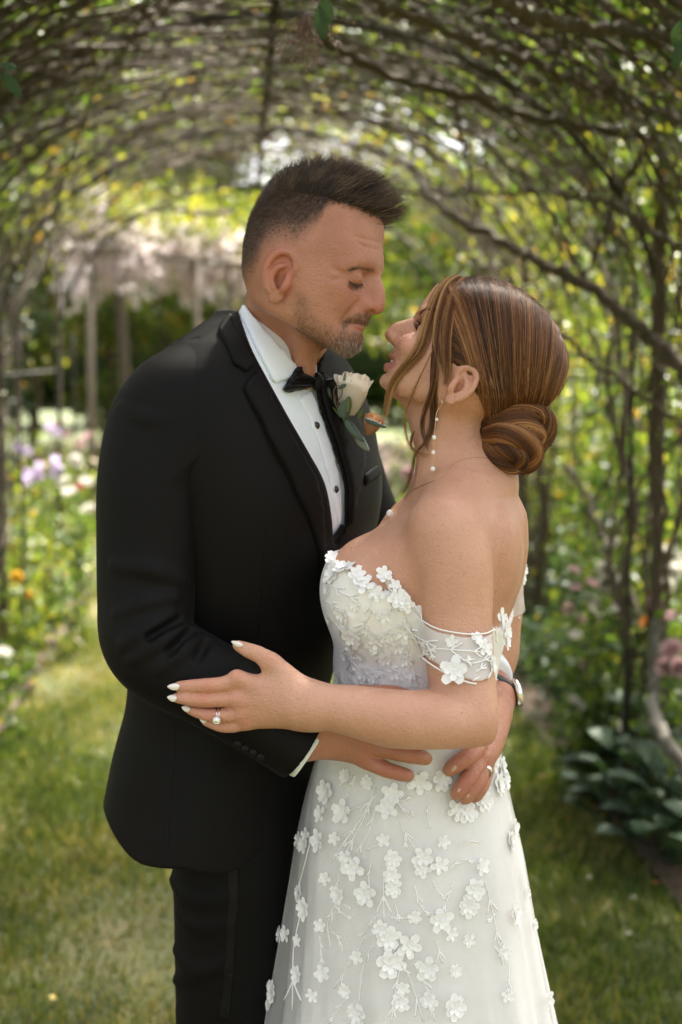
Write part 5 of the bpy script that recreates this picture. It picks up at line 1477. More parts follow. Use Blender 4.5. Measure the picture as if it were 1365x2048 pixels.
BUN = [([(962, 848, -.030), (1000, 836, -.056), (1045, 822, -.058), (1085, 822, -.042), (1100, 842, -.026), (1092, 866, -.03)], .0165, 700, 5.0, (.46, .14)),
       ([(985, 850, -.055), (1025, 846, -.066), (1065, 850, -.062), (1092, 868, -.045), (1080, 886, -.04)], .0145, 600, -4.0, (.60, .14)),
       ([(975, 868, -.050), (1010, 862, -.070), (1050, 872, -.072), (1080, 898, -.055), (1072, 922, -.045), (1048, 934, -.04)], .0160, 800, 4.0, (.55, .15)),
       ([(968, 872, -.040), (985, 895, -.055), (1010, 912, -.060), (1040, 925, -.055), (1060, 915, -.06)], .0150, 600, -5.0, (.42, .14)),
       ([(1000, 885, -.066), (1025, 892, -.072), (1050, 908, -.068), (1045, 928, -.055), (1020, 925, -.055)], .0125, 500, 6.0, (.30, .12)),
       ([(980, 880, -.050), (992, 905, -.052), (1008, 925, -.05), (1022, 938, -.045)], .0095, 260, 1.5, (.66, .12)),
       ([(1060, 812, -.02), (1100, 830, .0), (1105, 860, .01), (1085, 890, .01), (1060, 925, .0)], .018, 400, 3.0, (.4, .14)),
       ([(958, 845, -.035), (975, 862, -.05), (1000, 858, -.066), (1030, 852, -.07)], .0085, 260, 3, (.2, .1))]
for path, r, n, tw, tn in BUN:
    lock([BPt(958 + (q[0] - 958) * .88, q[1] + 4, q[2]) for q in path], r * .95, int(n * 1.7), 18, tw * 0.45, 0.8, tn, 0.45, r_s=0.00026, frizz=0.0006, parent=bun)
# loose locks round the face
def face_path(pl, lift=0.005):
    q = catmull(np.array(pl, float), 14); out = []; last = None
    for x, y in q:
        h = cast([BV_BR], x, y)
        if h is not None and (last is None or abs(h[0].y - last) < 0.05):
            p = np.array(h[0]) + np.array(h[1]) * lift; last = p[1]
        else:
            p = P(x, y, last if last else 1.79)
        out.append(p)
    out = np.array(out)
    for _ in range(3): out[1:-1] = 0.5 * out[1:-1] + 0.25 * (out[:-2] + out[2:])
    return out
LOOSE = [([(902, 562), (886, 572), (868, 610), (856, 650), (850, 690), (836, 716), (803, 742), (783, 772), (776, 800), (772, 838)], .0062, 320, (.84, .10), .25),
         ([(908, 562), (890, 574), (874, 615), (862, 655), (855, 690), (842, 716), (812, 738), (790, 764)], .0045, 160, (.72, .12), .25),
         ([(922, 560), (900, 572), (890, 610), (880, 650), (878, 690), (888, 725), (896, 755)], .0065, 300, (.68, .14), .4),
         ([(935, 562), (915, 580), (905, 620), (898, 665), (896, 705), (900, 742), (892, 772)], .0060, 260, (.60, .14), .4),
         ([(893, 600), (884, 640), (872, 690), (872, 740), (868, 790), (872, 830), (866, 868), (848, 898)], .0042, 160, (.30, .12), .4),
         ([(885, 640), (876, 700), (874, 760), (862, 800), (850, 850), (858, 880), (864, 905)], .0032, 90, (.38, .14), .3),
         ([(870, 700), (850, 745), (826, 790), (820, 830), (826, 870), (836, 900), (850, 920)], .0016, 30, (.80, .10), .4),
         ([(842, 860), (835, 890), (848, 905), (866, 912)], .0022, 40, (.80, .10), .5),
         ([(860, 880), (840, 910), (825, 940), (816, 970), (812, 1000)], .0022, 40, (.62, .12), .3)]
for pl, r, n, tn, tp in LOOSE:
    lock(face_path(pl, .005 if n > 100 else .009), r * 1.15, int(n * .8), 20, 0.8, 0.45, (tn[0], tn[1] + .04), tp * 0.3, 0.00013, 0.0018, 0.05, base=False, parent=hair_b)
# flyaways
n = 240
W3, s, cl, tt = side_strands(n, 10, 1, 1.0, 3.0)
W3 = W3 + (rng.normal(0, .004, (n, 1, 3)) * (np.linspace(0, 1, 10) ** 1.5)[None, :, None])
strands('strand', W3, 0.00009, rng.uniform(.5, 1, n), M_HAIR_B, hair_b)
nb = 170; k = 8; a0 = rng.uniform(0, 2 * math.pi, nb); t = np.linspace(0, 1, k)
c0 = G(1022, 870, -0.05) + np.stack([np.cos(a0) * .047, rng.uniform(-.02, .03, nb), np.sin(a0) * .042], 1)
dr = unit(np.stack([np.cos(a0) * .6 - np.sin(a0) * rng.choice([-1, 1], nb), rng.normal(0, .3, nb), np.sin(a0) * .6 + np.cos(a0) * rng.choice([-1, 1], nb)], 1))
bend = rng.normal(0, .012, (nb, 3))
pts = c0[:, None] + dr[:, None] * (rng.uniform(.012, .04, nb)[:, None, None] * t[None, :, None]) + bend[:, None] * (t ** 2)[None, :, None]
strands('strand', pts, 0.00008, rng.uniform(.4, .95, nb), M_HAIR_B, hair_b)
nb = 120; s_ = rng.integers(10, 190, nb)
c0 = np.array([G(CR[i][0], CR[i][1] + 3, -0.012 + rng.normal(0, .02)) for i in s_])
dr = unit(np.stack([rng.normal(.5, .5, nb), rng.normal(0, .4, nb), rng.uniform(.05, .5, nb)], 1))
pts = c0[:, None] + dr[:, None] * (rng.uniform(.012, .035, nb)[:, None, None] * t[None, :, None]) + rng.normal(0, .010, (nb, 1, 3)) * (t ** 2)[None, :, None] - np.array((0, 0, .008)) * (t ** 2)[None, :, None]
strands('strand', pts, 0.00007, rng.uniform(.5, 1, nb), M_HAIR_B, hair_b)
# lashes and brow of the bride
BR_ = lineset(BF, [(838, 628), (846, 622), (856, 620), (868, 624)], 160, 6.0, 1.2, lambda u: (-0.5, 0.5, 0.4), BV_BR)
LS_ = lineset(BF, [(834, 662), (836, 655), (840, 650), (846, 646)], 70, 9.0, 0.6, lambda u: (0.85, 0.45, 0.3), BV_BR)
for nm, a, r in (('eyebrow', BR_, .00014), ('eyelash', LS_, .00016)):
    if len(a):
        for b_ in (a, mirror(BF, a)):
            strands(nm, b_, np.array((r, r * .8, r * .3)), np.full(len(b_), 0.15), M_HAIR_B, bride)

bl = BF.loc(BV); bnear = np.linalg.norm(BV - BF.w(-60, -20, 0), axis=1) < 0.14
bm_ = np.stack([bl[:, 0], bl[:, 1], np.abs(bl[:, 2])], 1); bpx, bpy_ = proj(BF.o + bm_ @ BF.A * BF.k)
lip = smst(-poly_sd(bpx, bpy_, [(788, 699), (780, 703), (780, 714), (784, 722), (768, 728), (768, 738), (782, 738), (794, 731), (792, 722), (790, 710)]), -2, 2) * bnear
float_attr(b_body.data, 'lips', np.clip(lip, 0, 1))
chk = np.exp(-(((bl[:, 0] + 22) / 26) ** 2 + ((bl[:, 1] + 40) / 18) ** 2)) * bnear * 0.6 + np.exp(-((np.linalg.norm(BV - BF.w(-104, -41, 62), axis=1) / .03) ** 2)) * .5
hx = np.exp(-(np.linalg.norm(BV - G(400, 1400, HB), axis=1) / .05) ** 2) * .6
for x_, y_ in ((476, 1357), (473, 1398), (484, 1426), (492, 1446), (415, 1371), (404, 1400), (423, 1430), (444, 1452), (536, 1318), (500, 1302)):
    hx = hx + 0.55 * np.exp(-(np.linalg.norm(BV - G(x_, y_, HB - .008), axis=1) / .0085) ** 2)
float_attr(b_body.data, 'flush', np.clip(chk + hx, 0, 1))
# ------------------------------------------------------------------ the garden: everything is set out along the tunnel's own axis
AX = math.atan((682.5 - 481.0) / FPX)
T_ = np.array((-math.sin(AX), math.cos(AX), 0.0)); N_ = np.array((math.cos(AX), math.sin(AX), 0.0))
def W3(l, d, z=0.0): return l * N_ + d * T_ + np.array((0, 0, z))
def W3a(l, d, z): return np.asarray(l)[:, None] * N_ + np.asarray(d)[:, None] * T_ + np.stack([np.zeros(len(l)), np.zeros(len(l)), np.asarray(z)], 1)
gr = np.random.default_rng(42)
PL, PR = -1.01, 1.25                                        # the two edges of the grass path

def leaf_mat(name, stops, trans=0.45, rough=0.45):
    m = mat(name, stops[0][1], rough)
    r = ramp(m, attr(m, 'tone').outputs['Fac'], stops)
    L(m, r.outputs[0], BS(m).inputs['Base Color'])
    BS(m).inputs['Specular IOR Level'].default_value = 0.35
    tl = N(m, 'ShaderNodeBsdfTranslucent')
    g = N(m, 'ShaderNodeMix', data_type='RGBA', blend_type='MULTIPLY'); g.inputs[0].default_value = 1.0
    L(m, r.outputs[0], g.inputs[6]); g.inputs[7].default_value = (1.5, 1.45, 0.7, 1)
    L(m, g.outputs[2], tl.inputs[0])
    mx = N(m, 'ShaderNodeMixShader'); mx.inputs[0].default_value = trans
    L(m, BS(m).outputs[0], mx.inputs[1]); L(m, tl.outputs[0], mx.inputs[2])
    L(m, mx.outputs[0], m.node_tree.nodes['Material Output'].inputs[0])
    return m
M_LEAF = leaf_mat('leaf_green', [(0, (0.030, 0.060, 0.014)), (0.45, (0.075, 0.125, 0.024)), (0.75, (0.15, 0.19, 0.035)), (0.95, (0.25, 0.24, 0.045)), (1, (0.30, 0.20, 0.045))])
M_LEAF_Y = leaf_mat('leaf_yellow_green', [(0, (0.05, 0.085, 0.016)), (0.45, (0.12, 0.16, 0.026)), (0.8, (0.22, 0.225, 0.04)), (0.96, (0.36, 0.30, 0.06)), (1, (0.38, 0.22, 0.05))], 0.5)
M_LEAF_D = leaf_mat('leaf_dark', [(0, (0.012, 0.028, 0.010)), (0.6, (0.028, 0.055, 0.018)), (1, (0.06, 0.095, 0.03))], 0.25)
M_LEAF_B = leaf_mat('leaf_blue_green', [(0, (0.030, 0.065, 0.026)), (0.6, (0.055, 0.105, 0.040)), (1, (0.11, 0.165, 0.06))], 0.3, 0.4)
def bark_mat(name, a, b, sc=40):
    m = mat(name, a, 0.85)
    n = noise(m, sc, 4); L(m, mixc(m, n.outputs[0], a, b), BS(m).inputs['Base Color'])
    bump(m, n.outputs[0], 0.5, 0.004)
    return m
M_BARK = bark_mat('bark_brown', (0.048, 0.033, 0.021), (0.14, 0.105, 0.070))
M_BARK_G = bark_mat('bark_lichen', (0.045, 0.038, 0.028), (0.19, 0.175, 0.145), 70)
M_IRON = bark_mat('arch_iron', (0.018, 0.015, 0.013), (0.05, 0.038, 0.03), 60)
M_WOOD = bark_mat('weathered_wood', (0.14, 0.105, 0.075), (0.26, 0.21, 0.16), 18)

def leaf_cloud(C, size, a=None, droop=0.3, tone=None, wid=0.30):
    n = len(C); size = np.broadcast_to(size, (n,))
    a = gr.normal(0, 1, (n, 3)) if a is None else a + gr.normal(0, .55, (n, 3))
    a[:, 2] -= droop
    a = unit(a)
    nn = gr.normal(0, .7, (n, 3)); nn[:, 2] += 0.9
    s = unit(np.cross(a, nn)); nn = np.cross(s, a)
    sz = size[:, None]
    b = C; l = C + a * .48 * sz + s * wid * sz + nn * .07 * sz; t = C + a * sz - nn * 0.05 * sz; r = C + a * .48 * sz - s * wid * sz + nn * .07 * sz
    V = np.stack([b, l, t, r], 1).reshape(-1, 3)
    i = np.arange(n) * 4
    F = np.concatenate([np.stack([i, i + 3, i + 2], 1), np.stack([i, i + 2, i + 1], 1)])
    tone = gr.uniform(0, 1, n) if tone is None else tone
    return V, F, np.repeat(np.clip(tone, 0, 1), 4)
def foliage(name, clouds, mat_, parent):
    V = np.vstack([c[0] for c in clouds]); T = np.concatenate([c[2] for c in clouds]); F = []; o = 0
    for c in clouds: F.append(c[1] + o); o += len(c[0])
    ob = obj(name, V, np.vstack(F), mat_, parent, smooth=False)
    float_attr(ob.data, 'tone', T)
    return ob
def blob(c, rad, n):
    """points through an uneven ball, thinner towards its middle"""
    d = unit(gr.normal(0, 1, (n, 3))); r = gr.uniform(.35, 1, n) ** 0.45
    return np.asarray(c) + d * r[:, None] * np.asarray(rad)

# ---- ground
M_GROUND = mat('lawn_far', (0.10, 0.13, 0.03), 0.9)
_n = noise(M_GROUND, 1.2, 5); L(M_GROUND, ramp(M_GROUND, _n.outputs[0], [(0.3, (0.035, 0.055, 0.012)), (0.6, (0.085, 0.10, 0.022)), (0.8, (0.14, 0.13, 0.04))]).outputs[0], BS(M_GROUND).inputs['Base Color'])
M_PATH = mat('path_turf', (0.08, 0.10, 0.03), 0.9)
_n = noise(M_PATH, 2.2, 6, 0.6); _n2 = noise(M_PATH, 38, 3)
_c = ramp(M_PATH, _n.outputs[0], [(0.32, (0.045, 0.062, 0.018)), (0.5, (0.11, 0.115, 0.032)), (0.66, (0.21, 0.165, 0.075))]).outputs[0]
L(M_PATH, mixc(M_PATH, _n2.outputs[0], _c, (0.05, 0.055, 0.02)), BS(M_PATH).inputs['Base Color'])
M_SOIL = mat('soil', (0.04, 0.026, 0.018), 0.95)
_n = noise(M_SOIL, 24, 5); L(M_SOIL, mixc(M_SOIL, _n.outputs[0], (0.035, 0.022, 0.015), (0.14, 0.09, 0.06)), BS(M_SOIL).inputs['Base Color']); bump(M_SOIL, _n.outputs[0], 0.8, 0.03)
def sheet(name, l0, l1, d0, d1, z, m, nl=8, nd=40, wob=0.0):
    V = []; F = []
    for i in range(nd + 1):
        for j in range(nl + 1):
            l = l0 + (l1 - l0) * j / nl; d = d0 + (d1 - d0) * i / nd
            if j in (0, nl): l += wob * (math.sin(d * 2.3 + j) + 0.6 * math.sin(d * 5.1 + 2 * j))
            V.append(W3(l, d, z + (0.012 * math.sin(l * 4) * math.sin(d * 3) if wob else 0)))
    for i in range(nd):
        for j in range(nl): F.append((i * (nl + 1) + j, i * (nl + 1) + j + 1, (i + 1) * (nl + 1) + j + 1, (i + 1) * (nl + 1) + j))
    return setp(obj(name, np.array(V), F, m), kind='structure')
sheet('ground', -300, 300, -60, 900, -0.03, M_GROUND, 4, 4)
for l0, l1 in ((-3.6, PL), (PR, 3.7)):
    sheet('flower_bed', l0, l1, -2, 26, 0.028, M_SOIL, 6, 40, 0.0)
sheet('grass_path', PL + 0.02, PR - 0.02, -3, 34, 0.02, M_PATH, 14, 90, 0.035)
# turf: blades over the path, longer tufts along the edges
def turf(n, d0, d1, hmin, hmax):
    d = d0 * (d1 / d0) ** gr.random(n); l = gr.uniform(PL + .02, PR - .02, n)
    patch = np.sin(l * 3.1 + 1.7 * np.sin(d * 1.3)) * np.sin(d * 1.9 + 0.8) * 0.5 + 0.5
    pat2 = np.sin(l * 9 + d * 4) * np.sin(d * 7 - l * 3) * 0.5 + 0.5
    h = (hmin + (hmax - hmin) * gr.random(n)) * (0.55 + 0.75 * patch)
    p = W3a(l, d, np.full(n, 0.015))
    a = gr.uniform(0, 6.28, n); s = np.stack([np.cos(a), np.sin(a), 0 * a], 1); lean = gr.normal(0, .5, (n, 3)); lean[:, 2] = 1; lean = unit(lean)
    w = 0.0036 * (0.7 + d / 6)[:, None]
    V = np.stack([p - s * w, p + s * w, p + lean * h[:, None]], 1).reshape(-1, 3)
    F = np.arange(3 * n).reshape(-1, 3)
    tone = np.clip(0.50 - 0.38 * patch + 0.2 * pat2 + gr.normal(0, .22, n), 0, 1)
    return V, F, np.repeat(tone, 3)
M_GRASS = leaf_mat('grass_blades', [(0, (0.038, 0.076, 0.015)), (0.35, (0.10, 0.138, 0.028)), (0.65, (0.23, 0.215, 0.06)), (1, (0.44, 0.34, 0.17))], 0.3, 0.5)
g_ = foliage('grass', [turf(130000, 2.6, 13.0, .022, .060)], M_GRASS, None)
setp(g_, 'short mown grass with yellowed patches covering the garden path', 'grass', kind='stuff')
# fallen petals and leaves on the path
for i, (x, y, c) in enumerate(((1135, 1640, 'o'), (1080, 1552, 'o'), (1232, 1640, 'o'), (1305, 1766, 'o'), (1176, 1758, 'w'), (1255, 1870, 'w'), (230, 1347, 'w'), (100, 1990, 'y'), (1218, 1668, 'w'), (1262, 1795, 'w'))):
    g0 = ground(x, y, 0.05)
    v, f, t = leaf_cloud(np.array([tuple(g0)]), 0.022, np.array([[1.0, 0.3, 0.2]]), 0.0, np.array([.5]), 0.4)
    M_ = {'o': 'petal_orange', 'w': 'petal_white', 'y': 'petal_yellow'}[c]
    mm = bpy.data.materials.get(M_) or mat(M_, {'o': (0.55, 0.16, 0.03), 'w': (0.5, 0.46, 0.42), 'y': (0.55, 0.42, 0.08)}[c], 0.6)
    setp(obj('fallen_petal', v, f, mm), {'o': 'orange petal lying by the edge of the grass', 'w': 'pale petal lying on the grass', 'y': 'yellow leaf lying on the grass'}[c], 'petal', 'petals fallen on the path')

# ---- the iron arches and the ridge bar that joins them
LC, LHW, SPR, APX = 0.12, 1.27, 1.62, 2.66
def hoop(u, d=None, off=0.0):
    """u 0..1 from the left foot over the top to the right foot"""
    u = np.asarray(u, float)
    s = u * 2 - 1
    up = np.abs(s) > 0.52
    ang = np.clip(s / 0.52, -1, 1) * math.pi / 2
    l = LC + (LHW + off) * np.sin(ang)
    z = np.where(up, SPR * (1 - np.abs(s)) / 0.48, SPR + (APX - SPR + off) * np.cos(ang))
    return l, z
ARCH_D = [2.35, 4.62, 6.9, 9.15]
ARN = ['nearest the couple', 'second behind the couple', 'third behind the couple', 'farthest at the end of the tunnel']
for d, nm in zip(ARCH_D, ARN):
    t = thing('garden_arch', 'thin dark iron arch over the path, ' + nm, 'arch', tuple(W3(LC, d)), 'iron arches over the path')
    l, z = hoop(np.linspace(0, 1, 60))
    v, f = tube(W3a(l, np.full(60, d), z), 0.012, 7); obj('hoop', v, f, M_IRON, t)
    for s in (0, 1):
        lx = LC + (LHW - 0.10) * (2 * s - 1)
        v, f = tube(W3a(np.full(12, lx), np.full(12, d), np.linspace(0, SPR + 0.1, 12)), 0.008, 6); obj('post', v, f, M_IRON, t)
        for z_ in (0.5, 1.1, 1.6):
            v, f = tube(W3a(np.linspace(LC + LHW * (2 * s - 1), lx, 3), np.full(3, d), np.full(3, z_)), 0.005, 5); obj('rung', v, f, M_IRON, t)
v, f = tube(W3a(np.full(30, LC), np.linspace(ARCH_D[0] - .3, ARCH_D[-1] + .2, 30), np.full(30, APX + 0.012)), 0.016, 7)
setp(obj('ridge_bar', v, f, M_IRON), 'long dark bar along the top of the arches', 'bar')
for s, nm in ((-1, 'left'), (1, 'right')):
    v, f = tube(W3a(np.full(30, LC + s * (LHW + 0.012)), np.linspace(ARCH_D[0] - .3, ARCH_D[-1] + .2, 30), np.full(30, 1.5)), 0.007, 6)
    setp(obj('side_bar', v, f, M_IRON), 'thin iron rail tying the arch posts beside the %s' % ('iris bed' if s < 0 else 'rose bed'), 'bar')

# ---- climbing plants trained over the arches
def climber(side, d0, label, nst, ntw, seed, rmax=0.013, leafn=2600, runners=30):
    global gr
    keep = gr; gr = np.random.default_rng(seed)
    t = thing('climbing_plant', label, 'climber', tuple(W3(LC + side * LHW, d0)), 'climbers trained over the arches')
    parts = []; tips = []
    for i in range(nst):
        u_end = gr.uniform(0.45, 0.98) if side < 0 else gr.uniform(0.40, 1.0)
        n = 26
        uu = np.linspace(0.0, u_end * 0.62 + 0.12, n)
        drift = gr.normal(0, 1.15) + (0.5 if i % 3 == 0 else 0)
        dd = d0 + gr.normal(0, .14) + drift * np.clip((uu - 0.16) / 0.5, 0, 1.4) ** 1.25
        dd = dd + 0.05 * np.cumsum(gr.normal(0, 1, n)) * (uu > .1)
        off = gr.normal(0.0, .05) + 0.02 * np.cumsum(gr.normal(0, 1, n)) * 0.6 + 0.03
        l, z = hoop(uu if side < 0 else 1 - uu, off=off)
        l = l + gr.normal(0, .02, n)
        p = W3a(l, dd, np.maximum(z, 0.0))
        p = catmull(p, 52)
        r0 = rmax * gr.uniform(.35, 1.0)
        parts.append(tube(p, np.linspace(r0, r0 * 0.28, len(p)), 6))
        for k in range(ntw):
            j = int(gr.uniform(12, 48)); b0 = p[j]
            tn = unit(p[j + 1] - p[j - 1])
            dv_ = unit(tn * gr.uniform(.5, 1.4) + T_ * gr.normal(0, .9) + np.array((0, 0, gr.normal(0.05, .35))) + N_ * gr.normal(0, .3))
            m = 9; ln = gr.uniform(.25, 1.0)
            q = b0 + dv_ * (np.linspace(0, 1, m) * ln)[:, None] + np.cumsum(gr.normal(0, .022, (m, 3)), 0) + np.array((0, 0, -0.12 * ln)) * (np.linspace(0, 1, m) ** 2)[:, None]
            lq = (q - np.zeros(3)) @ N_
            parts.append(tube(q, np.linspace(r0 * 0.42, 0.0012, m), 4)); tips.append(q[m // 2:])
    for i in range(runners):                                  # thin shoots lying along the roof
        m = 18; s0 = gr.uniform(.10, .60); du = gr.uniform(.10, .42) * gr.choice([-.5, 1, 1])
        uu = np.clip(np.linspace(s0, s0 + du, m), .03, .80)
        dd = d0 + gr.normal(0, .8) + np.linspace(0, gr.normal(0, 1.0), m) + 0.02 * np.cumsum(gr.normal(0, 1, m))
        l, z = hoop(uu if side < 0 else 1 - uu, off=gr.normal(.03, .06) + 0.012 * np.cumsum(gr.normal(0, 1, m)))
        q = W3a(l, dd, z)
        parts.append(tube(q, np.linspace(gr.uniform(.0025, .0065), .0012, m), 4)); tips.append(q[4:])
    v, f = joinm(parts); obj('stem', v, f, M_BARK, t)
    tips = np.vstack(tips)
    n = leafn
    c = tips[gr.integers(0, len(tips), n)] + gr.normal(0, .05, (n, 3)) + np.array((0, 0, 0.05))
    # leaves sit mostly outside and above the roof of stems
    lat = (c @ N_ - LC)
    c = c + N_ * (np.sign(lat) * np.clip(np.abs(lat) - 0.5, 0, 1) * gr.uniform(.0, .30, n))[:, None] + np.array((0, 0, 1.0)) * (gr.uniform(.05, .45, n) * (c[:, 2] > 1.8))[:, None]
    # the leafy outside of the roof, above the stems, with gaps by the ridge
    k = 5200 if side > 0 else 3900; uu = gr.uniform(.10, .66, k); dd = d0 + gr.uniform(-1.5, 1.5, k)
    l, z = hoop(uu if side < 0 else 1 - uu, off=0.0); of = gr.uniform(.10, .42, k)
    c2 = W3a(l + (l - LC) * of * .8, dd, z + of * (z > 1.5) + gr.normal(0, .03, k))
    gap = (np.abs(l + .08) < .26) & (dd > 4.3) & (dd < 6.9) & (gr.random(k) < .85)
    clear = (z < 1.75) & (gr.random(k) < (.45 if side > 0 else .62))
    far = (dd > 6.5) | (dd < 1.75)
    c2 = c2[~gap & ~clear & ~far]
    foliage('foliage', [leaf_cloud(c, gr.uniform(.03, .06, n), tone=np.clip(gr.normal(.55, .24, n), 0, 1))], M_LEAF_Y, t)
    foliage('roof_foliage', [leaf_cloud(c2, gr.uniform(.05, .095, len(c2)), tone=np.clip(gr.normal(.42, .26, len(c2)), 0, 1))], M_LEAF, t)
    gr = keep
    return t
CL = [(-1, 2.35, 10, 5), (1, 2.35, 7, 4), (-1, 3.5, 13, 7), (1, 3.3, 6, 4), (-1, 4.62, 14, 7), (1, 4.62, 9, 5), (-1, 6.9, 13, 6), (1, 6.9, 10, 5)]
CLN = {2.35: 'the arch nearest the couple', 3.5: 'the gap after the nearest arch', 3.3: 'the gap after the nearest arch', 4.62: 'the second arch', 6.9: 'the third arch', 9.15: 'the fourth arch', 11.4: 'the fifth arch'}
for i, (s, d, a, b) in enumerate(CL):
    climber(s, d, 'tangled brown climber rising at %s by the %s' % (CLN[d], 'iris bed' if s < 0 else 'rose bed'), a, b, 100 + i, 0.013 if s < 0 else 0.014, (1100 if s < 0 else 1900) if d > 4 else 500, (220 if s < 0 else 70) if d < 6 else 60)
# thick old branches of the right-hand climbers, each bent across the tunnel
def branch_px(pts, r0, r1, name, label, mat_=M_BARK, grp='old branches crossing the tunnel'):
    p = catmull(np.array([P(x, y, Y) for x, y, Y in pts]), 8 * len(pts))
    p[1:-1] += gr.normal(0, .006, p[1:-1].shape)
    v, f = tube(p, np.linspace(r0, r1, len(p)), 8)
    return setp(obj(name, v, f, mat_), label, 'branch', grp)
BRN = [([(820, 330, 5.6), (880, 410, 5.0), (1000, 480, 4.7), (1090, 530, 4.5), (1170, 570, 4.4), (1260, 640, 4.3), (1330, 700, 4.2), (1400, 780, 4.1)], .013, .024, 'long brown branch sloping down to the rose bed behind the woman'),
       ([(690, -20, 3.2), (840, 40, 3.4), (960, 90, 3.7), (1060, 125, 3.9), (1180, 175, 4.1), (1290, 215, 4.3), (1420, 250, 4.5)], .010, .016, 'long branch under the roof from the ridge towards the rose bed'),
       ([(640, 70, 4.0), (760, 140, 4.2), (900, 185, 4.4), (1040, 225, 4.5), (1180, 258, 4.55), (1310, 275, 4.6)], .011, .018, 'heavy branch joining the post fork at the rose bed'),
       ([(980, -20, 3.0), (1060, 30, 3.2), (1160, 55, 3.4), (1260, 65, 3.6), (1390, 80, 3.8)], .013, .016, 'thick dark branch close under the roof by the rose bed'),
       ([(1310, 280, 4.6), (1250, 360, 4.7), (1220, 440, 4.8), (1190, 510, 4.9), (1165, 560, 5.0)], .012, .008, 'branch falling from the post fork to the sloping branch'),
       ([(860, 150, 4.8), (905, 200, 4.8), (925, 280, 4.9), (945, 370, 5.0), (965, 440, 5.1)], .009, .006, 'thin upright branch crossing the roof stems'),
       ([(905, 250, 5.2), (980, 290, 5.0), (1060, 370, 4.9), (1120, 460, 4.8), (1165, 555, 4.7)], .009, .007, 'slender branch curving down to meet the sloping branch'),
       ([(760, 380, 6.0), (900, 385, 5.8), (1050, 385, 5.6), (1200, 380, 5.2), (1300, 370, 4.9), (1400, 375, 4.7)], .008, .010, 'level branch running across behind the tunnel stems'),
       ([(1130, 395, 4.4), (1200, 400, 4.3), (1260, 430, 4.2), (1330, 480, 4.1), (1400, 520, 4.0)], .008, .011, 'pale knotty branch reaching out over the rose bed'),
       ([(1100, 640, 4.8), (1160, 700, 4.7), (1240, 760, 4.6), (1310, 810, 4.55), (1400, 870, 4.5)], .008, .010, 'brown branch low over the rose bed'),
       ([(1320, 860, 4.6), (1300, 920, 4.7), (1265, 1000, 4.9), (1225, 1080, 5.0)], .009, .007, 'bent stem leaning away from the slim trunk'),
       ([(1130, 930, 5.4), (1170, 990, 5.3), (1200, 1060, 5.1), (1225, 1130, 5.0), (1245, 1230, 4.9)], .010, .010, 'bare stem leaning into the rose bed'),
       ([(1150, 870, 6.3), (1180, 830, 6.2), (1230, 800, 6.0), (1300, 760, 5.8)], .008, .006, 'thin twig forking up over the rose bed'),
       ([(470, 425, 7.2), (400, 425, 7.0), (330, 418, 6.9), (230, 445, 6.8), (150, 480, 6.9)], .012, .007, 'branch hanging below the third arch by the iris bed'),
       ([(330, 335, 6.6), (400, 315, 6.8), (470, 295, 6.9), (545, 268, 6.95)], .010, .012, 'branch lying along the third arch')]
for pts, r1, r0, lb in BRN: branch_px(pts, r1, r0, 'branch', lb)
# the old lichen-covered trunk and the trunks round the right post
def trunk_px(pts, r, mat_, lb):
    p = catmull(np.array([P(x, y, Y) for x, y, Y in pts]), 30); p[1:-1] += gr.normal(0, .004, p[1:-1].shape)
    v, f = tube(p, np.linspace(r[0], r[1], 30) * (1 + .10 * np.sin(np.arange(30) * 1.3)), 9)
    setp(obj('climber_trunk', v, f, mat_), lb, 'trunk', 'old trunks by the path')
trunk_px([(1390, 1560, 3.95), (1345, 1500, 4.05), (1315, 1450, 4.2), (1305, 1400, 4.35), (1310, 1340, 4.45), (1312, 1240, 4.55)], (.022, .016), M_BARK_G, 'grey lichen-covered trunk bending over the broad leaves')
trunk_px([(1330, 1560, 4.5), (1318, 1300, 4.6), (1315, 1000, 4.62), (1320, 700, 4.62), (1325, 450, 4.6), (1335, 230, 4.55), (1370, 60, 4.3)], (.018, .014), M_BARK, 'slim brown trunk twisting up the arch post by the rose bed')
trunk_px([(1300, 1540, 4.6), (1308, 1200, 4.66), (1304, 900, 4.68), (1310, 600, 4.68), (1318, 330, 4.6), (1300, 180, 4.5)], (.011, .009), M_BARK, 'thin straight stem beside the slim twisting trunk')
trunk_px([(1075, 1330, 6.9), (1078, 1150, 6.9), (1090, 1000, 6.9), (1070, 880, 6.85), (1085, 740, 6.8)], (.030, .022), M_BARK, 'brown trunk rising behind the woman')
trunk_px([(118, 1130, 9.1), (116, 950, 9.1), (120, 800, 9.1), (118, 640, 9.1), (122, 480, 9.0)], (.016, .012), M_BARK, 'dark stem climbing the iris bed post of the farthest arch')
trunk_px([(4, 1230, 6.9), (6, 1050, 6.9), (2, 860, 6.9), (8, 700, 6.9)], (.014, .011), M_BARK, 'dark stem climbing the iris bed post of the third arch')

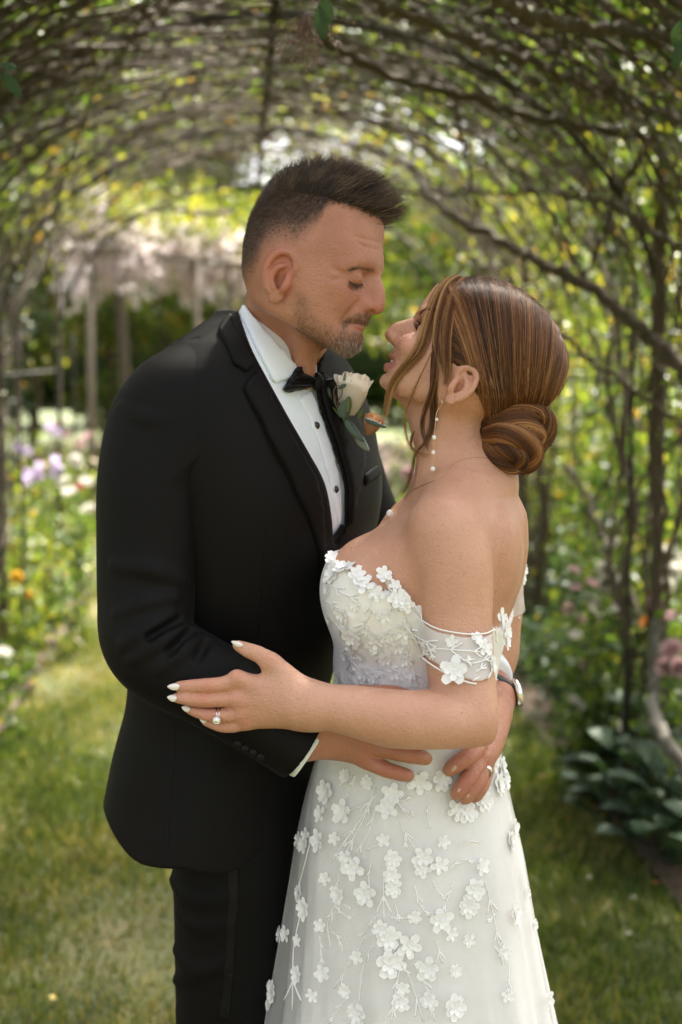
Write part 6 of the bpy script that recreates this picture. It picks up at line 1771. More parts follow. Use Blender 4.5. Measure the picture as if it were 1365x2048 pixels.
# ---- bed plants
def shrub(l, d, h, w, m, n, leaf, label, group, name='shrub', stems=9, tone=(.5, .25), flowers=None, flat=1.0):
    t = thing(name, label, 'shrub' if name == 'shrub' else 'plant', tuple(W3(l, d)), group)
    parts = []; C = []
    for i in range(stems):
        a = gr.uniform(0, 6.28); rr = w * gr.uniform(.2, 1)
        top = np.array(W3(l + rr * math.cos(a), d + rr * math.sin(a), h * gr.uniform(.65, 1.0)))
        b0 = np.array(W3(l + rr * .2 * math.cos(a), d + rr * .2 * math.sin(a), -0.01))
        q = catmull(np.array([b0, b0 * .5 + top * .5 + gr.normal(0, .03, 3), top]), 8)
        parts.append(tube(q, np.linspace(.006, .002, 8), 4))
        k = max(4, n // stems)
        s = gr.uniform(.12, 1, k)
        C.append(np.array([q[min(7, int(x * 7.99))] for x in s]) + gr.normal(0, 1, (k, 3)) * np.array((w * .28, w * .28, h * .09)))
    v, f = joinm(parts); obj('stem', v, f, M_BARK, t)
    C = np.vstack(C); C[:, 2] = np.maximum(C[:, 2], .02)
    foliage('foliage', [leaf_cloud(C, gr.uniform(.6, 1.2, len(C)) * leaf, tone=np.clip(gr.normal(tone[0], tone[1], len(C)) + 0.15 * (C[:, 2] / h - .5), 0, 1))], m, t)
    return t
def bloom_mesh(name, m, kind):
    r_ = np.random.default_rng(hash(kind) % 1000 if False else len(kind)); parts = []
    if kind == 'rose':
        for lay, (n, rad, cup) in enumerate(((7, 1.0, .35), (6, .75, .7), (5, .48, 1.0), (3, .25, 1.2))):
            for i in range(n):
                a = 2 * math.pi * (i + .5 * (lay % 2)) / n + r_.uniform(-.1, .1)
                V = []
                for s in np.linspace(0, 1, 4):
                    w = rad * .55 * math.sin(min(1, s + .15) * math.pi * .6)
                    for q in (-1, 0, 1):
                        x = rad * s * (1 - .25 * s * cup); y = q * w; z = cup * s * s * .8 * rad + (0.06 if q else 0)
                        V.append((x * math.cos(a) - y * math.sin(a), x * math.sin(a) + y * math.cos(a), z))
                parts.append((np.array(V), [(k * 3 + j, (k + 1) * 3 + j, (k + 1) * 3 + j + 1, k * 3 + j + 1) for k in range(3) for j in range(2)]))
    else:                                                   # iris: three falls, three standards
        for i in range(6):
            a = 2 * math.pi * i / 6; up = 1 if i % 2 else -1; V = []
            for s in np.linspace(0, 1, 4):
                w = .42 * math.sin(min(1, s + .12) * math.pi * .7)
                for q in (-1, 0, 1):
                    x = (.75 if up < 0 else .4) * s; z = (.9 * s if up > 0 else .35 * s - 1.1 * s * s); y = q * w
                    V.append((x * math.cos(a) - y * math.sin(a), x * math.sin(a) + y * math.cos(a), z))
            parts.append((np.array(V), [(k * 3 + j, (k + 1) * 3 + j, (k + 1) * 3 + j + 1, k * 3 + j + 1) for k in range(3) for j in range(2)]))
    v, f = joinm(parts); return mesh_from(name, v, f, m)
def petal_mat(name, c):
    m = mat(name, c, 0.6)
    t = N(m, 'ShaderNodeBsdfTranslucent'); t.inputs[0].default_value = (*c, 1); x = N(m, 'ShaderNodeMixShader'); x.inputs[0].default_value = .5
    L(m, BS(m).outputs[0], x.inputs[1]); L(m, t.outputs[0], x.inputs[2]); L(m, x.outputs[0], m.node_tree.nodes['Material Output'].inputs[0])
    return m
BLM = {'white': bloom_mesh('rose_bloom', petal_mat('petal_w', (0.78, 0.75, 0.68)), 'rose'), 'pink': bloom_mesh('rose_bloom', petal_mat('petal_p', (0.60, 0.40, 0.42)), 'rose'),
       'orange': bloom_mesh('rose_bloom', petal_mat('petal_o', (0.75, 0.33, 0.06)), 'rose'), 'yellow': bloom_mesh('rose_bloom', petal_mat('petal_yl', (0.80, 0.55, 0.08)), 'rose'),
       'lilac': bloom_mesh('iris_bloom', petal_mat('petal_l', (0.52, 0.42, 0.60)), 'iris'), 'red': bloom_mesh('rose_bloom', petal_mat('petal_r', (0.40, 0.07, 0.05)), 'rose')}
COLN = {'white': 'creamy white', 'pink': 'dusty pink', 'orange': 'apricot orange', 'yellow': 'golden yellow', 'lilac': 'pale lilac', 'red': 'dark red'}
def blooms(x, y, Y, c, r, where, n=1, spread=0.06):
    """a flowering stem: thin stalks from the soil, each with its bloom"""
    p = P(x, y, Y)
    kind = 'iris' if c == 'lilac' else 'rose'
    t = thing('%s_plant' % kind, '%s %s blooming %s' % ({1: 'single ', 2: 'pair of ', 3: 'cluster of '}[n] + COLN[c], (kind if n == 1 else kind + 's' if kind == 'rose' else 'irises'), where), 'flower', (p[0], p[1], 0), '%s %s in the beds' % (COLN[c], 'irises' if kind == 'iris' else 'roses'))
    parts = []; heads = []
    for i in range(n):
        q = p + (gr.normal(0, spread, 3) if i else 0)
        b0 = np.array((p[0] + gr.normal(0, .03), p[1] + gr.normal(0, .03) + .03, 0.0))
        c_ = catmull(np.array([b0, b0 * .45 + q * .55 + gr.normal(0, .02, 3), q]), 10)
        parts.append(tube(c_, np.linspace(.004, .002, 10), 4)); heads.append(q)
    v, f = joinm(parts); obj('stalk', v, f, M_LEAF_SOLID, t)
    for q in heads:
        o = bpy.data.objects.new('bloom', BLM[c]); COL.objects.link(o)
        s = r * 0.68 * gr.uniform(.85, 1.15); o.scale = (s, s, s); o.location = q
        o.rotation_euler = (R(gr.uniform(20, 80)), R(gr.uniform(-25, 25)), gr.uniform(-.8, .8)); set_parent(o, t)
    n_ = 40 * n + 30
    base = np.array((p[0], p[1], 0)); hts = gr.uniform(.1, .92, n_)
    C = base + (np.array(heads)[gr.integers(0, n, n_)] - base) * hts[:, None] + gr.normal(0, .045, (n_, 3)); C[:, 2] = np.maximum(C[:, 2], .02)
    foliage('foliage', [leaf_cloud(C, gr.uniform(.03, .06, n_), tone=np.clip(gr.normal(.45, .2, n_), 0, 1))], M_LEAF, t)
    return t
M_LEAF_SOLID = mat('stalk_green', (0.06, 0.10, 0.03), 0.6)
# left bed: fresh green mounds
LB = [(-1.30, 5.6, .34, .26, M_LEAF, 900, .055), (-1.55, 6.3, .55, .36, M_LEAF, 1300, .06), (-1.35, 7.3, .50, .34, M_LEAF_Y, 1200, .06), (-1.75, 7.8, .85, .42, M_LEAF, 1500, .065), (-1.30, 8.6, .60, .34, M_LEAF, 1200, .06),
      (-1.85, 9.2, .95, .45, M_LEAF_Y, 1500, .07), (-1.35, 10.1, .70, .36, M_LEAF, 1200, .065), (-2.0, 10.8, 1.1, .5, M_LEAF, 1500, .075), (-1.35, 11.8, .8, .4, M_LEAF_Y, 1200, .07), (-2.2, 6.9, .8, .5, M_LEAF, 1400, .06),
      (-2.4, 8.6, 1.0, .5, M_LEAF_Y, 1400, .07), (-1.4, 13.4, .8, .45, M_LEAF, 1200, .08), (-2.6, 12.4, 1.2, .6, M_LEAF, 1500, .085), (-1.25, 4.9, .22, .2, M_LEAF_B, 600, .045), (-1.28, 6.7, .3, .22, M_LEAF_B, 700, .05), (-1.08, 5.7, .30, .2, M_LEAF, 800, .05), (-1.06, 6.3, .34, .2, M_LEAF, 800, .05), (-1.08, 7.0, .42, .24, M_LEAF_Y, 900, .055), (-1.08, 7.7, .45, .24, M_LEAF, 900, .055), (-1.08, 8.5, .5, .26, M_LEAF_Y, 900, .06), (-1.10, 9.4, .55, .28, M_LEAF, 900, .06),
      (-1.95, 7.4, 2.0, .5, M_LEAF_Y, 2600, .07), (-2.5, 8.9, 2.1, .6, M_LEAF_Y, 2600, .075), (-2.9, 7.6, 1.7, .6, M_LEAF, 2200, .07)]
for l, d, h, w, m, n, lf in LB:
    l -= 0.10
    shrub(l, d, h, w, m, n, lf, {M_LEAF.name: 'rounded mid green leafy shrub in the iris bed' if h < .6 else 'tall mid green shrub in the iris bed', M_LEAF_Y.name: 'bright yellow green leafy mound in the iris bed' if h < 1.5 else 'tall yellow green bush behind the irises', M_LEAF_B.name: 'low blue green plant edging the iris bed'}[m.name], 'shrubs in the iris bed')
# right bed: roses, fern-like greens and broad leaves
RB = [(1.55, 4.9, .55, .30, M_LEAF_B, 1500, .04), (1.75, 5.5, .75, .36, M_LEAF, 1600, .045), (1.45, 6.0, .55, .32, M_LEAF_B, 1500, .045), (1.95, 6.3, .9, .4, M_LEAF, 1600, .05), (1.5, 7.0, .7, .34, M_LEAF_B, 1500, .05), (2.1, 7.4, 1.05, .45, M_LEAF, 1600, .055),
      (1.5, 8.0, .75, .36, M_LEAF, 1400, .055), (2.0, 8.8, 1.1, .5, M_LEAF_Y, 1500, .06), (1.5, 9.4, .8, .4, M_LEAF, 1300, .06), (2.3, 10.4, 1.2, .55, M_LEAF, 1500, .07), (1.55, 11.0, .9, .45, M_LEAF_Y, 1300, .07), (1.6, 12.8, 1.0, .5, M_LEAF, 1300, .08),
      (2.6, 5.4, .9, .45, M_LEAF, 1500, .05), (2.7, 6.8, 1.1, .5, M_LEAF_Y, 1500, .06), (1.42, 5.2, .26, .22, M_LEAF_B, 900, .03), (1.40, 6.4, .3, .24, M_LEAF_B, 900, .035), (2.2, 4.7, .7, .35, M_LEAF, 1300, .045), (1.38, 5.75, .22, .2, M_LEAF_B, 800, .03),
      (1.75, 6.7, 1.9, .42, M_LEAF, 2600, .055), (2.2, 7.9, 2.1, .55, M_LEAF, 2800, .06), (1.7, 8.9, 2.0, .5, M_LEAF_Y, 2600, .06), (2.5, 6.0, 1.7, .5, M_LEAF, 2400, .055), (3.0, 7.6, 2.2, .6, M_LEAF, 2600, .065), (2.3, 9.8, 2.3, .6, M_LEAF_Y, 2600, .07), (1.5, 10.2, 1.8, .5, M_LEAF, 2400, .065)]
for l, d, h, w, m, n, lf in RB:
    l += 0.12
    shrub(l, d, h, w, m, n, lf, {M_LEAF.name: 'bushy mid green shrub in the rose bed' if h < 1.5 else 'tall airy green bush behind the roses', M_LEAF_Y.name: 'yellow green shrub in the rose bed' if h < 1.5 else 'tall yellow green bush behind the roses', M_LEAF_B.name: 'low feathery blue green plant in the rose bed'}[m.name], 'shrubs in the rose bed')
for x, y, Y, c, r, n in ((45, 900, 8.2, 'lilac', .075, 2), (112, 932, 7.6, 'lilac', .085, 2), (62, 945, 7.8, 'lilac', .065, 1), (50, 962, 7.6, 'lilac', .055, 1), (150, 923, 8.4, 'white', .06, 2), (140, 985, 7.4, 'white', .055, 3), (160, 975, 7.4, 'red', .04, 1),
                         (35, 1155, 6.6, 'yellow', .05, 1), (58, 1190, 6.6, 'yellow', .035, 1), (135, 870, 9.4, 'pink', .05, 2), (8, 1306, 5.6, 'white', .05, 1), (175, 875, 10.5, 'pink', .07, 2)):
    blooms(x, y, Y, c, r, 'in the iris bed among green mounds' if c != 'white' else ('in the iris bed close to the grass edge' if y > 1200 else 'in the iris bed near the irises'), n)
for x, y, Y, c, r, n in ((1210, 1140, 5.0, 'white', .045, 2), (1228, 1160, 5.0, 'white', .045, 1), (1205, 1170, 5.0, 'white', .045, 1), (1190, 1225, 4.9, 'white', .045, 1), (1185, 1205, 4.95, 'white', .035, 2), (1228, 1215, 4.9, 'white', .03, 1),
                         (1345, 1145, 4.9, 'white', .05, 2), (1350, 1105, 5.1, 'white', .05, 2), (1335, 1175, 4.8, 'white', .045, 1), (1160, 1412, 4.9, 'white', .035, 1), (1148, 1402, 4.9, 'white', .03, 1), (1152, 1178, 5.2, 'pink', .035, 2), (1185, 1168, 5.2, 'pink', .035, 1),
                         (1160, 1240, 5.1, 'pink', .035, 2), (1340, 1235, 4.6, 'pink', .05, 2), (1345, 1300, 4.4, 'pink', .055, 2), (1360, 1335, 4.3, 'pink', .05, 1), (1295, 1246, 4.7, 'orange', .042, 1), (1300, 1195, 4.8, 'orange', .03, 1), (1225, 1035, 5.8, 'white', .04, 1), (1170, 1330, 5.0, 'pink', .025, 1), (815, 945, 6.5, 'pink', .05, 2)):
    blooms(x, y, Y, c, r, ('low in the rose bed beside the feathery greens' if y > 1310 and x < 1250 else 'in the rose bed beyond the slim trunk' if x > 1320 else 'high in the rose bed behind the leaning stem' if y < 1130 else 'in the rose bed beside the leaning stem' if y < 1190 else 'in the rose bed below the leaning stem'), n, .05)
for l, d in ((1.75, 3.4), (2.3, 2.6), (1.9, 4.1), (2.6, 3.6), (-1.7, 4.2), (-2.3, 3.3), (-1.75, 3.0), (-2.6, 4.4)):
    shrub(l, d, .6, .34, M_LEAF, 1100, .055, 'leafy green shrub beside the nearest arch', 'shrubs beside the nearest arch')
# broad-leaved plants at the edge of the right bed
M_HOSTA = leaf_mat('broad_leaf', [(0, (0.020, 0.045, 0.020)), (.6, (0.038, 0.078, 0.034)), (1, (0.07, 0.125, 0.055))], .2, .6)
def broad_leaf(base, dirv, ln, wd, tone):
    dirv = unit(dirv); up = np.array((0, 0, 1.0)); s = unit(np.cross(dirv, up)); V = []
    for t in np.linspace(0, 1, 7):
        c = base + dirv * ln * (0.25 + .75 * t) + up * ln * (.42 * math.sin((.18 + .82 * t) * math.pi * .62) - .30 * t * t)
        w = wd * math.sin(min(1, t * .96 + .04) * math.pi) ** .7
        for q in (-1, -.5, 0, .5, 1): V.append(c + s * w * q + up * (-.16 * w * abs(q) + 0.18 * w * (1 - abs(q)) * 0 + 0.03 * w * math.sin(t * 20) * abs(q)))
    F = [(i * 5 + j, i * 5 + j + 1, (i + 1) * 5 + j + 1, (i + 1) * 5 + j) for i in range(6) for j in range(4)]
    return np.array(V), F
def broad_plant(x, y, n, sz, lb):
    g0 = np.array(tuple(ground(x, y, 0.0)))
    t = thing('broad_leaved_plant', lb, 'plant', tuple(g0), 'broad-leaved plants edging the rose bed')
    for i in range(n):
        a = 2.4 * i + gr.uniform(-.3, .3); k = 0.6 + 0.4 * gr.random()
        hz = sz * 1.25 * (1 - i / n) * gr.uniform(.6, 1.0); rr = sz * .5 * (i / n + .15)
        b0 = g0 + np.array((rr * math.cos(a), rr * math.sin(a), 0.03 + hz))
        v, f = broad_leaf(b0, np.array((math.cos(a), math.sin(a), gr.uniform(.1, .7))), sz * k * 1.1, sz * .31 * k, .5)
        pv, pf = tube(catmull(np.array([g0, g0 * .5 + b0 * .5 + np.array((0, 0, .02)), v[2]]), 6), .004, 5)
        v, f = joinm([(v, f), (pv, pf)])
        o = obj('leaf', v, f, M_HOSTA, t); float_attr(o.data, 'tone', np.full(len(v), gr.uniform(.1, .95)))
for x, y, n, s, lb in ((1262, 1690, 20, .20, 'dark green broad-leaved plant with upright leaves at the corner of the rose bed'), (1335, 1640, 24, .26, 'large broad-leaved plant under the lichen-covered trunk'), (1350, 1745, 20, .20, 'broad-leaved plant nearest the bare soil edge'),
                       (1262, 1600, 18, .20, 'broad-leaved plant beside the feathery greens'), (1400, 1690, 20, .26, 'broad-leaved plant behind the bare soil edge')):
    broad_plant(x, y, n, s, lb)

# ---- trees and hedge behind
def tree(l, d, h, cr, m, n, leaf, label, grp, trunk_r=.12, kind='round', tone=(.5, .25)):
    t = thing('tree', label, 'tree', tuple(W3(l, d)), grp)
    p = catmull(np.array([W3(l, d, -.05), W3(l + gr.normal(0, .1), d, h * .3), W3(l + gr.normal(0, .2), d, h * .62), W3(l + gr.normal(0, .2), d, h * .92)]), 16)
    parts = [tube(p, np.linspace(trunk_r, trunk_r * .2, 16), 8)]
    C = []
    nl = 26
    for i in range(nl):
        u = gr.uniform(.25, 1) if kind == 'round' else (i + 1) / nl
        b0 = p[int(u * 15)]
        a = gr.uniform(0, 6.28)
        if kind == 'round': e = np.array(W3(l, d, h * .62)) + np.array((math.cos(a) * cr * gr.uniform(.4, 1), math.sin(a) * cr * gr.uniform(.4, 1), gr.uniform(-.28, .42) * h))
        else: e = b0 + np.array((math.cos(a), math.sin(a), -.12)) * cr * (1.05 - u) * gr.uniform(.6, 1.05)
        q = catmull(np.array([b0, (b0 + e) / 2 + gr.normal(0, .1, 3), e]), 8)
        parts.append(tube(q, np.linspace(trunk_r * .35, .01, 8), 5))
        k = n // nl
        C.append(blob(e, np.array((cr * .38, cr * .38, h * .11 if kind == 'round' else h * .05)), k) if kind == 'round' else q[gr.integers(2, 8, k)] + gr.normal(0, .16, (k, 3)))
    v, f = joinm(parts); obj('trunk', v, f, M_BARK, t)
    C = np.vstack(C); C[:, 2] = np.maximum(C[:, 2], .3)
    foliage('crown', [leaf_cloud(C, gr.uniform(.7, 1.3, len(C)) * leaf, tone=np.clip(gr.normal(tone[0], tone[1], len(C)), 0, 1))], m, t)
TR = [(-3.2, 15.5, 4.6, 1.5, M_LEAF_D, 7000, .13, 'dark conifer behind the iris bed', 'conifer'), (-5.2, 13.5, 4.0, 1.5, M_LEAF_D, 6500, .12, 'dark conifer standing apart beyond the iris bed', 'conifer'), (-2.0, 21, 5.6, 2.2, M_LEAF_Y, 8000, .17, 'bright yellow green tree beyond the pink blossom', 'round'),
      (-5.0, 20, 5.2, 2.2, M_LEAF, 8000, .17, 'mid green tree beyond the two conifers of the iris bed', 'round'), (1.2, 24, 6.4, 2.6, M_LEAF_Y, 9000, .2, 'tall yellow green tree at the end of the tunnel', 'round'), (4.2, 19, 5.8, 2.3, M_LEAF, 9000, .17, 'mid green tree beyond the rose bed', 'round'),
      (5.8, 14.5, 4.4, 1.7, M_LEAF_D, 7000, .13, 'dark conifer beyond the rose bed', 'conifer'), (3.6, 12.0, 3.0, 1.2, M_LEAF_Y, 6500, .10, 'small light green tree behind the roses', 'round'), (5.0, 9.6, 2.7, 1.1, M_LEAF, 6000, .085, 'small leafy tree beyond the tall bushes of the rose bed', 'round'),
      (-3.4, 10.2, 2.2, 1.0, M_LEAF_Y, 6500, .085, 'small yellow green tree by the iris bed', 'round'), (7.5, 20, 6.0, 2.4, M_LEAF, 8000, .18, 'tall green tree far beyond the rose bed', 'round'), (-8.2, 18, 6.0, 2.4, M_LEAF, 7500, .18, 'tall green tree far beyond the iris bed', 'round'), (-0.4, 16.5, 3.1, 1.3, M_LEAF, 6500, .11, 'round green tree standing behind the last arch', 'round'),
      (-0.1, 19.5, 6.8, 2.3, M_LEAF, 9000, .17, 'tall rounded tree standing over the end of the path', 'round'), (-3.6, 25, 7.4, 2.6, M_LEAF, 9000, .2, 'very tall green tree far behind the pergola', 'round'),
      (2.6, 15.2, 3.4, 1.4, M_LEAF, 6500, .12, 'dense green tree between the last arch and the rose bed', 'round')]
for l, d, h, cr, m, n, lf, lb, kd in TR: tree(l, d, h, cr, m, n, lf, lb, 'trees round the garden', .10 if kd == 'round' else .09, kd, (.55, .25))
# a clipped hedge far behind closes the view
hp_ = gr.uniform(-1, 1, (16000, 3)) * np.array((24, .9, 0)) + np.array((0, 0, 0)); 
Ch = W3a(hp_[:, 0], 33 + hp_[:, 1], gr.uniform(0.1, 3.6, 16000) + 0.4 * np.sin(hp_[:, 0]))
hd = thing('hedge', 'long tall hedge closing the far end of the garden', 'hedge', tuple(W3(0, 33)))
foliage('foliage', [leaf_cloud(Ch, .34, tone=np.clip(gr.normal(.5, .25, 16000), 0, 1))], M_LEAF, hd)
v, f = tube(W3a(np.linspace(-24, 24, 20), np.full(20, 33.4), np.full(20, 1.6)), 1.3, 8); obj('core', v, f, M_LEAF_D, hd)

# ---- pergola with pale pink blossom, behind the iris bed
pg = thing('pergola', 'wooden pergola carrying pale pink blossom behind the iris bed', 'pergola', tuple(P(240, 760, 13.0) * np.array((1, 1, 0))))
for x, w_ in ((182, 12.4), (246, 12.9), (395, 13.6), (462, 14.4)):
    b = P(x, 709, w_); v, f = tube(np.array([(b[0], b[1], -.02), (b[0], b[1], 1.2), (b[0], b[1], 2.52)]), .030, 8); obj('post', v, f, M_WOOD, pg)
for dz, dy in ((2.50, 0), (2.56, .9)):
    a, b = P(120, 709, 12.2 + dy), P(560, 709, 14.8 + dy)
    v, f = tube(np.array([(a[0], a[1], dz), ((a[0] + b[0]) / 2, (a[1] + b[1]) / 2, dz), (b[0], b[1], dz)]), .05, 6); obj('beam', v, f, M_WOOD, pg)
for i in range(9):
    c = P(135 + 47 * i, 709, 12.3 + 2.4 * i / 8); v, f = tube(np.array([(c[0], c[1] - .3, 2.64), (c[0], c[1] + 1.3, 2.64)]), .032, 5); obj('rafter', v, f, M_WOOD, pg)
M_WIST = petal_mat('blossom_pink', (0.84, 0.74, 0.74))
bl_ = thing('blossom_climber', 'mass of pale pink blossom hanging from the wooden pergola', 'climber', tuple(P(300, 760, 13.4) * np.array((1, 1, 0))))
tt_ = gr.random(170); cl_ = []; lf_ = []
for u in tt_:
    c = P(130 + 400 * u, 709, 12.2 + 2.5 * u + gr.uniform(-.2, .9)); c[2] = 2.66 + gr.normal(0, .13)
    k = 40; ln = gr.uniform(.2, .5); s = gr.random(k)
    cl_.append(c + np.stack([gr.normal(0, .075, k) * (1.1 - s), gr.normal(0, .075, k) * (1.1 - s), -s * ln], 1))
    lf_.append(blob(c + np.array((0, 0, .16)), (.3, .3, .22), 16))
cl_ = np.vstack(cl_); lf_ = np.vstack(lf_)
foliage('blossom', [leaf_cloud(cl_, gr.uniform(.05, .085, len(cl_)), wid=.45)], M_WIST, bl_)
foliage('foliage', [leaf_cloud(lf_, gr.uniform(.06, .11, len(lf_)), tone=np.clip(gr.normal(.6, .2, len(lf_)), 0, 1))], M_LEAF_Y, bl_)
v, f = joinm([tube(catmull(np.array([P(246, 709, 12.95) * np.array((1, 1, 0)), P(250, 709, 12.9) * np.array((1, 1, 0)) + np.array((0, 0, 1.3)), P(240, 709, 12.9) * np.array((1, 1, 0)) + np.array((0, 0, 2.4))]), 14), .05, 7),
              tube(catmull(np.array([P(187, 709, 12.45) * np.array((1, 1, 0)), P(180, 709, 12.5) * np.array((1, 1, 0)) + np.array((0, 0, 1.2)), P(190, 709, 12.4) * np.array((1, 1, 0)) + np.array((0, 0, 2.4))]), 14), .035, 7)])
obj('stem', v, f, M_BARK, bl_)

# ---- sprigs hanging from the roof close to the couple
def sprig(pts, leaves, lb, seed=None):
    p = catmull(np.array([P(*q) for q in pts]), 14)
    t = thing('hanging_sprig', lb, 'sprig', tuple(p[0]), 'sprigs hanging from the roof')
    v, f = tube(p, np.linspace(.004, .0015, 14), 5); obj('stem', v, f, M_BARK, t)
    for x, y, Y, x2, y2, w in leaves:
        a, b = P(x, y, Y), P(x2, y2, Y + .02); d = b - a; s = unit(np.cross(d, CAM_FW)); V = []
        for u in np.linspace(0, 1, 7):
            for q in (-1, 0, 1): V.append(a + d * u + s * q * w * math.sin(min(1, u + .03) * math.pi) ** .8 + CAM_FW * (.004 * abs(q)))
        o = obj('leaf', np.array(V), [(i * 3 + j, i * 3 + j + 1, (i + 1) * 3 + j + 1, (i + 1) * 3 + j) for i in range(6) for j in range(2)], M_HOSTA, t)
        float_attr(o.data, 'tone', np.full(21, gr.uniform(.3, .9)))
    return t
sprig([(630, -90, 2.3), (635, -30, 2.3), (640, 10, 2.3)], [(638, 8, 2.3, 648, 82, .011), (645, -12, 2.3, 664, 50, .010)], 'sprig with two long green leaves hanging from the ridge')
sprig([(-40, 60, 2.3), (-10, 110, 2.3), (5, 140, 2.3)], [(4, 142, 2.3, 44, 196, .010), (-5, 128, 2.3, 36, 134, .007)], 'sprig with two dark leaves hanging over the iris bed')
sprig([(1400, -20, 2.4), (1375, 30, 2.4), (1362, 70, 2.4)], [(1362, 40, 2.4, 1352, 100, .012), (1368, 80, 2.4, 1348, 140, .011)], 'sprig with pale leaves hanging over the rose bed')
sh = thing('seed_head', 'dried brown seed head hanging from the roof', 'seed head', tuple(P(620, 60, 2.35)))
parts = []
for i in range(60):
    a = P(612, 30, 2.35); e = P(618, 84, 2.35) + gr.normal(0, 1, 3) * np.array((.022, .02, .018)); parts.append(tube(catmull(np.array([a, (a + e) / 2 + gr.normal(0, .006, 3), e]), 5), .0007, 3))
    b = e; V = np.array([b + np.array(q) * .003 for q in ((1, 0, 0), (-1, 0, 0), (0, 1, 0), (0, -1, 0), (0, 0, 1), (0, 0, -1))]); parts.append((V, [(0, 2, 4), (2, 1, 4), (1, 3, 4), (3, 0, 4), (2, 0, 5), (1, 2, 5), (3, 1, 5), (0, 3, 5)]))
v, f = joinm(parts); obj('seeds', v, f, bark_mat('dry_seed', (0.16, 0.09, 0.07), (0.28, 0.18, 0.14)), sh)
# ------------------------------------------------------------------ small things worn by the two
M_GOLD = mat('gold', (0.85, 0.60, 0.30), 0.25, Metallic=1.0)
M_PEARL = mat('pearl', (0.82, 0.78, 0.73), 0.22)
M_NAIL = mat('pearl_nail_polish', (0.80, 0.74, 0.68), 0.25)
M_NAIL_G = mat('bare_nail', (0.60, 0.37, 0.29), 0.35)
def patch(c, ax, nr, hl, hw, ht, pointed=0.0, n=8):
    """a small curved plate: length along ax, facing nr"""
    ax = unit(np.asarray(ax, float)); nr = np.asarray(nr, float); nr = unit(nr - (nr @ ax) * ax); s = np.cross(ax, nr)
    V = []; F = []
    for i in range(n + 1):
        u = -1 + 2 * i / n
        w = hw * math.sqrt(max(0.0, 1 - abs(u) ** (2.6 if u < 0 else 2.0 - pointed * 0.6))) * (1 - pointed * 0.25 * max(0, u))
        for j in range(7):
            q = -1 + j / 3
            V.append(c + ax * hl * u + s * w * q + nr * (ht * (1 - q * q) - hw * 0.35 * q * q * (w / hw)))
    F = [(i * 7 + j, i * 7 + j + 1, (i + 1) * 7 + j + 1, (i + 1) * 7 + j) for i in range(n) for j in range(6)]
    m = len(V); V2 = [v - nr * 0.0009 for v in V]
    F += [tuple(k + m for k in f[::-1]) for f in F]
    return np.array(V + V2), F
def nail(x0, y0, x1, y1, hw, mat_, parent, bv, pointed=0.8, nm='fingernail', push=0.0004):
    h = cast(bv, x0, y0) or cast(bv, x0 + (x0 - x1) * .5, y0 + (y0 - y1) * .5)
    if h is None: return
    Y = h[0].y
    a = np.array(h[0]); b = P(x1, y1, Y + 0.002)
    c = (a + b) / 2 + np.array(h[1]) * push
    v, f = patch(c, b - a, -CAM_FW + np.array((0, 0, .35)), np.linalg.norm(b - a) / 2, hw * 0.58e-3, 0.0011, pointed)
    return obj(nm, v, f, mat_, parent)
for x0, y0, x1, y1, hw in ((361, 1373, 335, 1373, 7.0), (355, 1397, 335, 1394, 7.0), (382, 1419, 364, 1414, 6.6), (415, 1443, 400, 1438, 5.6), (487, 1292, 463, 1283, 5.5)):
    nail(x0, y0, x1, y1, hw, M_NAIL, bride, BV_BR)
for x0, y0, x1, y1, hw in ((912, 1531, 903, 1543, 6.5), (921, 1577, 914, 1588, 5.8), (938, 1588, 931, 1598, 5.2)):
    nail(x0, y0, x1, y1, hw, M_NAIL_G, groom, BV_GR, 0.0)
def ring(c, ax, r, t, m, nm, parent, n=26, flat=1.0):
    ax = unit(np.asarray(ax, float)); u = unit(np.cross(ax, (0.3, 0.2, 1))); v = np.cross(ax, u); a = np.linspace(0, 2 * math.pi, n + 1)
    p = c + r * (np.cos(a)[:, None] * u + np.sin(a)[:, None] * v)
    V, F = tube(p, t, 6, False)
    if flat != 1.0: V = V + ((V - c) @ ax)[:, None] * ax * (flat - 1)
    return obj(nm, V, F, m, parent)
rc = G(438, 1430, HB + 0.001); rd = G(455, 1430, HB) - G(423, 1430, HB + .002)
ring(rc, rd + 0.25 * np.array((0, 0, .02)), .0083, .0010, M_METAL, 'ring', bride)
ring(rc + rd * .10, rd, .0084, .0009, M_METAL, 'ring', bride)
dc = np.array(cast(BV_BR, 434, 1438)[0]) + np.array((0, -.003, -.001))
gem = Solid().add(ell(dc, (.0036, .0026, .0036))); v, f = gem.mesh(dc - .006, dc + .006, .0009); obj('gemstone', v, f, M_BEAD, bride, smooth=False)
ring(dc, (0, -1, 0.1), .0040, .0008, M_METAL, 'ring', bride)
ring(G(967, 1541, -.105), G(956, 1566, -.122) - G(970, 1525, -.098), .0112, .0016, M_METAL, 'ring', groom, flat=1.9)
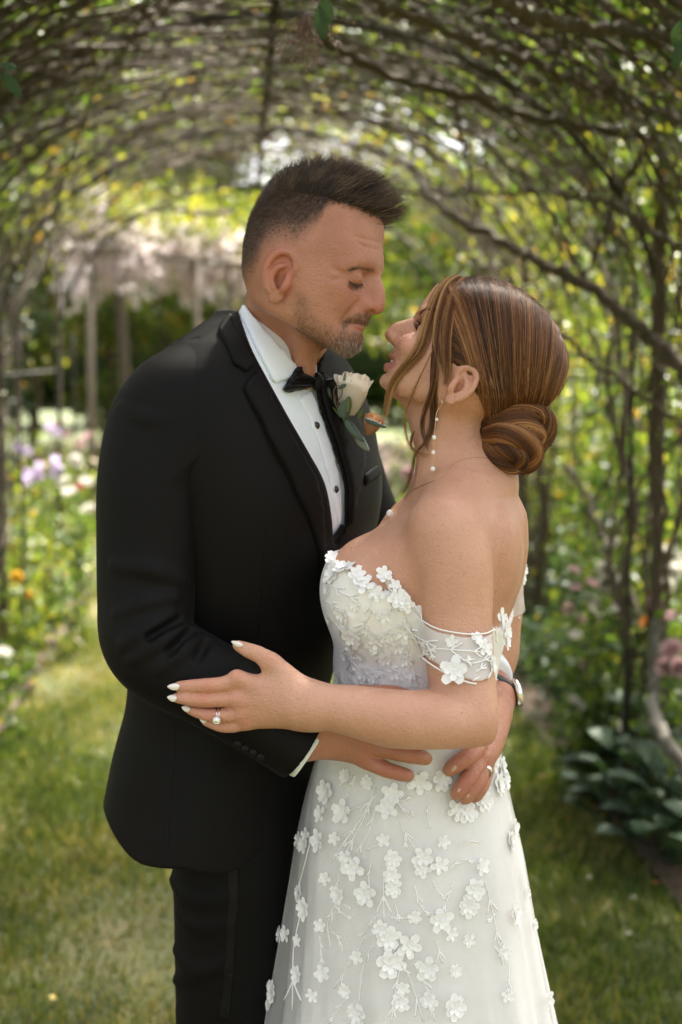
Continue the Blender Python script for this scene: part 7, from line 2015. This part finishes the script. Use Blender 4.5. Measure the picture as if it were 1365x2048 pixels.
# watch on his left wrist
wt = thing('watch', None, None); wt.parent = groom; wt.location = -groom.location
M_STRAP = mat('black_leather', (0.012, 0.011, 0.010), 0.45)
wc = G(985, 1392, .048) - _ax2 * 0.0
wc = G(984, 1396, .046)
st = Solid().add(limb([wc - _ax2 * .03, wc + _ax2 * .03], [.0335, .0335], 3)); st.keep(Prim(lambda p: np.abs((p - wc) @ _ax2) - .010, wc, 1), .002)
v, f = st.mesh(wc - .05, wc + .05, .0025); o = obj('strap', v, f, M_STRAP, None); o.parent = wt
wn = unit(np.array((1.0, -.42, 0.05)) - (np.array((1.0, -.42, .05)) @ _ax2) * _ax2); wd = wc + wn * .0335
def disc(c, n, r, h, m, nm, par, seg=28):
    n = unit(n); u = unit(np.cross(n, (0, 0, 1.0))); v_ = np.cross(n, u); a = np.linspace(0, 2 * math.pi, seg, endpoint=False)
    rings = []
    for k, (rr, hh) in enumerate(((r * .9, 0), (r, h * .25), (r, h * .7), (r * .88, h), (0.0001, h))): rings.append(c + n * hh + rr * (np.cos(a)[:, None] * u + np.sin(a)[:, None] * v_))
    V = np.vstack(rings); F = [(k * seg + j, k * seg + (j + 1) % seg, (k + 1) * seg + (j + 1) % seg, (k + 1) * seg + j) for k in range(4) for j in range(seg)]
    o = obj(nm, V, F, m, None); o.parent = par; return o
disc(wd - wn * .002, wn, .0195, .0085, M_METAL, 'case', wt)
disc(wd + wn * .0066, wn, .0155, .0004, mat('watch_dial', (0.55, 0.50, 0.42), .3), 'dial', wt)
# earrings
ep = cast(BV_BR, 884, 806); ey = ep[0].y - 0.002 if ep else 1.77
epts = np.array([P(886, 808, ey), P(874, 825, ey - .004), P(870, 860, ey - .006), P(867.5, 905, ey - .006), P(866, 938, ey - .006)])
er = thing('earring', None, None); er.parent = bride; er.location = -bride.location
v, f = tube(catmull(epts, 20), .00035, 4); o = obj('chain', v, f, M_GOLD, None); o.parent = er
for x, y, r in ((874, 839, .0021), (868.5, 875, .0028), (867, 905, .0026), (866, 938, .0031)):
    c = P(x, y, ey - .0055); s_ = Solid().add(ell(c, (r, r, r * 1.15))); v, f = s_.mesh(c - .006, c + .006, .0008); o = obj('pearl', v, f, M_PEARL, None); o.parent = er
o = ring(P(888, 803, ey), (.3, -.2, 0), .0045, .0006, M_METAL, 'hoop', bride); 
# necklace
def on_body(pl, n, lift):
    q = catmull(np.array(pl, float), n); out = []
    for x, y in q:
        h = cast(BV_BR, x, y)
        if h: out.append(np.array(h[0]) + np.array(h[1]) * lift)
    return np.array(out)
nk = thing('necklace', None, None); nk.parent = bride; nk.location = -bride.location
pts = on_body([(990, 921), (972, 917), (952, 915), (935, 917), (920, 921), (905, 931), (893, 944), (878, 958), (858, 967), (840, 974), (826, 982), (808, 998), (798, 1010), (790, 1018)], 60, .0008)
v, f = tube(pts, .00028, 4); o = obj('chain', v, f, M_GOLD, None); o.parent = nk
pc = cast(BV_BR, 786, 1026) or cast(BV_BR, 796, 1030)
c = P(780, 1027, pc[0].y - .002) if pc else G(780, 1027, 0)
s_ = Solid().add(ell(c, (.0045, .0042, .0052))); v, f = s_.mesh(c - .009, c + .009, .001); o = obj('pearl', v, f, M_PEARL, None); o.parent = nk
v, f = tube(np.array([pts[-1], (pts[-1] + c) / 2, c]), .0004, 4); o = obj('bail', v, f, M_GOLD, None); o.parent = nk
# her teeth
tc = BF.w(-16.5, -63.0, 0); s_ = Solid().add(ell(tc, (.0065, .0052, .0130), BF.A)); v, f = s_.mesh(tc - .018, tc + .018, .0013)
obj('teeth', v, f, mat('teeth', (0.75, 0.71, 0.64), .3), bride)
# hanging back of the jacket at the vent
q = [G(282, 1400, .13), G(264, 1455, .13), G(240, 1530, .13), G(212, 1600, .13), G(250, 1590, .12), G(275, 1500, .12), G(292, 1420, .12)]
V = np.array(q + [p_ + np.array((.004, .010, 0)) for p_ in q]); n = len(q)
F = [tuple(range(n))[::-1], tuple(range(n, 2 * n))] + [(i, (i + 1) % n, (i + 1) % n + n, i + n) for i in range(n)]
obj('vent_flap', V, F, M_SUIT, jacket, smooth=False)
BV_J2 = bvh_of(jv, jf)
for pl in ([(532, 1040), (530, 1100), (524, 1180), (518, 1270)], [(352, 1405), (350, 1480), (344, 1560), (337, 1640), (336, 1690)]):
    pts = []
    for x, y in catmull(np.array(pl, float), 40):
        h = cast(BV_J2, x, y)
        if h: pts.append(np.array(h[0]) + np.array(h[1]) * 0.0)
    if len(pts) > 3: v, f = tube(pts, .0009, 4); obj('seam', v, f, M_SATIN, jacket)
# ---- the buttonhole: white rose, small peach rose, eucalyptus leaves
bh = cast(BV_JK, 700, 850); bY = bh[0].y
bt = thing('boutonniere', 'white rose buttonhole with grey green leaves on the dark lapel', 'flower', tuple(bh[0]))
def petal_shell(c, ax, r, h, az, half, flare, u0, th=0.0):
    ax = unit(np.asarray(ax, float)); u = unit(np.cross(ax, (0.1, 1, 0.2))); v_ = np.cross(ax, u); V = []
    for i in range(9):
        t = i / 8
        prof = math.sin(min(1, t * .80 + .10) * math.pi * .62) ** .75
        for j in range(9):
            q = -1 + j / 4
            w = half * (1 - .35 * t ** 4) * q
            ed = t * (1 - .10 * q * q)
            rr = r * (prof + flare * max(0, t - .72) ** 1.5 * 3.2 + 0.03 * q * q)
            V.append(c + ax * (h * (ed + u0)) + rr * (math.cos(az + w) * u + math.sin(az + w) * v_))
    F = [(i * 9 + j, i * 9 + j + 1, (i + 1) * 9 + j + 1, (i + 1) * 9 + j) for i in range(8) for j in range(8)]
    return np.array(V), F
def rose_bud(c, ax, r, h, m, nm, par, seed, flare=.5):
    r_ = np.random.default_rng(seed)
    root = thing(nm, None, None); root.parent = par; root.location = -Vector(par.location)
    for lay, (n, k, hh, fl) in enumerate(((4, 1.0, 1.0, flare), (4, .86, 1.06, flare * .5), (3, .68, 1.10, .1), (3, .45, 1.12, 0), (2, .25, 1.12, 0))):
        for i in range(n):
            az = 2 * math.pi * i / n + lay * .7 + r_.uniform(-.2, .2)
            v, f = petal_shell(c, ax, r * k * r_.uniform(.96, 1.04), h * hh * r_.uniform(.92, 1.03), az, 1.0 if n > 3 else 1.3, fl * r_.uniform(.5, 1.5), 0)
            o = obj('petal', v, f, m, None); o.parent = root
    return root
M_ROSE = petal_mat('rose_ivory', (0.86, 0.80, 0.72)); M_PEACH = petal_mat('rose_peach', (0.62, 0.36, 0.20))
rose_bud(P(701, 829, bY - .022), (.10, -.16, 1.0), .0215, .050, M_ROSE, 'rose', bt, 3, .55)
rose_bud(P(735, 868, bY - .014), (.45, -.35, 1.0), .0125, .026, M_PEACH, 'rose', bt, 6, .4)
M_EUC = mat('eucalyptus', (0.055, 0.085, 0.058), .5); M_EUC2 = mat('eucalyptus_pale', (0.20, 0.24, 0.19), .5); M_SEP = mat('sepal', (0.085, 0.115, 0.035), .5)
def bleaf(x0, y0, x1, y1, hw, m, dw=-.03, curl=.3):
    a = P(x0, y0, bY + dw); b = P(x1, y1, bY + dw - .004); v, f = patch((a + b) / 2, b - a, -CAM_FW + np.array((.3, 0, .4)), np.linalg.norm(b - a) / 2, hw * .64e-3, .0015, .9, 10)
    obj('leaf', v, f, m, bt)
for q in ((688, 838, 692, 800, 14, M_EUC, -.046), (696, 826, 699, 792, 8, M_SEP, -.047), (690, 836, 729, 884, 9.5, M_EUC, -.040), (728, 836, 773, 855, 6, M_EUC, -.038), (662, 802, 657, 775, 6, M_EUC, -.030), (676, 777, 704, 762, 4.5, M_EUC, -.046), (712, 866, 739, 902, 10, M_EUC2, -.018),
          (688, 772, 692, 744, 3, M_EUC2, -.045), (684, 832, 658, 808, 3, M_SEP, -.030), (668, 820, 672, 790, 5, M_EUC, -.026), (716, 838, 728, 818, 6, M_SEP, -.036), (700, 850, 712, 878, 5, M_SEP, -.03)):
    bleaf(*q)
v, f = tube(catmull(np.array([P(690, 834, bY - .020), P(688, 860, bY - .016), P(690, 885, bY - .013), P(690, 916, bY - .010)]), 14), np.linspace(.0052, .0020, 14), 8); obj('stem', v, f, M_SEP, bt)
for pl in ([(676, 822), (670, 800), (668, 780), (678, 770)], [(680, 824), (676, 805), (684, 790), (685, 776)]):
    v, f = tube(catmull(np.array([P(x, y, bY - .045) for x, y in pl]), 10), .0007, 4); obj('stem', v, f, mat('twig', (.16, .09, .05), .6), bt)
